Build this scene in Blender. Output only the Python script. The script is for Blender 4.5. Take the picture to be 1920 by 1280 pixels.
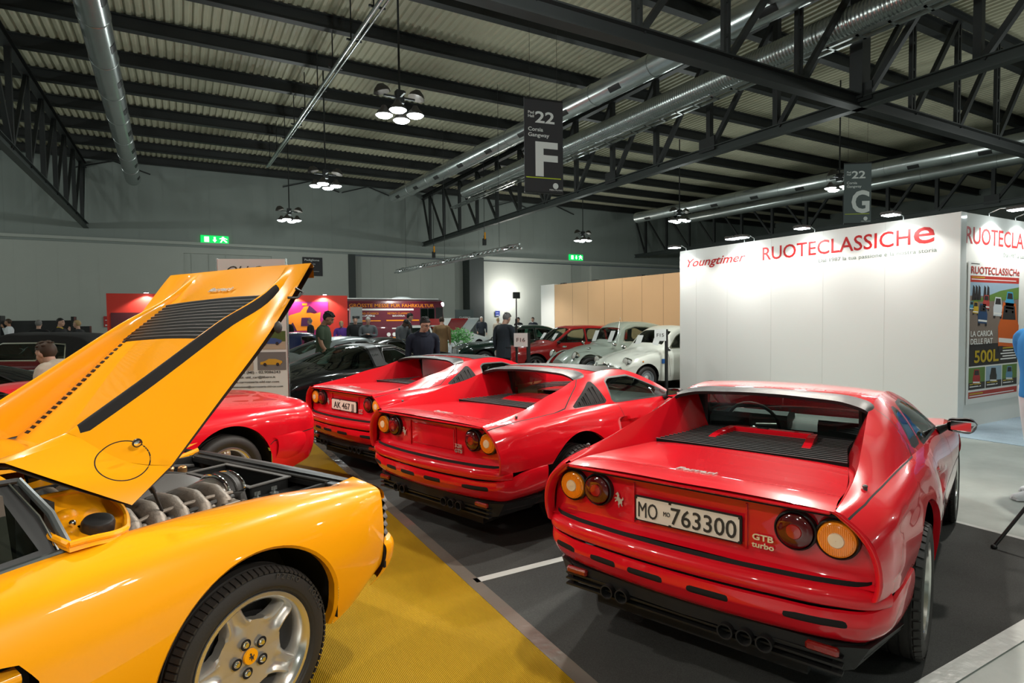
import bpy, math, random
import numpy as np
from mathutils import Vector, Matrix, Euler
for _o in list(bpy.data.objects): bpy.data.objects.remove(_o)
SC = bpy.context.scene
COL = SC.collection
PI = math.pi
# ------------------------------------------------------------------ camera
cam_d = bpy.data.cameras.new('camera'); cam = bpy.data.objects.new('camera', cam_d); COL.objects.link(cam)
cam_d.sensor_width = 36.0; cam_d.lens = 1101.0/1920*36; cam_d.clip_start = 0.05; cam_d.clip_end = 300
cam.matrix_world = Matrix(((0.87206841, 0.02795791, -0.48858473, 0.0),
                           (-0.48927252, 0.02850131, -0.87166512, 0.0),
                           (-0.01044463, 0.9992027, 0.03853413, 1.62),
                           (0, 0, 0, 1)))
cam_d.dof.use_dof = False
SC.camera = cam
SC.view_settings.view_transform = 'Standard'; SC.view_settings.look = 'None'
SC.view_settings.gamma = 1; SC.view_settings.use_curve_mapping = False
SC.view_settings.exposure = 0.08
# ------------------------------------------------------------------ world: dim light from the rest of the hall
W = bpy.data.worlds.new('hall_ambient'); SC.world = W; W.use_nodes = True
W.node_tree.nodes['Background'].inputs[0].default_value = (0.62, 0.74, 0.78, 1)
W.node_tree.nodes['Background'].inputs[1].default_value = 0.06
def lamp(name, kind, loc, power, color=(1, .97, .93), size=.3, rot=None, spot=None, blend=.6, sy=None):
    d = bpy.data.lights.new(name, kind); d.energy = power; d.color = color
    if kind == 'AREA':
        d.size = size
        if sy: d.shape = 'RECTANGLE'; d.size_y = sy
    else: d.shadow_soft_size = size
    if spot: d.spot_size = math.radians(spot); d.spot_blend = blend
    o = bpy.data.objects.new(name, d); o.location = loc
    if rot is not None: o.rotation_euler = rot
    COL.objects.link(o); return o
def aim(o, target):
    o.rotation_euler = (Vector(target)-o.location).to_track_quat('-Z', 'Y').to_euler()
# hall lights: rows of high-bay pendants (their fittings are built further down)
PEND_ROWS = [(-17.0, 8.0), (6.1, 8.0), (29.0, 8.0)]
PEND_Y = [-15.0, -4.0, 6.9, 17.9, 28.8, 39.6]
for (px_, pz_) in PEND_ROWS:
    for py_ in PEND_Y:
        near = abs(px_-6.1) < 1
        lamp('pendant_light', 'POINT', (px_, py_, pz_-.55), (560 if py_ > 0 else 260) if near else 520, (.92, 1.0, .96), .22)
# ceiling-track spots of the stand, above the parked sports cars
for (sx_, sy_, tx_, ty_, e_) in ((-2.6, -1.2, -.6, 2.8, 240), (4.6, -2.0, 3.2, 2.6, 130), (8.3, 2.8, 3.2, 3.2, 800), (4.6, 7.6, 2.2, 3.6, 850), (3.4, 3.6, 2.2, 3.4, 520), (-1.6, 5.6, .4, 4.2, 480),
                                 (8.4, 5.8, 3.0, 5.6, 800), (-4.6, 3.4, .6, 4.0, 480), (-3.0, 8.2, 1.0, 7.2, 260), (7.6, 11.5, 3.0, 9.0, 260)):
    o_ = lamp('stand_spot', 'SPOT', (sx_, sy_, 5.2), e_, (1.0, .93, .84), .09, spot=75, blend=.5)
    aim(o_, (tx_, ty_, .4))
o_ = lamp('stand_spot', 'SPOT', (2.2, -3.6, 5.0), 950, (1.0, .93, .84), .09, spot=38, blend=.7); aim(o_, (-.9, 2.4, .7))
# ------------------------------------------------------------------ materials
def mat(name, color, rough=.5, metal=0., coat=0., emit=None, estr=1., trans=0., ior=1.45, bump=None, noise=None, spec=.5, alpha=None):
    m = bpy.data.materials.new(name); m.use_nodes = True; nt = m.node_tree; b = nt.nodes['Principled BSDF']
    c = tuple(color)+(1,) if len(color) == 3 else tuple(color)
    b.inputs['Base Color'].default_value = c; b.inputs['Roughness'].default_value = rough; b.inputs['Metallic'].default_value = metal
    b.inputs['Coat Weight'].default_value = coat; b.inputs['Coat Roughness'].default_value = .03
    b.inputs['Transmission Weight'].default_value = trans; b.inputs['IOR'].default_value = ior
    b.inputs['Specular IOR Level'].default_value = spec
    if alpha is not None: b.inputs['Alpha'].default_value = alpha
    if emit: b.inputs['Emission Color'].default_value = tuple(emit)+(1,); b.inputs['Emission Strength'].default_value = estr
    if noise:   # (scale, amount): slight procedural variation of the colour
        tc = nt.nodes.new('ShaderNodeTexCoord'); n = nt.nodes.new('ShaderNodeTexNoise'); n.inputs['Scale'].default_value = noise[0]; n.inputs['Detail'].default_value = 6
        nt.links.new(tc.outputs['Object'], n.inputs['Vector'])
        mx = nt.nodes.new('ShaderNodeMix'); mx.data_type = 'RGBA'
        a = noise[1]
        mx.inputs[6].default_value = tuple(max(0, v*(1-a)) for v in c[:3])+(1,); mx.inputs[7].default_value = tuple(min(1, v*(1+a)) for v in c[:3])+(1,)
        nt.links.new(n.outputs['Fac'], mx.inputs[0]); nt.links.new(mx.outputs[2], b.inputs['Base Color'])
    if bump:    # (scale, strength)
        tc = nt.nodes.new('ShaderNodeTexCoord'); n = nt.nodes.new('ShaderNodeTexNoise'); n.inputs['Scale'].default_value = bump[0]; n.inputs['Detail'].default_value = 4
        nt.links.new(tc.outputs['Object'], n.inputs['Vector'])
        bp = nt.nodes.new('ShaderNodeBump'); bp.inputs['Strength'].default_value = bump[1]; bp.inputs['Distance'].default_value = .01
        nt.links.new(n.outputs['Fac'], bp.inputs['Height']); nt.links.new(bp.outputs['Normal'], b.inputs['Normal'])
    return m
def glassmat(name, tint=(.75, .85, .82), dark=.35, rough=.02):
    """thin window glass: tinted straight-through light plus a fresnel reflection"""
    m = bpy.data.materials.new(name); m.use_nodes = True; nt = m.node_tree
    for n in list(nt.nodes): nt.nodes.remove(n)
    out = nt.nodes.new('ShaderNodeOutputMaterial'); tr = nt.nodes.new('ShaderNodeBsdfTransparent'); gl = nt.nodes.new('ShaderNodeBsdfGlossy')
    mx = nt.nodes.new('ShaderNodeMixShader'); fr = nt.nodes.new('ShaderNodeFresnel'); fr.inputs[0].default_value = 1.6
    tr.inputs[0].default_value = tuple(v*(1-dark) for v in tint)+(1,); gl.inputs[0].default_value = (.95, 1, 1, 1); gl.inputs[1].default_value = rough
    nt.links.new(fr.outputs[0], mx.inputs[0]); nt.links.new(tr.outputs[0], mx.inputs[1]); nt.links.new(gl.outputs[0], mx.inputs[2]); nt.links.new(mx.outputs[0], out.inputs[0])
    return m
M = {}
M['red'] = mat('red_paint', (.68, .006, .016), .25, spec=.18, coat=1., noise=(3, .04))
M['yellow'] = mat('yellow_paint', (.94, .37, .004), .30, spec=.18, coat=1., noise=(3, .03))
M['green'] = mat('dark_green_paint', (.006, .022, .016), .25, spec=.18, coat=1.)
M['blackp'] = mat('black_paint', (.008, .009, .010), .22, spec=.18, coat=1.)
M['navyp'] = mat('navy_paint', (.008, .015, .06), .25, spec=.18, coat=1.)
M['silverp'] = mat('silver_paint', (.33, .38, .40), .3, metal=.6, coat=.8)
M['maroon'] = mat('maroon_paint', (.16, .008, .012), .25, spec=.18, coat=1.)
M['brightred'] = mat('worn_red_paint', (.42, .02, .02), .3, spec=.18, coat=.8)
M['sage'] = mat('grey_green_paint', (.40, .46, .40), .3, spec=.18, coat=.9)
M['cream'] = mat('cream_paint', (.72, .74, .66), .3, spec=.18, coat=.8)
M['whitep'] = mat('white_paint', (.75, .78, .76), .3, spec=.18, coat=.8)
M['black'] = mat('black_trim', (.012, .012, .012), .42)
M['gap'] = mat('panel_gap', (.004, .003, .003), .8)
M['vinyl'] = mat('black_vinyl_roof', (.022, .022, .022), .36, bump=(350, .15))
M['slatglint'] = mat('louvre_edge_glint', (.10, .10, .10), .3)  # lighter grey, a painted highlight along the black louvre tops
M['dark'] = mat('underbody_black', (.008, .008, .008), .7)
M['rubber'] = mat('tyre_rubber', (.022, .020, .018), .55, bump=(120, .08))
M['alloy'] = mat('silver_alloy', (.62, .60, .56), .32, metal=.75)
M['alloy2'] = mat('bright_alloy_lip', (.78, .77, .74), .18, metal=.9)
M['darkalloy'] = mat('dark_alloy', (.10, .10, .10), .4, metal=.6)  # alloy in an even dark grey
M['chrome'] = mat('chrome', (.85, .86, .86), .08, metal=1.)
M['badge'] = mat('polished_badge', (.85, .84, .80), .22, metal=.7)
M['amber'] = mat('amber_lens', (.85, .25, .01), .12, coat=1., emit=(.9, .25, .01), estr=.05)
M['amberc'] = mat('pale_lens_centre', (.80, .62, .42), .2, coat=1.)
M['redlens'] = mat('dark_red_lens', (.09, .003, .004), .1, coat=1.)
M['redc'] = mat('red_lens_centre', (.35, .012, .008), .15, coat=1.)
M['foglens'] = mat('red_fog_lens', (.22, .008, .005), .15, coat=1., bump=(60, .5))
M['glass'] = glassmat('window_glass', (.80, .92, .88), .28)
M['gglass'] = glassmat('green_tinted_glass', (.45, .75, .62), .45)
M['plate'] = mat('plate_face', (.74, .66, .56), .35)
M['ink'] = mat('plate_characters', (.03, .03, .03), .4)
M['leather'] = mat('black_leather', (.015, .015, .014), .5)
M['tan'] = mat('tan_leather', (.42, .25, .11), .5)
M['redtrim'] = mat('red_interior', (.30, .03, .01), .5)
M['steel'] = mat('dark_steel', (.020, .022, .022), .55, noise=(1.5, .15))
M['steel2'] = mat('grey_green_steel', (.035, .043, .040), .5)
M['galv'] = mat('galvanised_duct', (.42, .45, .44), .27, metal=.85, noise=(2, .12))
M['white'] = mat('white_board', (.80, .80, .76), .6)
M['board'] = mat('tan_board', (.55, .36, .20), .65, noise=(1.2, .05))
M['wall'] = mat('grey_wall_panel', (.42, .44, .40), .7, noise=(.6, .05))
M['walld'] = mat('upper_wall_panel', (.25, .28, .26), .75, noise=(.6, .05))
M['redwall'] = mat('red_stand_wall', (.62, .035, .02), .6)
M['slat'] = mat('satin_black_slat', (.020, .019, .018), .40)
M['clear'] = mat('clear_tape', (.6, .6, .6), .2)
# ------------------------------------------------------------------ mesh helpers
class G:
    """a bag of vertices, faces and (optionally) normals"""
    def __init__(s, V=None, F=None, N=None):
        s.V = np.zeros((0, 3)) if V is None else np.asarray(V, float); s.F = [] if F is None else list(F); s.N = N
    def add(s, o):
        n = len(s.V)
        hn = (s.N is not None or n == 0) and o.N is not None
        s.N = (o.N if n == 0 else np.vstack([s.N, o.N])) if hn else None
        s.V = np.vstack([s.V, o.V]); s.F += [tuple(i+n for i in f) for f in o.F]; return s
    def copy(s): return G(s.V.copy(), list(s.F), None if s.N is None else s.N.copy())
    def mir(s):
        o = s.copy(); o.V[:, 1] *= -1
        if o.N is not None: o.N = o.N*[1, -1, 1]
        o.F = [f[::-1] for f in o.F]; return o
    def both(s): return s.copy().add(s.mir())
    def tf(s, M4):
        M4 = np.array(M4); s.V = s.V @ M4[:3, :3].T + M4[:3, 3]
        if s.N is not None:
            s.N = s.N @ np.linalg.inv(M4[:3, :3]); s.N /= np.linalg.norm(s.N, axis=1)[:, None]+1e-12
        return s
    def mv(s, x=0, y=0, z=0): s.V = s.V+[x, y, z]; return s
def merge(*gs):
    o = G()
    for g in gs: o.add(g)
    return o
def obj(name, g, m, parent=None, smooth=35, label=None, **props):
    me = bpy.data.meshes.new(name); me.from_pydata(g.V.tolist(), [], [list(f) for f in g.F]); me.update()
    me.materials.append(m)
    if smooth is not None and len(me.polygons):
        me.shade_smooth()
        if g.N is not None: me.normals_split_custom_set_from_vertices([tuple(n) for n in g.N])
        else: me.set_sharp_from_angle(angle=math.radians(smooth))
    o = bpy.data.objects.new(name, me); COL.objects.link(o)
    if parent: o.parent = parent
    if label: o['label'] = label
    for k, v in props.items(): o[k] = v
    return o
def pair(name, g, m, parent=None, **k):
    """a left piece and its mirrored right piece, each an object"""
    obj(name, g, m, parent, **k); return obj(name, g.mir(), m, parent, **k)
def thing(name, label, cat, loc=(0, 0, 0), rot=0, group=None):
    o = bpy.data.objects.new(name, None); COL.objects.link(o); o.location = loc; o.rotation_euler = (0, 0, rot); o.empty_display_size = .1
    o['label'] = label; o['category'] = cat
    if group: o['group'] = group
    return o
def tag(o, label, cat, group=None, kind=None):
    o['label'] = label; o['category'] = cat
    if group: o['group'] = group
    if kind: o['kind'] = kind
    return o
def box(x0, x1, y0, y1, z0, z1, b=0):
    if b <= 0:
        V = [(x, y, z) for x in (x0, x1) for y in (y0, y1) for z in (z0, z1)]
        return G(V, [(0, 1, 3, 2), (4, 6, 7, 5), (0, 4, 5, 1), (2, 3, 7, 6), (0, 2, 6, 4), (1, 5, 7, 3)])
    V = []; 
    for sx, X in ((-1, x0), (1, x1)):
        for sy, Y in ((-1, y0), (1, y1)):
            for sz, Z in ((-1, z0), (1, z1)):
                V += [(X, Y-sy*b, Z-sz*b), (X-sx*b, Y, Z-sz*b), (X-sx*b, Y-sy*b, Z)]
    import itertools
    idx = lambda i, j, k, a: ((i*2+j)*2+k)*3+a
    F = []
    for i in (0, 1):
        f = [idx(i, 0, 0, 0), idx(i, 1, 0, 0), idx(i, 1, 1, 0), idx(i, 0, 1, 0)]; F.append(f if i else f[::-1])
        f = [idx(0, i, 0, 1), idx(0, i, 1, 1), idx(1, i, 1, 1), idx(1, i, 0, 1)]; F.append(f if i else f[::-1])
        f = [idx(0, 0, i, 2), idx(1, 0, i, 2), idx(1, 1, i, 2), idx(0, 1, i, 2)]; F.append(f if i else f[::-1])
    for i in (0, 1):
        for j in (0, 1):
            s = 1 if i == j else -1
            for (A, B, C, D) in (((idx(i, j, 0, 0)), idx(i, j, 0, 1), idx(i, j, 1, 1), idx(i, j, 1, 0)),
                                 (idx(i, 0, j, 0), idx(i, 1, j, 0), idx(i, 1, j, 2), idx(i, 0, j, 2)),
                                 (idx(0, i, j, 1), idx(0, i, j, 2), idx(1, i, j, 2), idx(1, i, j, 1))): F.append([A, B, C, D])
    for i in (0, 1):
        for j in (0, 1):
            for k in (0, 1): F.append([idx(i, j, k, 0), idx(i, j, k, 1), idx(i, j, k, 2)])
    g = G(V, F); c = g.V.mean(0)
    FF = []
    for f in g.F:
        p = g.V[list(f)]; n = np.cross(p[1]-p[0], p[2]-p[0])
        FF.append(tuple(f) if n.dot(p.mean(0)-c) > 0 else tuple(f)[::-1])
    g.F = FF; return g
def lathe(prof, n=32, axis='y', c=(0, 0, 0), a0=0, a1=2*PI):
    """prof: (offset along the axis, radius)"""
    full = abs(a1-a0-2*PI) < 1e-6; m = n if full else n+1; V = []
    for i in range(m):
        a = a0+(a1-a0)*i/n; ca, sa = math.cos(a), math.sin(a)
        for (t, r) in prof:
            V.append({'y': (c[0]+r*ca, c[1]+t, c[2]+r*sa), 'z': (c[0]+r*ca, c[1]+r*sa, c[2]+t), 'x': (c[0]+t, c[1]+r*ca, c[2]+r*sa)}[axis])
    k = len(prof); F = []
    for i in range(n):
        for j in range(k-1):
            a, b = i*k+j, ((i+1) % m)*k+j; F.append((a, b, b+1, a+1))
    return G(V, F)
def cyl(p, q, r, n=12, r2=None, cap=True):
    p, q = Vector(p), Vector(q); d = (q-p).normalized(); u = d.orthogonal().normalized(); w = d.cross(u); r2 = r if r2 is None else r2; V = []
    for (c, rr) in ((p, r), (q, r2)):
        for i in range(n):
            a = 2*PI*i/n; V.append(tuple(c+u*rr*math.cos(a)+w*rr*math.sin(a)))
    F = [(i, (i+1) % n, n+(i+1) % n, n+i) for i in range(n)]
    if cap: F += [tuple(range(n))[::-1], tuple(range(n, 2*n))]
    return G(V, F)
def tube(pts, r, n=8, closed=False):
    P = [Vector(p) for p in pts]; V = []; m = len(P); prev = None
    for i, p in enumerate(P):
        a = P[(i-1) % m] if (closed or i) else P[i]; b = P[(i+1) % m] if (closed or i < m-1) else P[i]
        d = (b-a).normalized()
        u = d.orthogonal().normalized() if prev is None else (prev-d*prev.dot(d)).normalized(); prev = u; w = d.cross(u)
        rr = r[i] if hasattr(r, '__len__') else r
        for k in range(n): t = 2*PI*k/n; V.append(tuple(p+u*rr*math.cos(t)+w*rr*math.sin(t)))
    F = []
    for i in range(m if closed else m-1):
        for k in range(n): a, b = i*n, ((i+1) % m)*n; F.append((a+k, a+(k+1) % n, b+(k+1) % n, b+k))
    if not closed: F += [tuple(range(n))[::-1], tuple(range((m-1)*n, m*n))]
    return G(V, F)
def prism(poly, h0, h1, plane='xy'):
    """polygon (2D list) extruded between h0 and h1 along the remaining axis"""
    f = {'xy': lambda a, b, h: (a, b, h), 'xz': lambda a, b, h: (a, h, b), 'yz': lambda a, b, h: (h, a, b)}[plane]
    n = len(poly); V = [f(a, b, h0) for a, b in poly]+[f(a, b, h1) for a, b in poly]
    F = [(i, (i+1) % n, n+(i+1) % n, n+i) for i in range(n)]+[tuple(range(n))[::-1], tuple(range(n, 2*n))]
    g = G(V, F)
    A = sum(poly[i][0]*poly[(i+1) % n][1]-poly[(i+1) % n][0]*poly[i][1] for i in range(n))
    if (A < 0) != (plane == 'xz') != (h1 < h0): g.F = [q[::-1] for q in g.F]
    return g
def ellipsoid(c, r, nu=16, nv=10):
    V = []; F = []
    for j in range(nv+1):
        t = PI*j/nv
        for i in range(nu):
            a = 2*PI*i/nu; V.append((c[0]+r[0]*math.sin(t)*math.cos(a), c[1]+r[1]*math.sin(t)*math.sin(a), c[2]+r[2]*math.cos(t)))
    for j in range(nv):
        for i in range(nu): a = j*nu; b = a+nu; F.append((a+i, b+i, b+(i+1) % nu, a+(i+1) % nu))
    return G(V, F)
# ------------------------------------------------------------------ smooth surfaces through control points
def _hint(P, n, creases=()):
    """interpolating cubic through P along axis 0; n points per span; creases: indices where the tangent breaks. Returns list of pieces"""
    P = np.asarray(P, float); K = len(P); brk = [0]+sorted(c for c in creases if 0 < c < K-1)+[K-1]; out = []
    d = np.linalg.norm((P[1:]-P[:-1]).reshape(K-1, -1), axis=1) if P.ndim == 2 else np.linalg.norm(P[1:]-P[:-1], axis=-1).mean(-1)
    t = np.r_[0, np.cumsum(np.maximum(d, 1e-6))]
    for a, b in zip(brk[:-1], brk[1:]):
        Q = P[a:b+1]; T = t[a:b+1]; k = len(Q); h = np.diff(T); s = (Q[1:]-Q[:-1])/h.reshape((-1,)+(1,)*(P.ndim-1)); m = np.zeros_like(Q)
        if k == 2: m[:] = s[0]
        else:
            for i in range(1, k-1): m[i] = (s[i-1]*h[i]+s[i]*h[i-1])/(h[i-1]+h[i])
            m[0] = 1.5*s[0]-.5*m[1]; m[-1] = 1.5*s[-1]-.5*m[-2]
        pts = []
        for i in range(k-1):
            nn = n[a+i] if hasattr(n, '__len__') else n
            for j in range(nn):
                u = j/nn; H = (2*u**3-3*u**2+1, (u**3-2*u**2+u)*h[i], -2*u**3+3*u**2, (u**3-u**2)*h[i])
                pts.append(H[0]*Q[i]+H[1]*m[i]+H[2]*Q[i+1]+H[3]*m[i+1])
        pts.append(Q[-1]); out.append(np.array(pts))
    return out
def surf(C, ns=6, nr=4, cs=(), cr=(), disp=None, flip=False):
    """C[station][row] -> dense smooth patch mesh with analytic normals"""
    g = G()
    for A in _hint(C, ns, cs):
        for B in _hint(np.swapaxes(A, 0, 1), nr, cr):
            B = np.swapaxes(B, 0, 1)
            if disp is not None: B = disp(B)
            a, b = B.shape[:2]
            du = np.gradient(B, axis=0); dv = np.gradient(B, axis=1); N = np.cross(du, dv); L = np.linalg.norm(N, axis=2)
            bad = L < 1e-12
            N = N/np.maximum(L, 1e-12)[..., None]
            if bad.any(): N[bad] = (0, 0, 1)
            if flip: N = -N
            F = []
            for i in range(a-1):
                for j in range(b-1):
                    q = (i*b+j, (i+1)*b+j, (i+1)*b+j+1, i*b+j+1); F.append(q[::-1] if flip else q)
            g.add(G(B.reshape(-1, 3), F, N.reshape(-1, 3)))
    return g
def carve(g, fn):
    """split mesh g along fn = 0; returns (inside: fn<0, outside)"""
    v = fn(g.V); V = [g.V]; N = [g.N] if g.N is not None else None; E = {}; ea = []; eb = []
    for f in g.F:
        for i in range(len(f)):
            a, b = f[i], f[(i+1) % len(f)]
            if (v[a] < 0) != (v[b] < 0):
                k = (min(a, b), max(a, b))
                if k not in E: E[k] = len(g.V)+len(ea); ea.append(k[0]); eb.append(k[1])
    if ea:
        A, B = g.V[ea], g.V[eb]; lo = np.zeros(len(ea)); hi = np.ones(len(ea)); sa = v[ea] < 0
        for _ in range(12):
            mid = (lo+hi)/2; w = fn(A+(B-A)*mid[:, None]) < 0; same = w == sa; lo = np.where(same, mid, lo); hi = np.where(same, hi, mid)
        t = ((lo+hi)/2)[:, None]; V.append(A+(B-A)*t)
        if N is not None:
            nn = g.N[ea]*(1-t)+g.N[eb]*t; N.append(nn/(np.linalg.norm(nn, axis=1)[:, None]+1e-12))
    V = np.vstack(V); N = None if N is None else np.vstack(N); Fi, Fo = [], []
    for f in g.F:
        s = [v[i] < 0 for i in f]
        if all(s): Fi.append(f); continue
        if not any(s): Fo.append(f); continue
        pi, po = [], []
        for i in range(len(f)):
            a, b = f[i], f[(i+1) % len(f)]
            (pi if s[i] else po).append(a)
            if s[i] != s[(i+1) % len(f)]:
                e = E[(min(a, b), max(a, b))]; pi.append(e); po.append(e)
        if len(pi) > 2: Fi.append(tuple(pi))
        if len(po) > 2: Fo.append(tuple(po))
    def clean(F):
        used = sorted({i for f in F for i in f}); mp = {o: n for n, o in enumerate(used)}
        return G(V[used] if used else np.zeros((0, 3)), [tuple(mp[i] for i in f) for f in F], None if N is None or not used else N[used])
    return clean(Fi), clean(Fo)
def sdpoly(pts, ax=(0, 2), rnd=0.):
    """signed distance (negative inside) to a polygon in the plane of two axes"""
    P = np.array(pts, float)
    def fn(V):
        q = V[:, list(ax)]; d = np.full(len(q), 1e9); ins = np.zeros(len(q), bool)
        for i in range(len(P)):
            a, b = P[i], P[(i+1) % len(P)]; e = b-a; w = q-a
            t = np.clip((w@e)/(e@e+1e-12), 0, 1); d = np.minimum(d, np.linalg.norm(w-t[:, None]*e, axis=1))
            c = ((a[1] > q[:, 1]) != (b[1] > q[:, 1])); xx = (b[0]-a[0])*(q[:, 1]-a[1])/((b[1]-a[1]) if abs(b[1]-a[1]) > 1e-9 else 1e-9)+a[0]
            ins ^= c & (q[:, 0] < xx)
        return np.where(ins, -d, d)-rnd
    return fn
def sdcirc(c, r, ax=(0, 2)):
    return lambda V: np.hypot(V[:, ax[0]]-c[0], V[:, ax[1]]-c[1])-r
def refine(g, dist, thr=.004):
    """subdivide the faces close to a curve so that a thin strip can be cut"""
    V = [tuple(v) for v in g.V]; N = [tuple(v) for v in g.N] if g.N is not None else None; D = list(dist(g.V)); F = list(g.F)
    for lv in range(4):
        nf = []; mid = {}; todo = []; cen = []
        for f in F:
            d = min([abs(D[i]) for i in f])
            if d > .22: nf.append(f); continue
            P = [V[i] for i in f]; L = max([math.dist(P[0], q) for q in P])*.6
            if L > thr*.9 and d < 2.1*L+thr: todo.append(f)
            else: nf.append(f)
        if not todo: break
        def newv(ids):
            k = len(ids); V.append(tuple([sum([V[i][a] for i in ids])/k for a in (0, 1, 2)]))
            if N is not None: n = [sum([N[i][a] for i in ids]) for a in (0, 1, 2)]; q = math.hypot(*n)+1e-12; N.append((n[0]/q, n[1]/q, n[2]/q))
            return len(V)-1
        n0 = len(V)
        for f in todo:
            c = newv(f); n = len(f); m = []
            for i in range(n):
                k = (min(f[i], f[(i+1) % n]), max(f[i], f[(i+1) % n]))
                if k not in mid: mid[k] = newv(k)
                m.append(mid[k])
            for i in range(n): nf.append((m[i-1], f[i], m[i], c))
        D += list(dist(np.array(V[n0:]))); F = nf
    return G(V, F, None if N is None else np.array(N))
def line_gap(g, pts, ax=(0, 2), w=.0035):
    """cut a thin open polyline out of g; returns (gap strip, rest)"""
    P = np.array(pts, float)
    def fn(V):
        q = V[:, list(ax)]; d = np.full(len(q), 1e9)
        for i in range(len(P)-1):
            a, b = P[i], P[i+1]; e = b-a; wv = q-a; t = np.clip((wv@e)/(e@e+1e-12), 0, 1); d = np.minimum(d, np.linalg.norm(wv-t[:, None]*e, axis=1))
        return d-w
    return carve(refine(g, fn), fn)
def polyoff(pts, d):
    """inset (d<0) or grow (d>0) a 2D polygon roughly"""
    P = np.array(pts, float); n = len(P); A = sum(P[i][0]*P[(i+1) % n][1]-P[(i+1) % n][0]*P[i][1] for i in range(n)); s = 1 if A > 0 else -1; out = []
    for i in range(n):
        a, b, c = P[i-1], P[i], P[(i+1) % n]; e1 = (b-a)/np.linalg.norm(b-a); e2 = (c-b)/np.linalg.norm(c-b)
        n1 = np.array([e1[1], -e1[0]])*s; n2 = np.array([e2[1], -e2[0]])*s; k = (n1+n2); k = k/max(.4, k.dot(n1)); out.append(b+k*d)
    return [tuple(p) for p in out]
_tc = {}
def textg(s, size=1., depth=.002, bold=0., shear=0., align='CENTER', width=None, space=1.):
    """text as a mesh bag: x right, y up, z out; size = cap height"""
    c = bpy.data.curves.new('t', 'FONT'); c.body = s; c.size = size/.73; c.extrude = depth/2; c.offset = bold*size; c.shear = shear; c.align_x = align; c.space_character = space; c.resolution_u = 3
    o = bpy.data.objects.new('t', c); COL.objects.link(o); bpy.context.view_layer.update()
    me = bpy.data.meshes.new_from_object(o.evaluated_get(bpy.context.evaluated_depsgraph_get()))
    V = np.array([v.co[:] for v in me.vertices]) if len(me.vertices) else np.zeros((0, 3)); F = [tuple(p.vertices) for p in me.polygons]
    bpy.data.objects.remove(o); bpy.data.curves.remove(c); bpy.data.meshes.remove(me)
    if width and len(V):
        w = V[:, 0].max()-V[:, 0].min(); k = width/w; cx = (V[:, 0].max()+V[:, 0].min())/2
        V[:, 0] = (V[:, 0]-(cx if align == 'CENTER' else V[:, 0].min()))*k
    return G(V, F)
def frame(o, right, up):
    """4x4 that puts text-space (x right, y up, z out) at o"""
    r = Vector(right).normalized(); u = Vector(up); u = (u-r*u.dot(r)).normalized(); n = r.cross(u)
    return Matrix(((r.x, u.x, n.x, o[0]), (r.y, u.y, n.y, o[1]), (r.z, u.z, n.z, o[2]), (0, 0, 0, 1)))
# ------------------------------------------------------------------ the hall
def struct(name, g, m, smooth=None):
    o = obj(name, g, m, None, smooth); o['kind'] = 'structure'; return o
def floormat():
    m = bpy.data.materials.new('concrete_floor'); m.use_nodes = True; nt = m.node_tree; b = nt.nodes['Principled BSDF']
    tc = nt.nodes.new('ShaderNodeTexCoord'); n = nt.nodes.new('ShaderNodeTexNoise'); n.inputs['Scale'].default_value = .9; n.inputs['Detail'].default_value = 9; n.inputs['Roughness'].default_value = .65
    r = nt.nodes.new('ShaderNodeValToRGB'); r.color_ramp.elements[0].color = (.24, .27, .25, 1); r.color_ramp.elements[1].color = (.44, .48, .45, 1); r.color_ramp.elements[0].position = .3; r.color_ramp.elements[1].position = .7
    nt.links.new(tc.outputs['Object'], n.inputs['Vector']); nt.links.new(n.outputs['Fac'], r.inputs['Fac']); nt.links.new(r.outputs['Color'], b.inputs['Base Color']); b.inputs['Roughness'].default_value = .35
    return m
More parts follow.
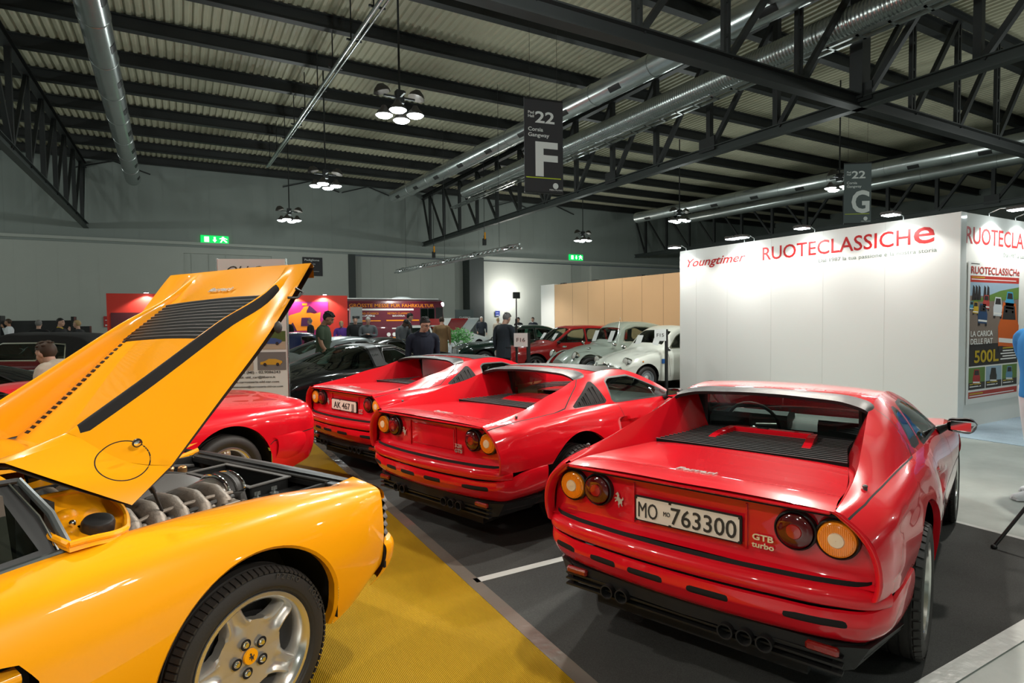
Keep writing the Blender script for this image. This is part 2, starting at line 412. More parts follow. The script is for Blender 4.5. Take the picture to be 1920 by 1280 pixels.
def ribmat(name, c1, c2, period, axis=0, rough=.8, noise=.25):
    """ribbed or woven carpet: fine lines across one axis plus slow soiling"""
    m = bpy.data.materials.new(name); m.use_nodes = True; nt = m.node_tree; b = nt.nodes['Principled BSDF']; b.inputs['Roughness'].default_value = rough; b.inputs['Specular IOR Level'].default_value = .2
    tc = nt.nodes.new('ShaderNodeTexCoord'); sp = nt.nodes.new('ShaderNodeSeparateXYZ'); nt.links.new(tc.outputs['Object'], sp.inputs[0])
    mu = nt.nodes.new('ShaderNodeMath'); mu.operation = 'MULTIPLY'; mu.inputs[1].default_value = 2*PI/period; nt.links.new(sp.outputs[axis], mu.inputs[0])
    si = nt.nodes.new('ShaderNodeMath'); si.operation = 'SINE'; nt.links.new(mu.outputs[0], si.inputs[0])
    ma = nt.nodes.new('ShaderNodeMapRange'); ma.inputs[1].default_value = -.5; ma.inputs[2].default_value = .9; nt.links.new(si.outputs[0], ma.inputs[0])
    n = nt.nodes.new('ShaderNodeTexNoise'); n.inputs['Scale'].default_value = 1.3; n.inputs['Detail'].default_value = 8; nt.links.new(tc.outputs['Object'], n.inputs['Vector'])
    mx = nt.nodes.new('ShaderNodeMix'); mx.data_type = 'RGBA'; mx.inputs[6].default_value = c1+(1,); mx.inputs[7].default_value = c2+(1,); nt.links.new(ma.outputs[0], mx.inputs[0])
    m2 = nt.nodes.new('ShaderNodeMix'); m2.data_type = 'RGBA'; m2.blend_type = 'MULTIPLY'; m2.inputs[0].default_value = noise
    r = nt.nodes.new('ShaderNodeMapRange'); r.inputs[1].default_value = .35; r.inputs[2].default_value = .65; r.inputs[3].default_value = .4; nt.links.new(n.outputs['Fac'], r.inputs[0])
    nt.links.new(mx.outputs[2], m2.inputs[6]); nt.links.new(r.outputs[0], m2.inputs[7]); nt.links.new(m2.outputs[2], b.inputs['Base Color'])
    bp = nt.nodes.new('ShaderNodeBump'); bp.inputs['Strength'].default_value = .6; bp.inputs['Distance'].default_value = .002; nt.links.new(si.outputs[0], bp.inputs['Height']); nt.links.new(bp.outputs['Normal'], b.inputs['Normal'])
    return m
def feltmat(name, c, sc=260):
    m = bpy.data.materials.new(name); m.use_nodes = True; nt = m.node_tree; b = nt.nodes['Principled BSDF']; b.inputs['Roughness'].default_value = .9; b.inputs['Specular IOR Level'].default_value = .15
    tc = nt.nodes.new('ShaderNodeTexCoord'); n = nt.nodes.new('ShaderNodeTexNoise'); n.inputs['Scale'].default_value = sc; n.inputs['Detail'].default_value = 3; n2 = nt.nodes.new('ShaderNodeTexNoise'); n2.inputs['Scale'].default_value = 1.1; n2.inputs['Detail'].default_value = 8
    for q in (n, n2): nt.links.new(tc.outputs['Object'], q.inputs['Vector'])
    a = nt.nodes.new('ShaderNodeMath'); a.operation = 'ADD'; nt.links.new(n.outputs['Fac'], a.inputs[0]); nt.links.new(n2.outputs['Fac'], a.inputs[1])
    r = nt.nodes.new('ShaderNodeMapRange'); r.inputs[1].default_value = .6; r.inputs[2].default_value = 1.4; nt.links.new(a.outputs[0], r.inputs[0])
    mx = nt.nodes.new('ShaderNodeMix'); mx.data_type = 'RGBA'; mx.inputs[6].default_value = tuple(v*.45 for v in c)+(1,); mx.inputs[7].default_value = tuple(v*1.5 for v in c)+(1,)
    nt.links.new(r.outputs[0], mx.inputs[0]); nt.links.new(mx.outputs[2], b.inputs['Base Color']); return m
M['floor'] = floormat()
M['ycarpet'] = ribmat('yellow_ribbed_carpet', (.22, .125, .002), (.58, .34, .006), .0075)
M['bcarpet'] = feltmat('charcoal_felt_carpet', (.050, .052, .050))
M['bluecarpet'] = feltmat('pale_blue_carpet', (.30, .38, .44))
M['roofsheet'] = mat('corrugated_roof_sheet', (.42, .40, .29), .6, noise=(.35, .22))
X0, X1, Y0, Y1, ZC = -30., 66., -22., 50., 13.35
struct('floor', box(X0, X1, Y0, Y1, -.1, 0), M['floor'])
# corrugated roof: ribs run along the hall
def corrugated(x0, x1, y0, y1, z, pitch=.32, h=.075):
    xs = []; n = int((x1-x0)/pitch); P = []
    for i in range(n):
        x = x0+i*pitch; P += [(x, z), (x+pitch*.36, z), (x+pitch*.5, z+h), (x+pitch*.86, z+h)]
    P.append((x0+n*pitch, z)); V = []; F = []
    for x, zz in P: V += [(x, y0, zz), (x, y1, zz)]
    for i in range(len(P)-1): F.append((2*i, 2*i+1, 2*i+3, 2*i+2))
    return G(V, F)
struct('ceiling', corrugated(X0, X1, Y0, Y1, ZC), M['roofsheet'])
# back wall: upper cladding, ledge, lower cladding with gates
wp = G()
for (a, b, d, z0, z1) in ((X0, .2, 0, 0, 7.35), (.2, 6.3, .18, 0, 6.75), (.2, 6.3, 0, 6.75, 7.35), (6.3, 12.3, 0, 0, 7.35), (24.9, 35.1, -.0, 0, 7.1), (35.1, 37.7, .3, 0, 7.1), (37.7, X1, 0, 0, 7.1), (12.3, 23.5, 1.2, 0, 7.2)):
    wp.add(box(a, b, 50+d, 50.4+d, z0, z1))
for x in np.arange(-28, 60, 1.15):
    if 12.3 < x < 23.5: wp.add(box(x, x+.03, 51.19, 51.21, 0, 7.2))
    else: wp.add(box(x, x+.03, 49.995, 50.01, 0, 7.1))
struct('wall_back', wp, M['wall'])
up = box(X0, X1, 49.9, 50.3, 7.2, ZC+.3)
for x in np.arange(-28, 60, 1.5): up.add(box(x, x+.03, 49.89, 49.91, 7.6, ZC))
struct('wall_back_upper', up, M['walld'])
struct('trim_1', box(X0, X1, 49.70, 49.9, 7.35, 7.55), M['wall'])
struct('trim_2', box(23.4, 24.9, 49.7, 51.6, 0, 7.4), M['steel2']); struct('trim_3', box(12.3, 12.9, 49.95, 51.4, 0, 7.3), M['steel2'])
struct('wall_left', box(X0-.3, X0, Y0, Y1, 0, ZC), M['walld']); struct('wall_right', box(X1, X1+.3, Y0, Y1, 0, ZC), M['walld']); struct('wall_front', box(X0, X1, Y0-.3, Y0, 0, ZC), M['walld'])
# ------------------------------------------------------------------ roof steel
k = 0
for i in range(-6, 8):
    y = 23.53+3.66*i
    if y > 49.5: break
    g = merge(box(X0, X1, y-.17, y+.17, 12.80, 12.83), box(X0, X1, y-.02, y+.02, 12.83, 13.30), box(X0, X1, y-.17, y+.17, 13.30, 13.35))
    o = obj('roof_purlin', g, M['steel'], None, None); tag(o, 'dark steel roof purlin spanning the hall under the corrugated roof sheets', 'roof beam', 'roof purlins of the hall')
def ibeam_y(x, y0, y1, z0, z1, w=.30, f=.04):
    return merge(box(x-w/2, x+w/2, y0, y1, z0, z0+f), box(x-.02, x+.02, y0, y1, z0+f, z1-f), box(x-w/2, x+w/2, y0, y1, z1-f, z1))
def ibeam_x(y, x0, x1, z0, z1, w=.30, f=.04):
    return merge(box(x0, x1, y-w/2, y+w/2, z0, z0+f), box(x0, x1, y-.02, y+.02, z0+f, z1-f), box(x0, x1, y-w/2, y+w/2, z1-f, z1))
def bar(p, q, w=.11):
    p, q = Vector(p), Vector(q); d = (q-p); L = d.length; R_ = d.to_track_quat('Z', 'Y').to_matrix().to_4x4(); R_.translation = p
    return box(-w, w, -w, w, 0, L).tf(R_)
ZB, ZT = 8.16, 12.3
for (x, lab) in ((-5.6, 'roof truss nearest the left edge, running to the back wall'), (19.0, 'long roof truss running to the back wall behind the hanging gangway F sign'), (43.6, 'far right roof truss running to the back wall beyond the gangway G sign')):
    t = thing('roof_truss', 'dark steel '+lab, 'roof truss', (x, 50, ZB)); ti = Matrix.Translation((-x, -50, -ZB))
    obj('bottom_chord', ibeam_y(x, 1.5, 49.9, ZB, ZB+.36).tf(ti), M['steel2'], t, None); obj('top_chord', ibeam_y(x, 1.5, 49.9, ZT, ZT+.34).tf(ti), M['steel'], t, None)
    y = 48.2; j = 0
    while y > 2:
        obj('post', box(x-.10, x+.10, y-.10, y+.10, ZB+.36, ZT).tf(ti), M['steel'], t, None)
        yn = y+3.1 if j else 49.9
        if y > 27: obj('diagonal', bar((x, yn-.1, ZT), (x, y+.1, ZB+.3), .07).tf(ti), M['steel'], t, None)
        else: obj('diagonal', bar((x, y+.1+2.9, ZB+.3), (x, y+.1, ZT), .085).tf(ti), M['steel'], t, None)
        if y < 27 and y > 4 and x > 0 and j % 2 == 0: obj('gusset', box(x-.13, x-.10, y-.35, y+.45, ZB+.2, ZB+.75).tf(ti), M['steel'], t, None)
        y -= 3.1; j += 1
for (y, lab) in ((11.1, 'cross truss of dark steel overhead, crossing the long truss near the top right'),):
    t = thing('cross_truss', lab, 'roof truss', (19, y, ZB)); ti = Matrix.Translation((-19, -y, -ZB))
    obj('bottom_chord', ibeam_x(y, X0+.05, X1-.05, ZB, ZB+.42, .34).tf(ti), M['steel'], t, None); obj('top_chord', ibeam_x(y, X0+.05, X1-.05, ZT, ZT+.34).tf(ti), M['steel'], t, None)
    x = -5.6; j = 0
    while x < 60:
        big = abs(x-19) < .2
        if big: obj('post', box(x-.22, x+.22, y-.2, y+.2, ZB+.3, ZT).tf(ti), M['steel'], t, None)
        else:
            obj('post', merge(box(x-.13, x-.05, y-.06, y+.06, ZB+.4, ZT), box(x+.05, x+.13, y-.06, y+.06, ZB+.4, ZT), *[box(x-.06, x+.06, y-.05, y+.05, z, z+.08) for z in np.arange(ZB+.9, ZT, .9)]).tf(ti), M['steel'], t, None)
        obj('diagonal', bar((x+.15, y, ZB+.4), (x+3.0, y, ZT), .08).tf(ti), M['steel'], t, None)
        x += 3.075; j += 1
# wall-side bracing rods under the eaves
g = G()
for (a, b) in ((-3.9, 2.8), (9.4, 2.5), (14.0, 2.5), (28.0, 2.5), (33.0, 2.5)):
    g = merge(bar((a, 49.6, 12.9), (a-2.2, 49.6, 12.2), .04)); o = obj('wall_brace', merge(g, bar((a, 49.6, 12.9), (a+2.2, 49.6, 12.2), .04)), M['steel'], None, None)
    tag(o, 'thin dark brace rods at the foot of the roof on the back wall', 'roof brace', 'brace rods on the back wall')
# ------------------------------------------------------------------ ducts
def duct(name, lab, p, q, r, seams=3.0, vents=True, ribbed=False, side=-1, group=None):
    p, q = Vector(p), Vector(q); L = (q-p).length; t = thing(name, lab, 'air duct', tuple(q)); R_ = (p-q).to_track_quat('X', 'Z').to_matrix().to_4x4()
    prof = []; x = 0; step = .12 if ribbed else seams
    prof = [(0, .001), (0, r)]
    while x < L-step:
        if ribbed: prof += [(x+.03, r), (x+.05, r+.018), (x+.09, r+.018), (x+.11, r)]
        else: prof += [(x+step-.05, r), (x+step-.04, r+.02), (x+step+.0, r+.02), (x+step+.01, r)]
        x += step
    prof += [(L, r), (L, .001)]
    g = lathe([(a, b) for a, b in prof], 40, axis='x')
    obj('duct_tube', g.tf(R_), M['galv'], t, 50)
    if vents:
        x = seams*.45; k_ = 0
        while x < L:
            for an in ((-.55,) if side < 0 else (-2.4,)):
                V = []; F = []
                for i in range(5):
                    a = an-.26+.52*i/4
                    for xx in (x-.30, x+.30): V.append((xx, (r+.012)*math.cos(a), (r+.012)*math.sin(a)))
                F = [(2*i, 2*i+1, 2*i+3, 2*i+2) for i in range(4)]
                obj('air_outlet', G(V, F).tf(R_), M['black'], t, None)
            x += seams; k_ += 1
    hg = G(); 
    return t
duct('air_duct', 'silver spiral duct with square outlets at the upper left, ending at the back wall', (-1.75, 4, 11), (-2.55, 45.8, 11), .44, 3.4)
duct('air_duct', 'bright silver duct running from the top right down behind the gangway F sign', (15.3, 3, 10.5), (13.6, 41.4, 10.5), .42, 3.2, side=1)
duct('air_duct', 'ribbed silver duct behind the long roof truss', (18.4, 3, 10.7), (17.9, 38.5, 10.7), .42, 4.0, vents=False, ribbed=True)
duct('air_duct', 'long silver duct low under the roof at the far right, above the gangway G sign', (38.4, 10, 10.5), (35.6, 40.5, 10.5), .45, 3.4, side=1)
duct('air_duct', 'second far right silver duct, lower and farther than its neighbour', (43.0, 10, 10.7), (41.0, 40.5, 10.7), .42, 4.0, vents=False)
t = thing('conduit_pipe', 'pale twin pipe under the roof running from the top centre towards the back wall', 'pipe', (5.0, 40.7, 11.5))
pi_ = Matrix.Translation((-5.0, -40.7, -11.5))
obj('main_pipe', cyl((5.85, 10, 11.5), (5.0, 40.7, 11.5), .075).tf(pi_), M['galv'], t); obj('side_pipe', cyl((6.12, 10, 11.55), (5.15, 40.7, 11.55), .04).tf(pi_), M['galv'], t)
for i in range(12):
    y = 11+i*2.6; x = 5.85-(y-10)*.0277; obj('pipe_clamp', merge(box(x-.16, x+.38, y-.03, y+.03, 11.60, 11.66), box(x-.02, x+.02, y-.02, y+.02, 11.6, 13.3)).tf(pi_), M['steel'], t, None)
# pale cable tray beside the ribbed duct
t = obj('cable_tray', merge(box(17.35, 17.45, 3, 40, 9.75, 9.85), box(17.7, 17.8, 3, 40, 9.75, 9.85), *[box(17.35, 17.8, y, y+.08, 9.75, 9.79) for y in np.arange(3, 40, .9)]), M['galv'], None, None); tag(t, 'pale cable tray slung below the ribbed duct', 'cable tray')
# ------------------------------------------------------------------ pendants
M['lampglow'] = mat('lamp_glow', (1, 1, 1), .5, emit=(.86, .97, 1.0), estr=22)
M['shade'] = mat('lamp_shade_dark', (.05, .045, .04), .5)
def pendant(x, y, z, lab=None, group=None):
    t = thing('pendant_light_cluster', lab, 'hanging lamp', (x, y, z), 0, group)
    obj('rod', cyl((0, 0, .55), (0, 0, ZC-z+.02), .035, 8), M['steel'], t)
    obj('hub', merge(box(-.12, .12, -.12, .12, .35, .75), box(-.5, .5, -.03, .03, .52, .58), box(-.03, .03, -.5, .5, .52, .58)), M['steel'], t, None)
    for i in range(4):
        a = PI/4+i*PI/2+.35; cx, cy = .48*math.cos(a), .48*math.sin(a)
        s = obj('lamp_shade', lathe([(.0, .27), (.10, .22), (.20, .12), (.30, .07), (.30, .001)], 22, axis='z', c=(cx, cy, 0)), M['shade'], t)
        obj('lit_lens', lathe([(.0, .26), (-.05, .20), (-.075, .10), (-.08, .001)], 22, axis='z', c=(cx, cy, 0)), M['lampglow'], s)
    for s_ in (1, -1):
        obj('unlit_shade', lathe([(.0, .27), (.12, .22), (.24, .10), (.26, .001)], 20, axis='z').tf(Matrix.Translation((s_*.55, 0, .62)) @ Matrix.Rotation(s_*.25, 4, 'Y')), M['shade'], t)
    return t
LAB = {(6.1, 17.9): 'pendant cluster of four lit lamps left of the gangway F sign, nearest and brightest', (6.1, 28.8): 'middle pendant lamp cluster of the left row, in front of the pale back wall', (6.1, 39.6): 'farthest and lowest pendant lamp cluster of the left row, above the exit sign level',
       (29.0, 39.6): 'small distant pendant lamp cluster above the right exit sign', (29.0, 28.8): 'pendant lamp cluster just above the left end of the white stand wall', (29.0, 17.9): 'pendant lamp cluster beside the gangway G sign'}
for px_, pz_ in PEND_ROWS:
    for py_ in PEND_Y: 
        if (px_, py_) in LAB: pendant(px_, py_, pz_, LAB[(px_, py_)])
        elif abs(px_) < 7: pendant(px_, py_, pz_, 'pendant lamp cluster of the left row, overhead out of the picture', 'overhead pendant lamps')
# hanging hoist ends
for (x, y, z, lab) in ((16.4, 41, 6.3, 'small black hoist hook hanging left of the truss end'), (17.6, 35, 6.6, 'small black and yellow hoist hook hanging in front of the truss')):
    t = thing('hoist_hook', lab, 'hoist', (x, y, z)); obj('chain', cyl((0, 0, .5), (0, 0, ZC+.02-z), .018, 6), M['steel'], t); obj('hook_block', merge(box(-.1, .1, -.1, .1, -.1, .35), cyl((0, 0, .35), (0, 0, .55), .05)), M['black'], t); obj('hook_tag', box(-.05, .05, -.12, -.1, .3, .75), M['yellow'], t)
# ------------------------------------------------------------------ carpets and tape
o = obj('yellow_carpet', box(-8, 1.53, 1.30, 11.2, 0, .006), M['ycarpet'], None, None); tag(o, 'yellow ribbed carpet under the yellow sports car, ending at the charcoal carpet', 'carpet')
o = obj('charcoal_carpet', box(1.53, 5.22, 1.30, 11.2, 0, .006), M['bcarpet'], None, None); tag(o, 'charcoal felt carpet under the three red sports cars', 'carpet')
o = obj('pale_blue_carpet', box(8.9, 20, 2.9, 4.1, 0, .006), M['bluecarpet'], None, None); tag(o, 'pale blue carpet strip at the foot of the white stand corner', 'carpet')
o = obj('grey_blue_carpet', box(4.6, 13.35, 14.6, 30, 0, .006), M['bluecarpet'], None, None); tag(o, 'grey blue carpet under the far stands by the maroon bus', 'carpet')
o = obj('dark_carpet', box(5.6, 13.3, 7.2, 14.4, 0, .006), M['bcarpet'], None, None); tag(o, 'dark carpet under the grey-green and cream cars by the tan wall', 'carpet')
M['tape'] = mat('glossy_clear_tape', (.16, .14, .12), .12, bump=(9, .5)); M['tapew'] = mat('white_tape', (.48, .50, .48), .3, bump=(14, .6))
o = obj('clear_tape_strip', box(1.475, 1.56, 1.3, 11.2, .0062, .0075), M['tape'], None, None); tag(o, 'glossy clear tape over the yellow and charcoal carpet seam', 'tape')
o = obj('white_tape_strip', box(1.53, 5.2, 3.20, 3.262, .0062, .0075), M['tapew'], None, None); tag(o, 'white tape line across the charcoal carpet between two red cars', 'tape')
o = obj('silver_tape_strip', box(1.56, 5.3, 1.25, 1.34, .0062, .0075), M['tapew'], None, None); tag(o, 'crinkled pale tape along the near edge of the charcoal carpet', 'tape')
o = obj('edge_tape_strip', box(5.19, 5.24, 1.34, 8, .0062, .0075), M['tapew'], None, None); tag(o, 'narrow pale tape at the right edge of the charcoal carpet', 'tape')
# ------------------------------------------------------------------ signs
M['signblack'] = mat('banner_dark_cloth', (.035, .034, .037), .8); M['signgrey'] = mat('banner_grey', (.10, .12, .12), .8); M['signwhite'] = mat('banner_print_white', (.70, .72, .70), .7); M['lime'] = mat('banner_lime', (.45, .55, .02), .7)
def put(g, o, r, u=(0, 0, 1)): return g.tf(frame(o, r, u))
def banner(loc, w, h, ang, letter, lab, m, sc=1.):
    t = thing('hanging_banner', lab, 'hanging sign', loc, ang)
    obj('cloth', box(-w/2, w/2, -.01, .01, 0, h), M[m], t, None); obj('bottom_rail', box(-w/2, w/2, -.02, .02, -.04, .01), M['black'], t, None); obj('top_rail', box(-w/2, w/2, -.02, .02, h-.01, h+.04), M['black'], t, None)
    for x in (-w*.35, w*.35): obj('wire', cyl((x, 0, h), (x, 0, ZC+.02-loc[2]), .006, 5), M['steel'], t)
    def tx(s, x, z, size, al='LEFT', bold=.02, width=None): obj('lettering', textg(s, size, .004, bold=bold, align=al, width=width).tf(frame((x, -.014, z), (1, 0, 0), (0, 0, 1))), M['signwhite'], t)
    tx('22', -.22*w, h*.755, .125*h, 'LEFT', .03, .50*w); tx('Pad', -.40*w, h*.845, .030*h, 'LEFT', .02, .15*w); tx('Hall', -.40*w, h*.805, .030*h, 'LEFT', .02, .15*w)
    tx('Corsia', -.40*w, h*.66, .042*h, 'LEFT', .02, .38*w); tx('Gangway', -.40*w, h*.60, .042*h, 'LEFT', .02, .54*w); tx(letter, -.22*w, h*.185, .375*h, 'LEFT', .035, .58*w if letter == 'F' else .66*w)
    obj('lime_line', box(-w*.46, w*.44, -.014, -.010, h*.150, h*.160), M['lime'], t, None)
    obj('round_logo', prism([(w*.30+.055*h*.6*math.cos(a), h*.075+.055*h*.6*math.sin(a)) for a in np.linspace(0, 2*PI, 24)[:-1]], -.014, -.010, 'xz'), M['signwhite'], t, None); tx('FIERA MILANO', w*.14, h*.022, .018*h, 'LEFT', 0, .34*w)
banner((9.82, 15.4, 5.5), 1.28, 2.78, math.radians(-10), 'F', 'dark hanging banner reading 22 Corsia Gangway F', 'signblack')
banner((25.6, 15.0, 5.6), 1.12, 2.55, math.radians(-35), 'G', 'smaller distant hanging banner reading 22 G above the white stand', 'signgrey')
M['exitgreen'] = mat('exit_sign_green', (.0, .5, .1), .5, emit=(.0, .62, .10), estr=1.1); M['exitwhite'] = mat('exit_sign_white', (.9, 1, .9), .5, emit=(.8, 1, .85), estr=1.2)
for (x, z, w, lab) in ((2.3, 7.82, 1.9, 'lit green exit sign on the back wall at the left'), (35.6, 7.87, 1.75, 'small lit green exit sign on the back wall at the right')):
    t = thing('exit_sign', lab, 'exit sign', (x, 49.85, z)); obj('sign_box', box(-w/2, w/2, -.08, .05, -.30, .30, .03), M['exitgreen'], t, None)
    obj('door_pictogram', box(-w*.37, -w*.20, -.09, -.08, -.2, .2), M['exitwhite'], t, None); obj('arrow_pictogram', prism([(-.07, .2), (.07, .2), (.07, -.02), (.15, -.02), (0, -.22), (-.15, -.02), (-.07, -.02)], -.09, -.08, 'xz'), M['exitwhite'], t, None)
    obj('runner_pictogram', prism([(w*.18, -.2), (w*.24, -.2), (w*.29, -.02), (w*.40, -.2), (w*.46, -.16), (w*.35, .02), (w*.36, .08), (w*.44, .02), (w*.46, .07), (w*.34, .17), (w*.33, .24), (w*.26, .24), (w*.25, .15), (w*.16, .1), (w*.18, .05), (w*.25, .07), (w*.23, -.05)], -.09, -.08, 'xz'), M['exitwhite'], t, None)
t = thing('hall_sign', 'black hanging hall sign on the pale back wall behind the raised yellow lid', 'sign', (9.4, 49.955, 5.3)); obj('board', box(-.78, .78, -.05, .05, 0, 1.5), M['signblack'], t, None); obj('lettering', textg('Padiglione', .17, .01, .01, width=1.15).tf(frame((-.05, -.06, 1.2), (1, 0, 0), (0, 0, 1))), M['signwhite'], t)
obj('small_lettering', merge(textg('Hall 22 24', .11, .01, width=.8).tf(frame((-.2, -.06, .9), (1, 0, 0), (0, 0, 1))), box(-.6, .5, -.06, -.05, .35, .37)), M['signwhite'], t)
M['noticered'] = mat('red_notice', (.45, .03, .03), .6); M['noticeblue'] = mat('blue_notice', (.01, .03, .22), .6)
for (x, z, w, h, mm, lab) in ((-4.6, 1.35, .42, .75, 'noticered', 'small red notice on the back wall, left of the other'), (-3.7, 1.35, .42, .75, 'noticered', 'small red notice on the back wall below the blue one'), (-3.6, 2.25, .62, .62, 'noticeblue', 'small blue notice on the back wall above the red one'), (26.4, 1.9, .5, .5, 'noticeblue', 'small blue notice on the wall behind the dark coupe')):
    t = thing('wall_notice', lab, 'notice', (x, 49.9, z)); obj('sheet', box(-w/2, w/2, -.02, 0, 0, h), M[mm], t, None); obj('print', merge(box(-w*.3, w*.3, -.03, -.02, h*.1, h*.22), box(-w*.3, w*.2, -.03, -.02, h*.6, h*.66)), M['signwhite'], t, None)
# light truss with spots over the far stands
t = thing('light_truss', 'slim silver lighting truss hanging over the far stands', 'lighting truss', (13.8, 32, 5.0)); ti = Matrix.Translation((-13.8, -32, -5.0))
for (dx, dz) in ((-.12, 0), (.12, 0), (0, .2)): obj('truss_tube', cyl((13.5+dx, 41, 5+dz), (14.2+dx, 24.5, 5+dz), .05, 8).tf(ti), M['galv'], t)
zz = G(); 
for i in range(34): 
    y = 41-i*.485; x = 13.5+(41-y)*.0424; zz.add(cyl((x-.12, y, 5), (x, y-.24, 5.2), .024, 5)); zz.add(cyl((x, y-.24, 5.2), (x+.12, y-.485, 5), .024, 5))
obj('truss_lattice', zz.tf(ti), M['galv'], t)
for i in range(5):
    y = 40.2-i*3.6; x = 13.5+(41-y)*.0424+.25; s = obj('truss_spot', lathe([(-.02, .34), (.12, .30), (.22, .10), (.22, .001)], 18, axis='z', c=(x, y, 5.1)).tf(ti), M['shade'], t); obj('lit_lens', lathe([(-.02, .32), (-.05, .16), (-.055, .001)], 18, axis='z', c=(x, y, 5.1)).tf(ti), M['lampglow'], s)
for y in (26, 33, 40): obj('wire', cyl((13.9, y, 5.2), (13.9, y, 13.2), .012, 5).tf(ti), M['steel'], t)
lamp('truss_light', 'SPOT', (13.9, 30, 4.9), 900, (1, .97, .92), .2, (0, 0, 0), 120)
lamp('truss_light', 'SPOT', (13.6, 38, 4.9), 900, (1, .97, .92), .2, (0, 0, 0), 120)
# bright wall-washer by the far gate
t = thing('floodlight', 'bright floodlight washing the pale gate behind the dark suit man', 'floodlight', (27.2, 47.6, 0)); obj('stand', cyl((0, 0, 0), (0, 0, 3.6), .04, 8), M['black'], t); obj('lamp_head', box(-.35, .35, -.12, .12, 3.5, 4.1, .04), M['black'], t); obj('lit_panel', box(-.3, .3, .12, .13, 3.55, 4.05), M['lampglow'], t, None)
lamp('floodlight_beam', 'POINT', (27.2, 48.3, 3.9), 480, (1, .95, .9), .3)
# ------------------------------------------------------------------ the white stand
def spot_arm(x, y, z, dx, dy, lab, group, power=70, tilt=.35):
    """clip-on arm lamp at a wall top: (dx, dy) points away from the wall"""
    t = thing('arm_spotlight', lab, 'spotlight', (x, y, z), math.atan2(dy, dx), group)
    obj('arm', tube([(-.03, 0, -.05), (-.03, 0, .03), (.10, 0, .08), (.30, 0, .07)], .008, 6), M['galv'], t); obj('lamp_head', box(.20, .42, -.10, .10, .03, .075, .012), M['shade'], t, None)
    obj('lit_face', box(.215, .405, -.085, .085, .018, .029), M['lampglow'], t, None)
    l = lamp('arm_spotlight_beam', 'SPOT', (x+dx*.31, y+dy*.31, z+.005), power, (1, .98, .94), .05, spot=125, blend=.35); aim(l, (x+dx*.10, y+dy*.10, z-1.2)); return t
def wtext(name, s, y_left, y_right, z, cap, m, parent, bold=.012, shear=0, x=9.4475, depth=.001):
    """lettering on the wall that faces -X; y_left is the edge that reads first"""
    w = y_left-y_right; return obj(name, textg(s, cap, depth, bold=bold, shear=shear, width=w).tf(frame((x, (y_left+y_right)/2, z), (0, -1, 0), (0, 0, 1))), M[m], parent)
M['joint'] = mat('board_joint', (.62, .62, .58), .7)
M['printred'] = mat('red_lettering', (.50, .015, .015), .5); M['printgrey'] = mat('grey_green_lettering', (.20, .26, .22), .6); M['printdark'] = mat('dark_lettering', (.06, .06, .05), .6)
t = thing('stand_wall', 'long white stand wall with red lettering behind the nearest red coupe', 'stand wall', (9.45, 6.7, 0)); ti = Matrix.Translation((-9.45, -6.7, 0))
obj('board', box(9.45, 9.60, 4.10, 9.37, 0, 3.04).tf(ti), M['white'], t, None)
for y in (5.1, 6.1, 7.1, 8.1, 8.9): obj('board_joint', box(9.448, 9.4505, y, y+.003, 0, 3.04).tf(ti), M['joint'], t, None)
def st(*a, **k): o = wtext(*a, **k); o.data.transform(ti); return o
st('lettering', 'Youngtimer', 9.16, 7.66, 2.685, .17, 'printred', t, bold=.02, shear=.35)
st('lettering', 'RUOTECLASSICH', 7.29, 4.74, 2.66, .245, 'printred', t, bold=.012); st('lettering', 'e', 4.70, 4.42, 2.66, .36, 'printred', t, bold=.012)
st('lettering', 'Dal 1987 la tua passione è la nostra storia', 6.18, 4.39, 2.52, .062, 'printgrey', t, bold=.003)
tw = thing('stand_wall', 'white stand side wall carrying the magazine poster at the right edge', 'stand wall', (9.5, 4.1, 0)); ti2 = Matrix.Translation((-9.5, -4.1, 0))
obj('board', box(9.60, 17, 4.10, 4.25, 0, 3.04).tf(ti2), M['white'], tw, None); obj('end_post', box(9.44, 9.60, 4.09, 4.10, 0, 3.04).tf(ti2), M['whitep'], tw, None)
obj('lettering', textg('RUOTECLASSICHe', .245, .001, .012, width=2.9, align='LEFT').tf(frame((9.60, 4.0975, 2.62), (1, 0, 0), (0, 0, 1))).tf(ti2), M['printred'], tw)
obj('lettering', textg('Dal 1987 la tua passione è la nostra storia', .062, .001, .003, width=1.9, align='LEFT').tf(frame((10.75, 4.0975, 2.47), (1, 0, 0), (0, 0, 1))).tf(ti2), M['printgrey'], tw)
for y, lab in ((9.22, 'leftmost'), (7.72, 'second from left'), (7.50, 'third from left'), (6.28, 'fourth from left'), (4.86, 'rightmost')):
    spot_arm(9.45, y, 3.06, -1, 0, 'small lit arm spotlight on the long white stand wall top, '+lab, 'arm spotlights along the long white wall', 60)
for x, lab in ((10.35, 'nearer the corner'), (11.2, 'nearer the right edge')):
    spot_arm(x, 4.1, 3.06, 0, -1, 'small lit arm spotlight over the magazine poster wall, '+lab, 'arm spotlights over the poster wall', 80)
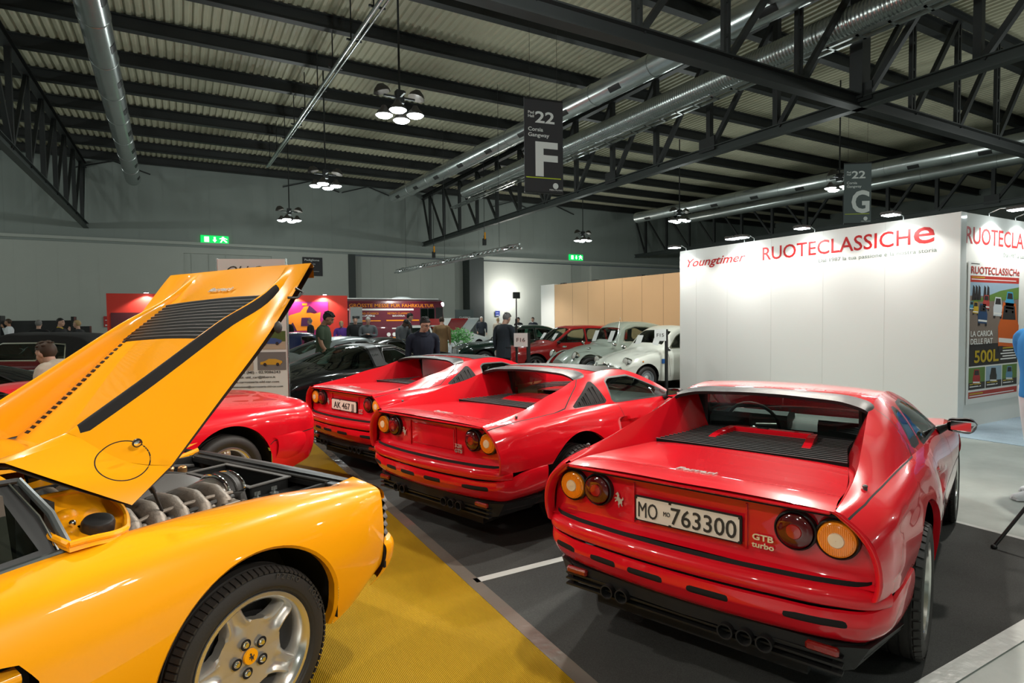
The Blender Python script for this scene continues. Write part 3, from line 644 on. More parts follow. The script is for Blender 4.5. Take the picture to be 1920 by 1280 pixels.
# magazine poster
t = thing('magazine_poster', 'tall magazine cover poster with small cars on the white side wall', 'poster', (9.66, 4.09, .33)); W_, H_ = 1.66, 2.04
def lay(name, x0, x1, z0, z1, m, d): return obj(name, box(x0*W_, x1*W_, -.002-.0004*d, -.0004*d, z0*H_, z1*H_), m, t, None)
def pt(s, x0, x1, z, cap, m, bold=.01, d=6): return obj('lettering', textg(s, cap*H_, .0006, bold, width=(x1-x0)*W_, align='LEFT').tf(frame((x0*W_, -.0004*d-.0034, z*H_), (1, 0, 0), (0, 0, 1))), m, t)
pm = lambda n, c: mat(n, c, .35)
cW, cSky, cHill, cGnd, cDk, cR, cG = pm('poster_white', (.78, .79, .76)), pm('poster_sky', (.30, .42, .52)), pm('poster_hill', (.12, .22, .05)), pm('poster_asphalt', (.22, .17, .14)), pm('poster_dark', (.035, .03, .03)), pm('poster_red', (.42, .04, .03)), pm('poster_gold', (.50, .36, .02))
lay('paper', 0, 1, 0, 1, cW, 0); lay('red_band', .04, .96, .875-.02, .90, cR, 1); lay('photo_sky', .04, .96, .76, .855, cSky, 1); lay('photo_ground', .04, .96, .42, .76, cGnd, 1); lay('photo_shadow', .04, .96, .265, .42, cDk, 1)
obj('photo_hill', prism([(.3*W_, .72*H_), (.96*W_, .74*H_), (.96*W_, .83*H_), (.6*W_, .80*H_), (.35*W_, .76*H_), (.04*W_, .72*H_)], -.0032, -.002, 'xz'), cHill, t, None)
for x in (.07, .12, .17, .27, .33): obj('photo_tree', prism([(x*W_, .73*H_), ((x+.06)*W_, .73*H_), ((x+.05)*W_, .82*H_), ((x+.02)*W_, .835*H_)], -.0038, -.003, 'xz'), cDk, t, None)
def pcar(x, z, s, col, nm='photo_car'):
    q = lambda pts, m, d, n: obj(n, prism([((x+a*s)*W_, (z+b*s*.8)*H_) for a, b in pts], -.0048, -.004, 'xz'), m, o_, None)
    o_ = obj(nm, prism([((x+a*s)*W_, (z+b*s*.8)*H_) for a, b in ((-.5, -.45), (.45, -.5), (.5, .0), (.40, .15), (.33, .52), (-.30, .55), (-.42, .15), (-.52, .0))], -.0043, -.003, 'xz'), col, t, None)
    q([(-.33, .16), (.33, .14), (.27, .46), (-.25, .48)], cDk, 6, 'windscreen'); q([(-.48, -.36), (.45, -.42), (.45, -.32), (-.48, -.26)], cW, 6, 'bumper'); q([(-.5, -.58), (-.28, -.58), (-.28, -.45), (-.5, -.45)], cDk, 6, 'tyre'); q([(.25, -.62), (.45, -.62), (.45, -.5), (.25, -.5)], cDk, 6, 'tyre')
for a in ((.07, .69, .07, pm('poster_car_blue', (.08, .30, .45))), (.14, .675, .10, pm('poster_car_yellow', (.60, .40, .03))), (.33, .715, .12, pm('poster_car_red', (.45, .06, .05))), (.27, .63, .17, pm('poster_car_navy', (.03, .07, .16))), (.55, .68, .17, pm('poster_car_white', (.6, .64, .66))), (.78, .72, .17, pm('poster_car_cyan', (.05, .32, .55))), (.77, .54, .40, pm('poster_car_orange', (.62, .12, .02)))): pcar(*a)
pt('RUOTECLASSICHe', .05, .96, .915, .052, cR, .012); pt('LA CARICA', .06, .46, .475, .040, cW, .02); pt('DELLE FIAT', .06, .46, .42, .040, cW, .02); pt('500L', .13, .58, .29, .088, cG, .03)
for i, z in enumerate((.375, .355, .335, .315, .295)): lay('print_line', .62+.04*(i % 2), .93, z, z+.009, cW if i else cG, 5)
for i, (c1, c2) in enumerate(((cHill, pm('poster_thumb_red', (.40, .03, .03))), (cSky, cDk), (cHill, pm('poster_thumb_blue', (.12, .28, .42))))):
    a = .04+i*.31; lay('thumbnail', a, a+.295, .10, .255, c1, 1); lay('thumbnail_foreground', a, a+.295, .10, .15, cDk, 3); pcar(a+.14, .185, .13, c2, 'thumbnail_car')
    for z in (.135, .118): lay('print_line', a+.02, a+.22, z, z+.007, cW if z < .13 else cG, 6)
lay('red_band', .04, .96, .04, .085, cR, 1); lay('print_line', .06, .9, .05, .057, cW, 3); lay('print_line', .06, .3, .066, .075, cG, 3); lay('print_line', .06, .9, .872, .878, cW, 3); lay('print_line', .06, .3, .886, .893, cG, 3); lay('print_line', .05, .2, .98, .985, cDk, 3)
# ------------------------------------------------------------------ tan stand wall
t = thing('tan_stand_wall', 'tan board stand wall behind the grey-green beetle-shaped car', 'stand wall', (13.4, 16, 0)); ti = Matrix.Translation((-13.4, -16, 0))
obj('board', box(13.4, 13.55, 9.0, 20.27, 0, 3.0).tf(ti), M['board'], t, None)
for y in np.arange(10, 20, 1.0): obj('board_joint', box(13.397, 13.401, y, y+.006, 0, 3.0).tf(ti), M['steel2'], t, None)
obj('white_end_panel', box(13.38, 13.56, 20.27, 21.30, 0, 3.03).tf(ti), M['white'], t, None)
for y in (12.6, 15, 17.5, 19.6): obj('lamp_clip', box(13.4, 13.55, y, y+.25, 3.0, 3.04).tf(ti), M['black'], t, None)
lamp('stand_light', 'SPOT', (11.5, 20.5, 3.6), 260, (1, .97, .92), .2, (0, 0, 0), 130)
for y in (11.0, 14.5, 17.5): l = lamp('stand_light', 'SPOT', (9.8, y, 5.0), 300, (1, .86, .66), .2, spot=100); aim(l, (13.0, y, 1.0))
# ------------------------------------------------------------------ stand number posts
def number_post(x, y, text, lab):
    t = thing('stand_number_sign', lab, 'number sign', (x, y, 0)); obj('post', merge(box(-.03, .03, -.02, .02, .01, 1.36), box(-.16, .16, -.16, .16, 0, .012)), M['black'], t, None)
    c, s = .87, -.49   # board faces the camera side
    f = frame((-.155*c, -.155*s-.03, 1.235), (c, s, 0), (0, 0, 1)); obj('board', box(-.125, .125, -.125, .125, -.006, .006).tf(f), M['whitep'], t, None)
    obj('lettering', textg(text, .075, .003, .008, width=.155).tf(f @ Matrix.Translation((0, -.035, .008))), M['printdark'], t)
number_post(5.50, 9.20, 'F16', 'white square sign reading F16 on a black post')
number_post(9.13, 9.45, 'F15', 'white square sign reading F15 on a black post at the stand wall')
t = thing('black_pole', 'thin black pole left of the F16 sign post', 'pole', (5.45, 9.55, 0)); obj('tube', merge(cyl((0, 0, 0), (0, 0, 1.62), .022), cyl((0, 0, 1.62), (0, 0, 2.0), .008), cyl((0, 0, 0), (0, 0, .015), .15, 20)), M['black'], t)
# ------------------------------------------------------------------ roll-up panel of the body shop
t = thing('display_panel', 'tall white display panel with script title and small car photos', 'display panel', (.86, 8.86, 0), math.radians(-23)); w = .45
obj('board', box(-w, w, -.03, .03, .02, 2.48), M['white'], t, None); obj('foot', prism([(w*1.12*math.cos(a), .16*math.sin(a)) for a in np.linspace(0, 2*PI, 28)[:-1]], 0, .02), M['whitep'], t, None)
obj('edge_strip', box(-w-.012, -w, -.035, .035, .02, 2.49), M['galv'], t, None); obj('edge_strip', box(w, w+.012, -.035, .035, .02, 2.49), M['galv'], t, None)
def pp(s, x, z, cap, wd, bold=.0, shear=0): obj('lettering', textg(s, cap, .003, bold, shear, width=wd).tf(frame((x, -.034, z), (1, 0, 0), (0, 0, 1))), M['printdark'], t)
pp('Old Car', -.02, 2.26, .13, .62, .0, .4); pp('Carrozzeria', .13, 1.83, .07, .50, 0, .3); pp('Restauro', .13, 1.69, .07, .44, 0, .3)
pp('Gaggiano (MI) - 02.9086243', .0, .90, .035, .70, .008); pp('e-mail: old_car@libero.it', .0, .835, .030, .56, .008); pp('www.carrozzeria-old-car.com', 0, .770, .030, .66, .008); pp('amministrazione@carrozzeria-old-car.com', 0, .705, .026, .76, .008)
cS, cT, cB, cC = pm('photo_road', (.20, .19, .18)), pm('photo_green', (.09, .14, .03)), pm('photo_sepia', (.52, .42, .30)), pm('photo_blue', (.05, .10, .30))
for (x, z, bg, fg, cc) in ((-.20, 1.36, cT, cS, cR), (.24, 1.36, cT, cB, cC), (-.20, 1.07, cB, cB, cS), (.24, 1.07, cS, cS, pm('photo_yellow', (.70, .38, .03)))):
    p = obj('photo_print', box(x-.19, x+.19, -.036, -.03, z-.125, z+.125), bg, t, None); obj('photo_ground', box(x-.19, x+.19, -.038, -.036, z-.125, z-.02), fg, p, None)
    obj('photo_car', prism([(x+a*.36, z-.02+b*.34) for a, b in ((-.42, -.08), (.30, -.10), (.40, .0), (.38, .06), (.15, .14), (-.1, .15), (-.25, .06), (-.42, .02))], -.042, -.038, 'xz'), cc, p, None)
    obj('photo_wheels', merge(*[prism([(x+a+.022*math.cos(k), z-.048+.024*math.sin(k)) for k in np.linspace(0, 2*PI, 12)[:-1]], -.045, -.042, 'xz') for a in (-.09, .08)]), cDk, p, None)
# ------------------------------------------------------------------ red stand and its posters
t = thing('red_stand', 'red stand wall with lit posters in front of the back wall', 'stand wall', (2.5, 33, 0)); ti = Matrix.Translation((-2.5, -33, 0))
obj('board', box(-3.05, 8.03, 33.0, 33.2, 0, 3.0).tf(ti), M['redwall'], t, None)
t = thing('car_poster', 'pink and orange poster with a stylised orange car on the red stand', 'poster', (4.9+.72, 32.98, .35)); 
mPk, mOr, mVi = pm('poster_magenta', (.40, .02, .14)), pm('poster_orange', (.80, .22, .01)), pm('poster_violet', (.06, .01, .05))
obj('paper', box(-1.35, 1.35, -.02, 0, 0, 2.3), mPk, t, None)
obj('car_drawing', prism([(-1.0, .9), (-.95, 1.4), (-.6, 1.6), (-.1, 1.75), (.1, 2.05), (.35, 2.05), (.2, 1.8), (.6, 1.65), (.95, 1.75), (.9, 1.3), (1.05, .9), (.5, .75), (-.5, .75)], -.035, -.02, 'xz'), mOr, t, None)
obj('car_windows', prism([(-.1, 1.0), (.45, 1.0), (.42, 1.45), (-.05, 1.45)], -.045, -.035, 'xz'), mVi, t, None); obj('car_shadow', merge(prism([(-.9, .75), (-.3, .75), (-.5, 1.2)], -.045, -.035, 'xz'), prism([(.2, 1.72), (.75, 1.75), (.5, 2.0), (.35, 2.1)], -.045, -.02, 'xz')), mVi, t, None)
obj('print_lines', merge(box(-.5, .5, -.035, -.02, .45, .52), box(-.4, .4, -.035, -.02, .3, .36), box(.0, .25, -.035, -.02, 2.1, 2.22)), mOr, t, None)
t = thing('dark_poster', 'dark maroon poster on the left part of the red stand', 'poster', (-1.6, 32.98, 0.1)); obj('paper', box(-1.3, 2.2, -.02, 0, 0, 2.0), pm('poster_maroon', (.10, .02, .025)), t, None); obj('print_lines', merge(box(-.9, -.7, -.03, -.02, 1.1, 1.5), box(.2, .5, -.03, -.02, .9, 1.6)), mOr, t, None)
for x, lab in ((-1.45, 'above the dark poster'), (5.2, 'above the orange car poster, left of two'), (6.75, 'above the orange car poster, right of two')):
    spot_arm(x, 33.0, 3.0, 0, -1, 'arm spotlight on top of the red stand '+lab, 'arm spotlights on the red stand', 230)
t = thing('info_pillar', 'grey information pillar between the red stand and the bus', 'info pillar', (8.35, 32.5, 0)); obj('body', box(-.35, .35, -.1, .1, 0, 1.5), M['steel2'], t, None); obj('top_panel', box(-.33, .33, -.12, .12, 1.5, 2.35), M['silverp'], t, None); obj('print', box(-.22, .18, -.13, -.12, 1.72, 1.86), M['steel'], t, None)
# ------------------------------------------------------------------ maroon exhibition bus
t = thing('exhibition_bus', 'maroon single-deck bus with orange lettering beyond the red stand', 'bus', (13.2, 40, 0)); bx0, bx1 = -5.2, 3.80
mb = mat('bus_maroon', (.10, .010, .022), .3, coat=.7); mo = pm('bus_orange', (.75, .26, .01))
prof = [(0, .35), (0, 2.72), (.10, 2.95), (.45, 3.06), (2.05, 3.06), (2.40, 2.95), (2.5, 2.72), (2.5, .35)]
obj('body', merge(prism(prof, bx0, bx1-.35, 'yz'), G([(bx1-.35, y, z) for y, z in prof]+[(bx1-(.05 if z < 1.2 else .05+(z-1.2)*.22), .12+y*.90, z if z < 2.9 else 2.88) for y, z in prof], [(i, (i+1) % 8, 8+(i+1) % 8, 8+i) for i in range(8)]+[tuple(range(8, 16))])), mb, t, 30)
obj('roof_top', box(bx0, bx1-.5, .35, 2.15, 3.06, 3.16, .04), M['whitep'], t, None); obj('roof_hatch', ellipsoid((.75, 1.2, 3.16), (.75, .6, .16)), M['whitep'], t)
def bt(s, x, z, cap, wd, m, b=.004): obj('lettering', textg(s, cap, .01, b, width=wd).tf(frame((x, -.01, z), (1, 0, 0), (0, 0, 1))), m, t)
bt('GRÖSSTE MESSE FÜR FAHRKULTUR', -.30, 2.52, .24, 6.1, mo); obj('white_stripe', box(-3.5, 1.2, -.015, 0, 2.30, 2.42), M['whitep'], t, None)
bt('RETRO CLASSICS', -2.1, 2.03, .13, 1.5, mo); bt('COLOGNE', -2.1, 1.86, .12, 1.0, M['signwhite']); bt('RETRO CLASSICS', .1, 2.03, .13, 1.6, mo); bt('BAVARIA', .1, 1.86, .12, .9, M['signwhite'])
obj('orange_stripe', merge(box(-3.0, -1.2, -.015, 0, 1.55, 1.62), box(-.8, 1.6, -.015, 0, 1.55, 1.64), box(-.9, .3, -.015, 0, .30, .42)), mo, t, None)
obj('white_print', merge(box(-.4, 1.0, -.015, 0, 1.0, 1.08)), M['signwhite'], t, None)
for x in (-.65, -.25): obj('round_print', lathe([(-.015, .14), (-.015, .001)], 20, axis='y', c=(x, 0, .62)), M['signwhite'], t)
for (a, b) in ((1.75, 2.25), (2.3, 2.75)): obj('door_window', box(a, b, -.02, .0, .75, 2.4), M['gglass'], t, None); 
obj('door_frames', merge(box(1.70, 2.80, -.012, -.002, .5, 2.45)), M['black'], t, None); obj('windscreen', box(2.88, 3.42, -.02, 0, 1.15, 2.5), M['black'], t, None)
obj('headlamp', box(3.58, 3.60, .0, .2, .7, .9), M['chrome'], t, None); obj('corner_lamp', ellipsoid((3.44, .05, 2.72), (.12, .08, .16)), M['lampglow'], t)
for x in (-3.4, 2.2): obj('wheel', lathe([(0, .001), (0, .30), (-.02, .46), (.25, .46)], 28, axis='y', c=(x, -.02, .46)), M['rubber'], t)
t = thing('dark_totem', 'dark totem sign standing right of the bus', 'sign', (18.6, 40.5, 0)); obj('board', box(-.75, .75, -.05, .05, 0, 2.35), M['signgrey'], t, None); obj('lettering', textg('CLASSICS', .13, .01, .01, width=.9).tf(frame((0, -.07, 1.7), (1, 0, 0), (0, 0, 1))), M['signwhite'], t)
# left background: poster stand and black display boxes
t = thing('poster_stand', 'white stand with blue picture at the far left', 'display panel', (-9.4, 40, 0)); obj('board', box(-.75, .9, -.05, .05, 0, 2.1), M['whitep'], t, None); obj('picture', box(-.72, .87, -.06, -.05, 1.2, 2.05), pm('picture_blue', (.05, .30, .55)), t, None); obj('picture_highlight', prism([(-.5, 1.35), (.7, 1.6), (.8, 1.8), (-.3, 1.62)], -.07, -.06, 'xz'), M['signwhite'], t, None)
t = thing('black_display_box', 'black open display case behind the maroon soft-top car', 'display case', (-4.9, 30, 0)); obj('case', merge(box(-1.3, 1.0, .2, .3, 0, 1.75), box(-1.35, -1.25, -.4, .3, 0, 1.95), box(.95, 1.05, -.4, .3, 0, 1.9), box(1.0, 1.55, -.3, .3, 0, 1.5)), M['black'], t, None)
# ------------------------------------------------------------------ wheels
def tyre_g(R, w, rr, tread=44):
    h = w/2; s = R-rr
    prof = [(-h*.80, rr), (-h*.97, rr+s*.25), (-h, rr+s*.5), (-h*.95, rr+s*.78), (-h*.84, R-.010), (-h*.70, R-.002)]
    for k in (-.45, -.15, .15, .45):
        prof += [((k-.035)*h*1.3, R), ((k-.03)*h*1.3, R-.007), ((k+.03)*h*1.3, R-.007), ((k+.035)*h*1.3, R)]
    prof += [(h*.70, R-.002), (h*.84, R-.010), (h*.95, rr+s*.78), (h, rr+s*.5), (h*.985, rr+s*.33), (h*.965, rr+s*.30), (h*.955, rr+s*.22), (h*.86, rr+s*.10), (h*.80, rr)]
    g = lathe(prof, 56)
    # raised shoulder blocks of the tread
    for side in (-1, 1):
        for i in range(tread):
            a = 2*PI*i/tread; da = 2*PI/tread*.36
            V = []
            for (t, r) in ((side*h*.66, R-.001), (side*h*.955, R-.016), (side*h*.955, R-.009), (side*h*.72, R+.004)):
                for q in (-da, da): V.append((r*math.cos(a+q), t, r*math.sin(a+q)))
            g.add(G(V, [(0, 1, 3, 2), (2, 3, 5, 4), (4, 5, 7, 6), (6, 7, 1, 0), (0, 2, 4, 6), (1, 7, 5, 3)]))
    return g
def star_rim(rr, w, spokes=5, r0=.085, we=.030, k=.03, dish=.045, ridge=.010, face_in=.03, rib=.006, nw=12, valley=.3, phase=0.):
    """alloy wheel, outside face towards +y: returns barrel+lip, spokes"""
    h = w/2
    barrel = lathe([(h*.84, rr+.004), (h*.90, rr+.012), (h*.93, rr+.010), (h*.93, rr-.003), (h*.86, rr-.014), (h*.45, rr-.030), (-h*.3, rr-.045), (-h*.8, rr-.03), (-h*.84, rr)], 56)
    g = G(); hf = h-face_in
    for s in range(spokes):
        A = PI/2+phase+2*PI*s/spokes; nr = 14; V = []
        for i in range(nr+1):
            r = r0+(rr-.020-r0)*i/nr; hw = we+(r0*math.tan(PI/spokes)-we)*math.exp(-(r-r0)/k)
            y = hf-dish*(1-(r-r0)/(rr-r0))**1.5*.3-dish*max(0, (r-r0)/(rr-r0)-.72)*1.4
            for j in range(nw+1):
                q = -1+2*j/nw; rd = (math.exp(-((abs(q)-.72)/.2)**2)*ridge-(ridge*valley)*math.exp(-(q/.4)**2))*min(1, (r-r0)/.035)
                if abs(q) > .93 and i > 2: rd -= rib
                x = r; z = q*hw
                V.append((x*math.cos(A)-z*math.sin(A), y+rd, x*math.sin(A)+z*math.cos(A)))
        F = []
        W_ = nw+1
        for i in range(nr):
            for j in range(nw): F.append((i*W_+j, i*W_+j+1, (i+1)*W_+j+1, (i+1)*W_+j))
        n0 = len(V)
        for i in range(nr+1):
            for j in (0, nw): x, y, z = V[i*W_+j]; V.append((x*.99, y-.045, z*.99))
        for i in range(nr):
            F.append((i*W_, (i+1)*W_, n0+(i+1)*2, n0+i*2)); F.append((i*W_+nw, n0+i*2+1, n0+(i+1)*2+1, (i+1)*W_+nw))
        V.append((0, hf-dish*.3, 0)); F += [(len(V)-1, j+1, j) for j in range(nw)]
        g.add(G(V, F))
    return barrel, g
def horse_g(h, depth=.003):
    """small rearing-horse emblem, height h, in text space"""
    P = [(.45, .0), (.52, .02), (.50, .14), (.58, .26), (.66, .30), (.70, .18), (.80, .10), (.84, .14), (.77, .22), (.80, .36), (.74, .46), (.90, .52), (.94, .66), (.86, .74), (.84, .64), (.72, .56), (.58, .60), (.48, .70), (.50, .84), (.42, .95), (.30, 1.), (.22, .92), (.12, .88), (.16, .82), (.28, .83), (.30, .72), (.24, .62), (.12, .66), (.02, .60), (.06, .55), (.16, .58), (.24, .52), (.10, .44), (.06, .34), (.12, .34), (.18, .40), (.34, .44), (.42, .34), (.38, .22), (.44, .12)]
    g = prism([((x-.5)*h*.72, (y-.5)*h) for x, y in P], 0, depth); return g
def wheel(parent, x, y, R, w, rr, side, style='star', rimmat='alloy', tread=44, small=False, **k):
    """side +1: outer face towards +y"""
    t = obj('wheel', tyre_g(R, w, rr, tread if not small else 0).tf(Matrix.Scale(1, 4)), M['rubber'], parent)
    t.location = (x, y, R); t.rotation_euler = (0, 0, 0 if side > 0 else PI)
    if style == 'star':
        b, s = star_rim(rr, w, **k); obj('rim', b, M['alloy2' if rimmat == 'alloy' else rimmat], t); obj('spokes', s, M[rimmat], t)
    else:   # pressed steel wheel with hub cap
        h = w/2
        obj('rim', lathe([(h*.86, rr+.006), (h*.9, rr+.003), (h*.8, rr-.015), (h*.45, rr-.025), (h*.42, rr-.045), (h*.6, rr*.72), (h*.62, rr*.5), (h*.5, rr*.45), (h*.5, .001)], 36), M[rimmat], t)
        obj('hub_cap', lathe([(h*.5, rr*.5), (h*.72, rr*.46), (h*.88, rr*.3), (h*.92, .001)], 28), M['chrome'], t)
    obj('brake_shade_disc', lathe([(-.01, rr*.84), (.0, rr*.84), (.0, .02)], 28), M['dark'], t)  # brake disc widened and blackened: painted shade between the spokes
    return t
def arch_liner(x, y0, y1, r, z):
    """dark inner wheel arch: half drum open below, plus inner wall"""
    g = lathe([(y1, r), (y0, r)], 28, c=(x, 0, z), a0=-.1, a1=PI+.1)
    g.add(lathe([(y0, r), (y0, .02)], 28, c=(x, 0, z), a0=-.1, a1=PI+.1)); return g
# ------------------------------------------------------------------ mid-engined two-seater (rear axle at x = 0, nose towards +x)
def interp_tab(tab, x):
    xs = [t[0] for t in tab]; return np.interp(x, xs, [t[1] for t in tab])
SH = [ # x, eight (y, z) rows: sill, lower side, crease, upper side, shoulder, buttress foot, flank, ridge
 (-.835, [(.757, .555), (.768, .60), (.770, .64), (.755, .73), (.712, .805), (.655, .853), (.638, .866), (.618, .874)]),
 (-.70, [(.794, .555), (.799, .60), (.801, .64), (.788, .74), (.755, .828), (.682, .874), (.655, .886), (.622, .894)]),
 (-.42, [(.816, .555), (.823, .60), (.825, .65), (.811, .75), (.775, .848), (.704, .888), (.660, .915), (.614, .935)]),
 (-.15, [(.826, .52), (.842, .60), (.845, .65), (.830, .76), (.785, .860), (.722, .896), (.656, .953), (.590, .998)]),
 (.08, [(.832, .45), (.850, .56), (.852, .64), (.838, .755), (.790, .862), (.736, .897), (.655, .985), (.566, 1.040)]),
 (.28, [(.835, .33), (.860, .50), (.865, .61), (.850, .74), (.797, .858), (.748, .893), (.655, 1.018), (.548, 1.092)]),
 (.62, [(.800, .20), (.848, .40), (.860, .57), (.845, .72), (.797, .846), (.762, .880), (.655, 1.040), (.548, 1.140)]),
 (1.05, [(.790, .20), (.835, .38), (.850, .55), (.835, .70), (.792, .826), (.768, .860), (.672, 1.015), (.560, 1.125)]),
 (1.48, [(.790, .20), (.835, .38), (.850, .54), (.836, .68), (.800, .800), (.780, .833), (.725, .90), (.668, .965)]),
 (1.80, [(.790, .20), (.838, .38), (.852, .54), (.842, .68), (.808, .785), (.775, .814), (.735, .824), (.700, .828)]),
 (2.35, [(.800, .40), (.850, .48), (.858, .56), (.848, .68), (.803, .775), (.752, .796), (.682, .795), (.605, .785)]),
 (2.80, [(.770, .30), (.820, .45), (.832, .54), (.812, .63), (.762, .700), (.700, .716), (.632, .712), (.56, .702)]),
 (3.15, [(.680, .30), (.720, .42), (.730, .50), (.715, .56), (.680, .602), (.620, .614), (.57, .606), (.50, .600)]),
 (3.33, [(.500, .35), (.540, .42), (.550, .47), (.540, .50), (.510, .520), (.47, .526), (.43, .526), (.38, .526)])]
def sport_disp(B):
    """scooped air intake in the flank behind the door"""
    x, y, z = B[..., 0], B[..., 1], B[..., 2]
    t = np.clip((1.38-x)/(1.38-.56), 0, 1); zt = .615+.155*t; zb = .605-.03*t
    ins = (x > .56) & (x < 1.38)
    e = .018
    m = np.clip((zt-z)/e, 0, 1)*np.clip((z-zb)/.05, 0, 1)*ins
    edge = np.clip((x-.56)/.05, 0, 1)
    B = B.copy(); B[..., 1] -= m*edge*(.075*t**1.3)
    return B
def sports_car(name, label, cat, loc, heading, paint, gts, plate=None, badge=None, inner='leather', group=None, detail=True, wheelmat='alloy', bumper_slots=True):
    t = thing(name, label, cat, (loc[0], loc[1], .008), math.radians(heading), group); P = M[paint]
    C = [[(x-(.03 if (x < -.8) else 0)*((z-.555)/.32) if x < -.8 else x, y, z) for y, z in rows] for x, rows in SH]
    ns = [3, 5, 7, 7, 6, 8, 9, 8, 6, 8, 8, 6, 4]
    sh = surf(C, ns, 5, cr=(5,), disp=sport_disp, flip=True)
    # wheel arches
    _, sh = carve(sh, sdcirc((0, .33), .41)); _, sh = carve(sh, sdcirc((2.35, .32), .370))
    _, sh = carve(sh, lambda V: np.maximum(V[:, 2]-.46, np.abs(V[:, 0])-.407)); _, sh = carve(sh, lambda V: np.maximum(V[:, 2]-.40, np.abs(V[:, 0]-2.35)-.366))
    glass = G(); trim = G()
    hi = lambda fn: (lambda V: np.maximum(fn(V), .84-V[:, 2]))
    if gts:
        door = [(.56, .905), (.61, 1.06), (.68, 1.090), (1.0, 1.086), (1.10, 1.058), (1.56, .885), (1.50, .864), (.60, .893)]
        vent = [(.035, .907), (.40, 1.070), (.435, 1.066), (.485, .905)]
        vi, sh = carve(sh, hi(sdpoly(vent, rnd=.006)))
        pair('louvred_vent', vi, M['gap'], t)
        sl = G()
        for i in range(15):
            x = .085+i*.026; zt = min(1.045, .905+(x-.035)/.365*.157)-.008
            if x > .405: zt = 1.05-(x-.405)*1.7
            if zt < .925: continue
            ny = lambda z_: vi.V[(np.hypot(vi.V[:, 0]-x, vi.V[:, 2]-z_)).argmin(), 1]
            y0, y1 = ny(.912)-.008, ny(zt)-.008
            sl.add(G([(x-.004, y0+.016, .912), (x+.009, y0+.004, .912), (x+.009, y1+.004, zt), (x-.004, y1+.015, zt), (x-.004, y0-.02, .912), (x-.004, y1-.02, zt)], [(0, 1, 2, 3), (0, 3, 5, 4)]))
        pair('vent_slats', sl, M['slat'], t)
    else:
        door = [(.64, .900), (.73, 1.05), (.79, 1.088), (1.0, 1.088), (1.10, 1.06), (1.57, .880), (1.50, .862), (.64, .888)]
        q = [(.36, .908), (.52, 1.045), (.62, 1.084), (.70, 1.08), (.60, .905)]
        qi, sh = carve(sh, hi(sdpoly(q, rnd=.004))); g1, r1 = carve(qi, sdpoly(polyoff(q, -.016)))
        lo, up = carve(g1, lambda V: V[:, 2]-.945); trim.add(r1).add(lo); glass.add(up)
    di, sh = carve(sh, hi(sdpoly(door, rnd=.006))); g1, r1 = carve(di, sdpoly(polyoff(door, -.008))); trim.add(r1)
    vb, g1 = carve(g1, lambda V: np.abs(V[:, 0]-1.28+(V[:, 2]-.87)*.35)-.010); trim.add(vb); glass.add(g1)
    pair('side_window', glass, M['glass'], t); pair('window_trim', trim, M['black'], t)
    # panel gaps: door, engine cover foot line, crease moulding, bumper joint
    gaps = G()
    for ln in ([(.60, .885), (.62, .78), (.66, .60), (.70, .36), (.74, .245), (1.45, .245), (1.60, .45), (1.60, .74), (1.55, .85)],
               [(.03, .55), (.0, .55)]):
        a, sh = line_gap(sh, ln, w=.003); gaps.add(a)
    cf = lambda V: np.maximum(np.abs(V[:, 2]-.566)-.0045, np.maximum(V[:, 0]-3.3, -(V[:, 0]-.3)))
    a, sh = carve(refine(sh, cf), cf); gaps.add(a)
    # engine cover gap: from the tail along the foot then up to the roof
    foot = [(-.87, .659), (-.70, .689), (-.42, .711), (-.20, .722), (-.06, .715), (.08, .66), (.24, .60), (.36, .52)] if gts else [(-.87, .659), (-.70, .689), (-.42, .711), (-.15, .729), (.08, .743), (.24, .75), (.32, .72), (.38, .64), (.40, .52)]
    a, b = line_gap(sh, foot, ax=(0, 1), w=.0035)
    lo_, up_ = carve(a, lambda V: .80-V[:, 2]); gaps.add(lo_); sh = merge(b, up_)
    # painted rocker below the crease stays body colour; dark sill below
    sill, sh = carve(sh, lambda V: np.maximum(V[:, 2]-.235, np.maximum(.3-V[:, 0], V[:, 0]-2.1)))
    pair('sill', sill, M['black'], t)
    # arch lips
    lip = G()
    for (cx, cz, r) in ((0, .33, .41), (2.35, .32, .370)):
        n = 26; V = []; F = []
        for i in range(n+1):
            a_ = (-.1+(PI+.2)*i/n) if cx else (-.2+(PI-.55)*i/n)
            x, z = cx+r*math.cos(a_), cz+r*math.sin(a_)
            d = np.hypot(sh.V[:, 0]-x, sh.V[:, 2]-z)+(sh.V[:, 1] < .6)*9; j = d.argmin(); y = sh.V[j, 1]
            for (dr, dy) in ((0, 0), (0, -.03)): V.append((cx+(r+dr)*math.cos(a_), y+dy, cz+(r+dr)*math.sin(a_)))
        for i in range(n): F.append((2*i, 2*i+1, 2*i+3, 2*i+2))
        pair('arch_lip', G(V, F), P, t)
    body = merge(sh.both())
    bo = obj('body_shell', body, P, t)
    pair('panel_gaps', gaps, M['gap'], t)
    pair('wheel_well', arch_liner(0, .50, .79, .41, .33), M['dark'], t); pair('wheel_well', arch_liner(2.35, .5, .8, .370, .32), M['dark'], t)
    # ---- roof, windscreen, bonnet
    def half(pts):   # from +y edge to centre, then mirrored to -y
        return pts+[(x, -y, z) for x, y, z in pts[::-1] if y > 1e-6]
    # ridge curve of the shell for the top edges
    rx = np.array([c[7][0] for c in C]); ry = np.array([c[7][1] for c in C]); rz = np.array([c[7][2] for c in C])
    rid = np.vstack(_hint(np.stack([rx, ry, rz], 1), 10))
    def edge(x):
        return (x, float(np.interp(x, rid[:, 0], rid[:, 1])), float(np.interp(x, rid[:, 0], rid[:, 2])))
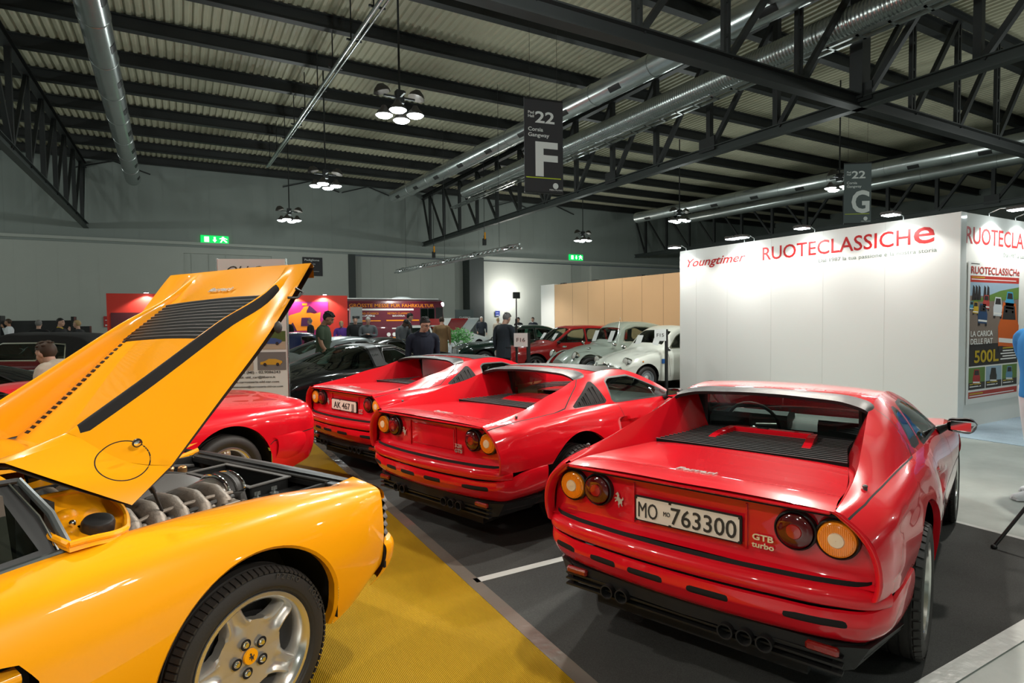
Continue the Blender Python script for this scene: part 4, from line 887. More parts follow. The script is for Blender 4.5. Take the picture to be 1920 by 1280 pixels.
    def top(xs, zc, crown=.55, bow=0.):
        out = []
        for x, z0 in zip(xs, zc):
            e = edge(x); pts = []
            for f in (1., .82, .5, 0.):
                zz = z0-(z0-e[2])*(f**2.4); pts.append((x+bow*(1-f*f), e[1]*f, zz))
            out.append(half(pts))
        return out
    roofx = [.40, .50, .65, .85, 1.08]; roof = surf(top(roofx, [1.145, 1.158, 1.166, 1.165, 1.148], bow=0), 5, 5, flip=True)
    if gts:
        tg, roof = carve(roof, lambda V: np.maximum(.60-V[:, 0], np.abs(V[:, 1])-.62))
        hd, tg = carve(tg, lambda V: 1.035-V[:, 0]); roof = merge(roof, hd)
        gp, tg = carve(tg, lambda V: V[:, 0]-.606)
        tg.V[:, 2] += .004; obj('targa_roof_panel', tg, M['vinyl'], t); obj('roof_gap', gp, M['gap'], t)
    obj('roof', roof, P, t)
    ws = []
    for (x, yw, zc, bow) in ((1.08, None, 1.148, .0), (1.25, None, 1.080, .05), (1.45, None, .990, .10), (1.66, None, .882, .17)):
        e = edge(x); pts = []
        for f in (1., .82, .5, 0.): pts.append((x+bow*(1-f*f), e[1]*f, e[2]+(zc-e[2])*(1-f**2.2)))
        ws.append(half(pts))
    wsg = surf(ws, 5, 5, flip=True)
    wg, fr_ = carve(wsg, lambda V: -np.minimum(V[:, 0]-1.115, np.interp(V[:, 0], rid[:, 0], rid[:, 1])-np.abs(V[:, 1])-.028))
    obj('windscreen', wg, M['glass'], t); obj('windscreen_frame', fr_, M['black'], t)
    hx = [1.66, 1.80, 2.1, 2.35, 2.8, 3.15, 3.33]
    hood = []
    for x, z0, bow in zip(hx, [.882, .862, .832, .805, .712, .612, .53], [.17, .14, .06, 0, 0, 0, .03]):
        e = edge(x); pts = []
        for f in (1., .82, .5, 0.): pts.append((x+bow*(1-f*f), e[1]*f, e[2]+(z0-e[2])*(1-f**2.2)-(.012 if .3 < f < .9 and x > 1.9 else 0)))
        hood.append(half(pts))
    hg = surf(hood, 5, 4, flip=True); a, hg = line_gap(hg, [(1.95, .45), (1.95, -.45)], ax=(0, 1)); obj('bonnet', hg, P, t)
    # nose
    nose = []
    for i, (x, zt, zb, w) in enumerate(((3.33, .526, .35, .50), (3.37, .50, .36, .40), (3.385, .46, .38, .3))):
        nose.append([(x+.0, w, zb), (x+.06, w*.6, zb), (x+.08, 0, zb), (x+.06, -w*.6, zb), (x, -w, zb)])
    fb = G(); pr = [(.0, .53), (.05, .50), (.06, .42), (.03, .30), (-.02, .2)]
    CN = []
    for (yy, xo) in ((.74, 3.0), (.66, 3.17), (.5, 3.31), (.25, 3.38), (0, 3.40), (-.25, 3.38), (-.5, 3.31), (-.66, 3.17), (-.74, 3.0)):
        CN.append([(xo+dx, yy, z) for dx, z in pr])
    obj('front_bumper', surf(CN, 4, 4, flip=False), P, t)
    # ---- rear deck between the buttresses
    dx = [-.86, -.78, -.55, -.15, .20, .62]; dz = [.872, .880, .876, .869, .864, .860]
    def dkin(x):
        e = edge(min(max(x, -.83), .60)); return e[1]-.012-max(0, (e[2]-.874))*.35
    deck = [half([(x, dkin(x)+(.012 if x < -.8 else 0), z-.006), (x, dkin(x)*.8, z), (x, dkin(x)*.45, z+.004), (x-(.012 if x < -.8 else 0), 0, z+.006)]) for x, z in zip(dx, dz)]
    dk = surf(deck, 5, 5, flip=True)
    lou, dk = carve(dk, lambda V: np.maximum(-.065-V[:, 0], V[:, 0]-.9))
    obj('engine_cover', dk, P, t); obj('louvre_bed', lou.mv(0, 0, -.03), M['dark'], t)
    for i in range(15):
        x = -.050+i*.044
        if x > .56: break
        yw = dkin(x)-.006
        sl = G([(x-.004, yw, .878), (x-.004, -yw, .878), (x+.004, -yw, .881), (x+.004, yw, .881), (x+.010, yw, .852), (x+.010, -yw, .852), (x+.004, yw, .852), (x+.004, -yw, .852)],
               [(0, 3, 2, 1), (3, 4, 5, 2), (4, 6, 7, 5), (6, 0, 1, 7)])
        lv = obj('louvre', sl, M['dark'], t, smooth=20); obj('louvre_edge_glint', box(x-.007, x+.0055, -yw, yw, .880, .8825), M['slatglint'], lv, None)  # near-black louvre faces; pale top strip painted as the edge highlight
    iw = [[edge(x), (x, (edge(x)[1]+dkin(x))/2, (edge(x)[2]+z)/2), (x, dkin(x), z-.008)] for x, z in zip([-.83, -.65, -.4, -.15, .08, .28, .45, .62], [.872, .878, .875, .870, .866, .863, .861, .860])]
    ig = surf(iw, 5, 3, flip=True); pair('buttress_inner_wall', ig, P, t)
    # raised body-colour frame on the engine cover
    if gts:
        hp = surf([[(x, y, z) for y, z in ((.24, .868), (.22, .868+h), (0, .872+h), (-.22, .868+h), (-.24, .868))] for x, h in ((.18, .004), (.26, .022), (.44, .036), (.56, .036))], 4, 4, cr=(1, 3)); obj('raised_cover_panel', hp, P, t)
    else:
        for s in (1, -1):
            rl = surf([[(x, s*(y0-.028), .862), (x, s*(y0-.022), .866+h), (x, s*(y0+.022), .866+h), (x, s*(y0+.028), .862)] for x, h, y0 in ((.14, .002, .265), (.24, .022, .262), (.36, .036, .25), (.50, .040, .235))], 4, 2, cr=(1, 2), flip=(s < 0)); obj('raised_cover_frame', rl, P, t)
        obj('raised_cover_frame', box(.46, .53, -.235, .235, .862, .908, .008), P, t)
        obj('cover_label', box(.472, .515, .02, .09, .908, .911), M['black'], t)
    # ---- roof spoiler
    sp = []
    for yy, xf, zf, xr, zr in ((.570, .40, 1.088, .315, 1.050), (.545, .43, 1.122, .285, 1.094), (.46, .475, 1.146, .30, 1.126), (.25, .50, 1.158, .325, 1.144), (0, .51, 1.162, .335, 1.150)):
        sp.append([(xf, yy, zf), ((xf+xr)/2, yy, (zf+zr)/2+.008), (xr, yy, zr), (xr+.012, yy, zr-.020), (xf, yy, zf-.035)])
    sp = sp+[[(x, -y, z) for x, y, z in r] for r in sp[::-1][1:]]
    obj('roof_spoiler', surf(sp, 5, 3, cr=(2, 3)), M['vinyl'], t)
    # ---- rear window and frame
    g = surf([[(.66-.05*(y/.47)**2, y, .862), (.65-.05*(y/.47)**2, y, 1.135-.03*abs(y/.47)**3)] for y in np.linspace(-.47, .47, 9)], 4, 14); gi, go = carve(g, lambda V: np.maximum(np.maximum(np.abs(V[:, 1])-.452, .875-V[:, 2]), V[:, 2]-1.108))
    obj('rear_window', gi, M['glass'], t); obj('rear_window_frame', go, M['black'], t)
    pair('bulkhead', box(.62, .66, .455, .60, .80, 1.09), M['black'], t)
    # ---- tail panel
    TP = []
    prof = [(-.822, .858), (-.802, .848), (-.792, .82), (-.790, .70), (-.792, .62), (-.802, .590), (-.84, .580)]
    wt = {.858: .63, .848: .655, .82: .695, .70: .742, .62: .748, .590: .745, .580: .745}
    for x, z in prof: TP.append([(x+.025*f**4, wt[z]*f, z-(.02 if z > .84 else 0)*f**4) for f in (1, .9, .6, 0, -.6, -.9, -1)])
    obj('tail_panel', surf(TP, 3, 4, cs=(1, 5), flip=False), P, t)
    # rim between tail panel and shell edge
    e0 = C[0]; rim = []
    for (x, y, z) in e0: rim.append([(x, y, z), (x-.006, y-.008, z-.004), (x+.004, y-.022, z-.012), (x+.05, y-.03, z-.016)])
    pair('tail_rim', surf(rim, 4, 3, flip=False), P, t)
    obj('tail_lip', box(-.868, -.80, -.60, .60, .853, .866, .005), P, t)
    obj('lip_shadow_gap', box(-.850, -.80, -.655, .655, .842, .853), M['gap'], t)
    def disc(n, c, r, x0, prf, m, par): return obj(n, lathe(prf, 36, axis='x', c=c), m, par)
    for s in (1, -1):
        for (yy, zz, lens, cen, nm) in ((.612, .745, 'amber', 'amberc', 'turn_lamp'), (.462, .748, 'redlens', 'redc', 'tail_lamp')):
            x0 = -.788+.02*(yy/.7)**3
            L = obj(nm, lathe([(0, .082), (-.030, .080), (-.034, .074), (-.012, .070)], 36, axis='x', c=(x0, s*yy, zz)), M['black'], t)
            obj('lens', lathe([(-.012, .071), (-.040, .068), (-.047, .058), (-.049, .030)], 36, axis='x', c=(x0, s*yy, zz)), M[lens], L)
            rib = G()
            if detail and nm == 'turn_lamp':
                for i in range(-9, 10):
                    y_ = i*.0065; hh = math.sqrt(max(0, .060**2-y_**2)); hin = math.sqrt(max(0, .031**2-y_**2)) if abs(y_) < .031 else 0
                    for (za, zb) in ((hin, hh), (-hh, -hin)):
                        if zb-za > .006: rib.add(box(x0-.0505, x0-.044, s*yy+y_-.0013, s*yy+y_+.0013, zz+za, zz+zb))
                obj('lens_ribs', rib, M[lens], L)
            obj('lens_centre', lathe([(-.049, .030), (-.053, .027), (-.055, .001)], 28, axis='x', c=(x0, s*yy, zz)), M[cen], L)
    # plate recess ridges
    pair('plate_recess', box(-.800, -.786, .262, .270, .625, .815), P, t)
    if plate:
        pl = obj('number_plate', box(-.812, -.800, -.252, .252, .640, .762, .003), M['black'], t)
        obj('plate_face', box(-.815, -.812, -.243, .243, .648, .755), M['plate'], pl)
        for (s_, yy, zz, sz, wd, bd) in plate:
            obj('characters', textg(s_, sz, .003, bold=.008 if len(s_) > 2 else 0, width=wd).tf(frame((-.8165, yy, zz), (0, -1, 0), (0, 0, 1))), M['ink'], pl)
        for yy in (.2445, .072, -.2445):
            obj('plate_clip', merge(box(-.8175, -.812, yy-.006, yy+.006, .748, .760), box(-.8175, -.812, yy-.006, yy+.006, .642, .653)), M['black'], pl)
    else: obj('plate_panel', box(-.797, -.789, -.245, .245, .645, .800, .003), P, t)
    if badge:
        for (s_, yy, zz, sz, wd, m_) in badge: obj('badge', textg(s_, sz, .006, bold=.03, width=wd).tf(frame((-.800, yy, zz), (0, -1, 0), (0, 0, 1))), M[m_], t)
    obj('horse_emblem', horse_g(.075, .004).tf(frame((-.796, .345, .715), (0, -1, 0), (0, 0, 1))), M['badge'], t)
    obj('script_badge', textg('Ferrari', .042, .006, bold=.02, shear=.15, width=.19).tf(frame((-.70, .0, .8895), (0, -1, 0), (-.06, 0, 1) if False else (1, 0, .03))), M['badge'], t)
    # ---- bumper: sweep around the tail
    path = [(-.405, .824), (-.52, .818), (-.64, .806), (-.74, .782), (-.815, .732), (-.865, .62), (-.905, .40), (-.925, .18), (-.930, 0)]
    full = path+[(x, -y) for x, y in path[::-1][1:]]
    def sweep(prof_fn, k0=0, k1=None, cr=()):
        pts = full[k0:k1]; out = []
        for i, (x, y) in enumerate(pts):
            a = pts[max(0, i-1)]; b = pts[min(len(pts)-1, i+1)]; tx, ty = b[0]-a[0], b[1]-a[1]; L_ = math.hypot(tx, ty); nx, ny = ty/L_, -tx/L_
            s = abs(y)/.85; out.append([(x-nx*o*-1*1, y-ny*o*-1, z) for o, z in prof_fn(x, y)])
        return out
    # outward normal check: for the first point (right->left walk) n should point away from the car centre
    def lowp(x, y):
        r = min(1, max(0, (-x-.60)/.25)); top = .555*(1-r)+.488*r
        return [(-.012, top+.002), (0, top-.004), (.004, top-.05), (-.006, .42), (-.035, .372), (-.085, .335), (-.16, .325)]
    low = surf(sweep(lowp), 5, 3, cr=(1,)); 
    def orient(g):
        c = g.V.mean(0); s = 0
        for f in g.F[::7]:
            p = g.V[list(f)]; s += np.cross(p[1]-p[0], p[2]-p[0]).dot(p.mean(0)-c)
        if s < 0:
            g.F = [f[::-1] for f in g.F]
            if g.N is not None: g.N = -g.N
        return g
    low = orient(low)
    slots = G()
    if bumper_slots:
        for (a, b) in ((-.10, .10), (.16, .34), (-.34, -.16), (.53, .68), (-.68, -.53)) if False else ((.055, .235), (-.235, -.055), (.30, .45), (-.66, -.44), (.55, .69)):
            fn = lambda V, a=a, b=b: np.maximum(np.hypot(np.maximum(0, np.abs(V[:, 1]-(a+b)/2)-(b-a)/2+.016), V[:, 2]-.440)-.016, V[:, 0]+.5)
            s_, low = carve(low, fn); obj('bumper_slot', s_, M['gap'], t)
    obj('lower_bumper', low, P, t)
    def upp(x, y): return [(-.05, .580), (-.012, .577), (.006, .560), (.012, .535), (.004, .508), (-.015, .500), (-.05, .499)]
    obj('bumper_bar', orient(surf(sweep(upp, 3, -3), 5, 3)), P, t)
    def blk(x, y): return [(-.03, .60), (-.022, .56), (-.022, .49), (-.04, .485)]
    obj('bumper_gap', orient(surf(sweep(blk, 3, -3), 3, 2)), M['gap'], t)
    # ---- black valance, grille bars, exhaust tips, fog lamps
    va = prism([(-.74, .70), (-.82, .60), (-.85, 0), (-.82, -.60), (-.74, -.70), (-.40, -.78), (-.40, .78)], .275, .335); obj('rear_valance', va, M['dark'], t)
    for z in (.225, .255, .285):
        obj('valance_bar', box(-.835, -.80, -.64, .64, z, z+.009), M['black'], t)
    pair('valance_end', G([(-.82, .60, .225), (-.77, .67, .235), (-.50, .74, .25), (-.50, .60, .225), (-.825, .61, .33), (-.76, .72, .33), (-.45, .80, .33), (-.5, .60, .33)], [(0, 1, 2, 3), (4, 7, 6, 5), (0, 4, 5, 1), (1, 5, 6, 2), (2, 6, 7, 3), (3, 7, 4, 0)]), M['black'], t)
    for yy in (-.20, -.28, -.36, .30, .38):
        obj('exhaust_tip', merge(lathe([(0, .032), (-.05, .034), (-.05, .028), (0, .026)], 18, axis='x', c=(-.82, yy, .268))), M['dark'], t)
    for s in (1, -1):
        f = obj('fog_lamp', box(-.850, -.82, s*.57-.06, s*.57+.06, .296, .330, .008), M['foglens'], t); 
    for s in (1, -1):
        k = obj('cover_stay_knob', merge(cyl((-.57, s*.668, .885), (-.57, s*.668, .905), .009), ellipsoid((-.57, s*.668, .909), (.011, .011, .008), 10, 6)), M['darkalloy'], t)
    # ---- underbody, cabin
    obj('floor_pan', prism([(-.75, .5), (-.75, -.5), (.36, -.5), (.5, -.78), (1.95, -.78), (2.0, -.5), (3.1, -.5), (3.1, .5), (2.0, .5), (1.95, .78), (.5, .78), (.36, .5)], .14, .30), M['dark'], t)
    obj('cabin_tub', merge(box(.62, .66, -.74, .74, .3, .84), box(.52, 1.6, .70, .76, .3, .80), box(.52, 1.6, -.76, -.70, .3, .80), box(.5, 1.7, -.72, .72, .29, .33)), M[inner], t)
    for s in (1, -1):
        yy = s*.34
        st = obj('seat', merge(prism([(.74, .32), (.71, .42), (.72, .80), (.80, .82), (.86, .52), (1.26, .45), (1.28, .34)], yy-.24, yy+.24, 'xz'), prism([(.72, .82), (.71, .93), (.735, .955), (.775, .945), (.785, .82)], yy-.13, yy+.13, 'xz')), M[inner], t)
    obj('dashboard', prism([(1.40, .55), (1.38, .76), (1.46, .81), (1.70, .835), (1.74, .55)], -.70, .70, 'xz'), M['leather'], t)
    obj('instrument_binnacle', prism([(1.36, .74), (1.37, .86), (1.42, .885), (1.58, .86), (1.6, .74)], .14, .54, 'xz'), M['leather'], t)
    sw = obj('steering_wheel', tube([(0, .185*math.cos(a), .185*math.sin(a)) for a in np.linspace(0, 2*PI, 25)[:-1]], .013, 8, closed=True), M['leather'], t); sw.location = (1.22, .34, .80); sw.rotation_euler = (0, -.42, 0)
    obj('wheel_spokes', merge(*[cyl((0, .02*math.cos(a), .02*math.sin(a)), (0, .18*math.cos(a), .18*math.sin(a)), .009) for a in (PI/2*0+.1, PI-.1, -PI/2)]), M['alloy'], sw)
    obj('rear_view_mirror', box(1.30, 1.325, -.11, .11, .985, 1.035, .008), M['black'], t)
    # ---- door mirrors
    for s in (1, -1):
        m_ = obj('door_mirror', merge(tube([(1.42, s*.775, .85), (1.43, s*.82, .875), (1.42, s*.85, .89)], [.030, .020, .025], 10),
             surf([[(1.36+dx, s*y, .90+z) for y, z in ((.835, -.036*k), (.88, -.044*k), (.96, -.038*k), (.98, 0), (.96, .038*k), (.88, .042*k), (.835, .034*k), (.828, 0), (.835, -.036*k))] for dx, k in ((0, 1), (.05, 1.), (.09, .75), (.115, .3))], 4, 4)), M['black'], t)
        obj('mirror_glass', G([(1.352, s*.848, .873), (1.330, s*.952, .872), (1.330, s*.952, .927), (1.352, s*.848, .929)], [(0, 1, 2, 3)]), M['chrome'], m_)
    for (x, sd) in ((0, 1), (0, -1), (2.35, 1), (2.35, -1)):
        wheel(t, x, sd*(.735 if x < 1 else .745), .315 if x < 1 else .305, .225 if x < 1 else .205, .212, sd, rimmat=wheelmat, r0=.075, we=.022, k=.03, dish=.05, face_in=.05)
    return t
# ------------------------------------------------------------------ the yellow twelve-cylinder car with its engine lid raised
YC = thing('yellow_sports_car', 'bright yellow wide sports car with its rear engine lid raised, nearest the camera at left', 'car', (-.2509, 3.2134, .008), math.radians(209))
def yellow_car(t):
    P = M['yellow']
    M['underlid'] = mat('lid_underside', (.03, .022, .016), .5); M['castalu'] = mat('cast_aluminium', (.20, .17, .14), .5, metal=.5, bump=(60, .3), noise=(9, .2)); M['greyplastic'] = mat('grey_plastic_cover', (.10, .095, .09), .45)
    T = [(-.735, [(.84, .385), (.885, .43), (.902, .56), (.895, .68), (.885, .745), (.864, .786), (.775, .808), (.690, .822)]),
     (-.58, [(.88, .315), (.925, .42), (.945, .58), (.933, .72), (.900, .795), (.840, .826), (.735, .822), (.665, .800)]),
     (-.30, [(.90, .25), (.957, .44), (.980, .60), (.957, .76), (.902, .838), (.822, .862), (.715, .856), (.620, .822)]),
     (.0, [(.93, .30), (.967, .50), (.987, .62), (.965, .77), (.905, .852), (.812, .878), (.705, .874), (.610, .835)]),
     (.30, [(.93, .20), (.977, .42), (.990, .60), (.965, .75), (.905, .845), (.812, .880), (.720, .884), (.645, .858)]),
     (.58, [(.90, .20), (.967, .40), (.982, .58), (.957, .73), (.897, .828), (.812, .868), (.745, .884), (.722, .886)]),
     (1.0, [(.88, .20), (.942, .38), (.962, .55), (.940, .70), (.887, .790), (.812, .830), (.745, .845), (.725, .848)]),
     (1.6, [(.86, .20), (.917, .38), (.932, .54), (.912, .67), (.862, .750), (.802, .785), (.745, .800), (.720, .802)]),
     (2.1, [(.86, .20), (.910, .38), (.925, .54), (.905, .66), (.860, .735), (.790, .762), (.720, .770), (.670, .772)]),
     (2.55, [(.84, .35), (.892, .46), (.907, .56), (.887, .66), (.842, .720), (.772, .745), (.685, .75), (.60, .745)]),
     (3.05, [(.80, .26), (.842, .42), (.850, .50), (.825, .57), (.772, .62), (.705, .635), (.62, .635), (.55, .630)]),
     (3.40, [(.66, .28), (.700, .38), (.705, .44), (.685, .485), (.64, .51), (.58, .52), (.52, .52), (.46, .52)]),
     (3.55, [(.40, .34), (.44, .39), (.445, .42), (.43, .445), (.40, .46), (.36, .465), (.32, .465), (.28, .465)])]
    C = [[(x-(.02*(.56-z)*-1 if x < -.7 else 0), y, z) for y, z in r] for x, r in T]
    sh = surf(C, [6, 8, 8, 8, 8, 9, 9, 7, 7, 7, 6, 3], 6, flip=True)
    ac = (-.01, .345); ar = .405
    _, sh = carve(sh, sdcirc(ac, ar)); _, sh = carve(sh, lambda V: np.maximum(V[:, 2]-.345, np.abs(V[:, 0]-ac[0])-ar+.002))
    _, sh = carve(sh, sdcirc((2.55, .335), .365)); _, sh = carve(sh, lambda V: np.maximum(V[:, 2]-.34, np.abs(V[:, 0]-2.55)-.36))
    intake = [(.735, .38), (.70, .50), (.70, .62), (.735, .672), (1.05, .690), (2.2, .60), (2.2, .38)]
    it, sh = carve(sh, sdpoly(intake, rnd=.02))
    it.V[:, 1] -= .07; pair('side_intake_recess', it, M['dark'], t)
    wall = []
    ring = polyoff(intake, .02)
    for s_ in (1, -1):
        for z in (.405, .465, .525, .585, .645):
            pts = []
            for x in np.linspace(.715, 2.1, 16):
                yo = float(np.interp(z, [.4, .58, .73], [.967-.02*(x-.6), .982-.032*(x-.6), .957-.03*(x-.6)])); pts.append([(x, s_*(yo-.055), z-.012), (x, s_*(yo-.008), z-.014), (x, s_*(yo-.002), z), (x, s_*(yo-.008), z+.012), (x, s_*(yo-.055), z+.018)])
            if z > .62: pts = pts[:9]
            obj('side_strake', surf(pts, 1, 2, cr=(1, 3), flip=s_ < 0), P, t)
    obj('body_side', sh, P, t); rs = sh.mir(); rs.V[:, 2] += np.where((rs.V[:, 0] < .5) & (rs.V[:, 2] > .74), (rs.V[:, 2]-.74)*.38*np.clip((.5-rs.V[:, 0])/.3, 0, 1), 0); obj('body_side', rs, P, t)
    # arch lips: returned edge
    for (cx, cz, r, a0, a1) in ((ac[0], ac[1], ar, -.1, PI+.19), (2.55, .335, .365, -.1, PI+.2)):
        V = []; F = []; n = 40
        for i in range(n+1):
            a_ = a0+(a1-a0)*i/n; x, z = cx+r*math.cos(a_), cz+r*math.sin(a_)
            d = np.hypot(sh.V[:, 0]-x, sh.V[:, 2]-z)+(sh.V[:, 1] < .75)*9; y = sh.V[d.argmin(), 1]
            V += [(x, y, z), (cx+(r-.012)*math.cos(a_), y-.012, cz+(r-.012)*math.sin(a_)), (cx+(r-.010)*math.cos(a_), y-.05, cz+(r-.010)*math.sin(a_))]
        for i in range(n): F += [(3*i, 3*i+1, 3*i+4, 3*i+3), (3*i+1, 3*i+2, 3*i+5, 3*i+4)]
        pair('arch_lip', G(V, F), P, t)
    pair('wheel_well', arch_liner(ac[0], .52, .93, ar, ac[1]), M['dark'], t); pair('wheel_well', arch_liner(2.55, .5, .86, .365, .335), M['dark'], t)
    # inner flange of the fender along the engine bay
    fl = [[(x, y, z), (x, y-.012, z-.012), (x, y-.015, z-.06), (x, y-.02, z-.16)] for x, y, z in [tuple(C[i][7]) for i in (0, 1, 2, 3, 4)]]
    pair('fender_flange', surf(fl, 6, 2, cr=(1,), flip=True), P, t)
    # tail end: side edge return, black light cluster grille, upper beam, bumper
    pair('tail_side_edge', surf([[(-.735, .84, .40), (-.736, .885, .44), (-.737, .902, .56), (-.737, .895, .68), (-.737, .885, .745)], [(-.745, .82, .40), (-.75, .865, .44), (-.75, .882, .56), (-.75, .875, .68), (-.75, .865, .745)]], 2, 4), P, t)
    obj('tail_top_beam', surf([[(-.73, s*.885, .735), (-.765-b, s*.880, .735), (-.768-b, s*.872, .765), (-.755-b, s*.86, .786), (-.72, s*.775, .804), (-.70, s*.69, .79)] for s, b in ((1, 0), (.95, .012), (.88, .022))], 4, 3, cr=(1,)), P, t)
    obj('tail_top_beam', surf([[(-.73, s*.885, .735), (-.765-b, s*.880, .735), (-.768-b, s*.872, .765), (-.755-b, s*.86, .786), (-.72, s*.80, .797), (-.70, s*.78, .79)] for s, b in ((.88, .022), (.5, .05), (0, .06), (-.5, .05), (-.9, .02), (-1, 0))], 4, 3, cr=(1,)), M['black'], t)
    obj('tail_backing', box(-.755, -.72, -.86, .86, .42, .76), M['black'], t)
    for i in range(5):
        z = .712-i*.040
        obj('tail_grille_bar', surf([[(-.75, s*y, z-.016), (-.785-b, s*y, z-.012), (-.797-b, s*y, z), (-.785-b, s*y, z+.012), (-.75, s*y, z+.014)] for s, y, b in ((1, .882, -.03), (1, .87, 0), (1, .5, .045), (1, 0, .055), (-1, .5, .045), (-1, .87, 0), (-1, .882, -.03))], 3, 3), M['chrome' if False else 'greyplastic'], t)
    bp = [(-.745, .895), (-.80, .885), (-.845, .85), (-.875, .74), (-.905, .38), (-.915, 0)]; bp = bp+[(x, -y) for x, y in bp[::-1][1:]]
    CN = []
    for (x, y) in bp: CN.append([(x+.06, y*.96, .530), (x+.01, y, .526), (x-.0, y*1.01, .505), (x-.0, y*1.01, .45), (x+.02, y*.99, .38), (x+.07, y*.95, .32)])
    obj('rear_bumper', surf(CN, 4, 4, cr=(1,)), P, t)
    pair('bumper_side_gap', box(-.748, -.736, .80, .901, .40, .512), M['gap'], t)
    obj('tail_floor', box(-.78, -.45, -.55, .55, .24, .40), M['dark'], t)
    # ---- engine bay
    obj('engine_bay', merge(box(-.68, .50, -.60, -.58, .42, .80), box(-.68, .50, .58, .60, .42, .80), box(-.70, .5, -.6, .6, .40, .42), box(.50, .53, -.62, .62, .4, 1.02)), M['dark'], t)
    obj('rear_rail', merge(box(-.70, -.64, -.62, .66, .765, .800, .006), box(-.715, -.70, -.62, .66, .79, .808)), M['black'], t)
    obj('rail_seal', tube([(-.645, -.56, .804), (-.645, 0, .804), (-.645, .60, .806)], .007, 8), M['rubber'], t)
    # intake manifold runners (left bank) and log
    for i in range(5):
        x = .20-i*.095
        obj('intake_runner', tube([(x, .50, .66), (x, .50, .74), (x-.005, .46, .805), (x-.01, .38, .835), (x-.015, .28, .83), (x-.02, .18, .80)], [.036, .038, .040, .041, .040, .036], 14), M['castalu'], t)
        obj('runner_boss', merge(cyl((x-.045, .47, .74), (x-.045, .47, .80), .012), ellipsoid((x-.045, .47, .805), (.016, .016, .010), 10, 6)), M['castalu'], t)
    for i in range(5):
        x = .20-i*.095
        obj('intake_runner', tube([(x, -.42, .66), (x, -.42, .74), (x-.005, -.38, .80), (x-.01, -.30, .82), (x-.015, -.2, .80)], [.036, .038, .040, .041, .038], 12), M['castalu'], t)
    obj('fuel_rail', tube([(.26, .455, .80), (.12, .45, .832), (0, .445, .838), (-.14, .44, .838), (-.25, .43, .83)], .009, 8), M['castalu'], t)
    obj('fuel_hose', tube([(.26, .47, .78), (.10, .47, .80), (-.05, .475, .815), (-.2, .46, .82), (-.28, .40, .80)], .011, 8), M['rubber'], t)
    obj('plenum_cover', surf([[(x, y, .80+h*(1-abs(y/w)**2)) for y in np.linspace(-w, w, 7)] for x, w, h in ((.22, .20, .03), (.1, .24, .065), (-.1, .24, .07), (-.28, .19, .05), (-.34, .13, .02))], 4, 3), M['greyplastic'], t)
    for y in (-.15, -.10, -.05, 0, .05, .10, .15): obj('cover_rib', tube([(.18, y, .835), (.05, y*1.1, .867-abs(y)*.25), (-.15, y*1.1, .873-abs(y)*.25), (-.28, y*.9, .85-abs(y)*.2)], .006, 6), M['greyplastic'], t)
    # silver air duct with clamps into the open airbox
    M['ductmetal'] = mat('brushed_duct_metal', (.55, .50, .46), .25, metal=.9)
    obj('air_duct_horn', surf([[(x, .20+w*math.cos(a), .795+h*math.sin(a)) for a in np.linspace(0, 2*PI, 13)] for x, w, h in ((-.16, .06, .035), (-.22, .085, .05), (-.30, .11, .06), (-.33, .115, .062))], 4, 2, flip=True), M['ductmetal'], t)
    for x in (-.305, -.345, -.385): obj('duct_clamp', tube([(x, .20+.122*math.cos(a), .797+.068*math.sin(a)) for a in np.linspace(0, 2*PI, 25)[:-1]], .008, 8, closed=True), M['chrome' if x != -.345 else 'rubber'], t)
    obj('duct_rubber', surf([[(x, .20+w*math.cos(a), .797+h*math.sin(a)) for a in np.linspace(0, 2*PI, 13)] for x, w, h in ((-.31, .115, .062), (-.345, .125, .072), (-.40, .115, .062))], 4, 2, flip=True), M['rubber'], t)
    ab = merge(box(-.62, -.40, -.20, .34, .70, .705), box(-.62, -.61, -.20, .34, .70, .80), box(-.41, -.40, -.20, .34, .70, .80), box(-.62, -.40, -.20, -.19, .70, .80), box(-.62, -.40, .33, .34, .70, .80)); obj('open_airbox', ab, M['black'], t)
    obj('airbox_rim', merge(box(-.632, -.606, -.212, .352, .80, .806), box(-.414, -.388, -.212, .352, .80, .806), box(-.606, -.414, -.212, -.186, .80, .806), box(-.606, -.414, .326, .352, .80, .806)), M['greyplastic'], t)
    obj('bay_shelf', box(-.66, -.30, .36, .58, .74, .752), M['black'], t); obj('bay_shelf', box(-.66, -.40, -.58, -.22, .72, .735), M['black'], t)
    for (x, y) in ((-.40, .40), (-.50, .39)): obj('wing_nut', merge(cyl((x, y, .752), (x, y, .76), .022, 14), cyl((x, y, .76), (x, y, .79), .006), box(x-.016, x+.016, y-.002, y+.002, .772, .79)), M['galv'], t)
    obj('lid_latch', merge(box(-.235, -.16, .46, .52, .80, .812, .003), cyl((-.20, .49, .812), (-.20, .49, .82), .012)), M['castalu'], t)
    M['brass'] = mat('brass_fitting', (.62, .33, .14), .3, metal=.8)
    obj('brass_valve', merge(cyl((-.42, -.42, .74), (-.42, -.42, .79), .022), cyl((-.50, -.42, .75), (-.34, -.42, .75), .010), cyl((-.46, -.36, .74), (-.46, -.36, .80), .024), ellipsoid((-.42, -.42, .795), (.026, .026, .014), 12, 6), ellipsoid((-.46, -.36, .80), (.022, .022, .012), 12, 6)), M['brass'], t)
    obj('breather_cap', merge(cyl((-.26, -.44, .72), (-.26, -.44, .79), .03, 16), cyl((-.26, -.44, .79), (-.26, -.44, .80), .036, 16)), M['chrome'], t)
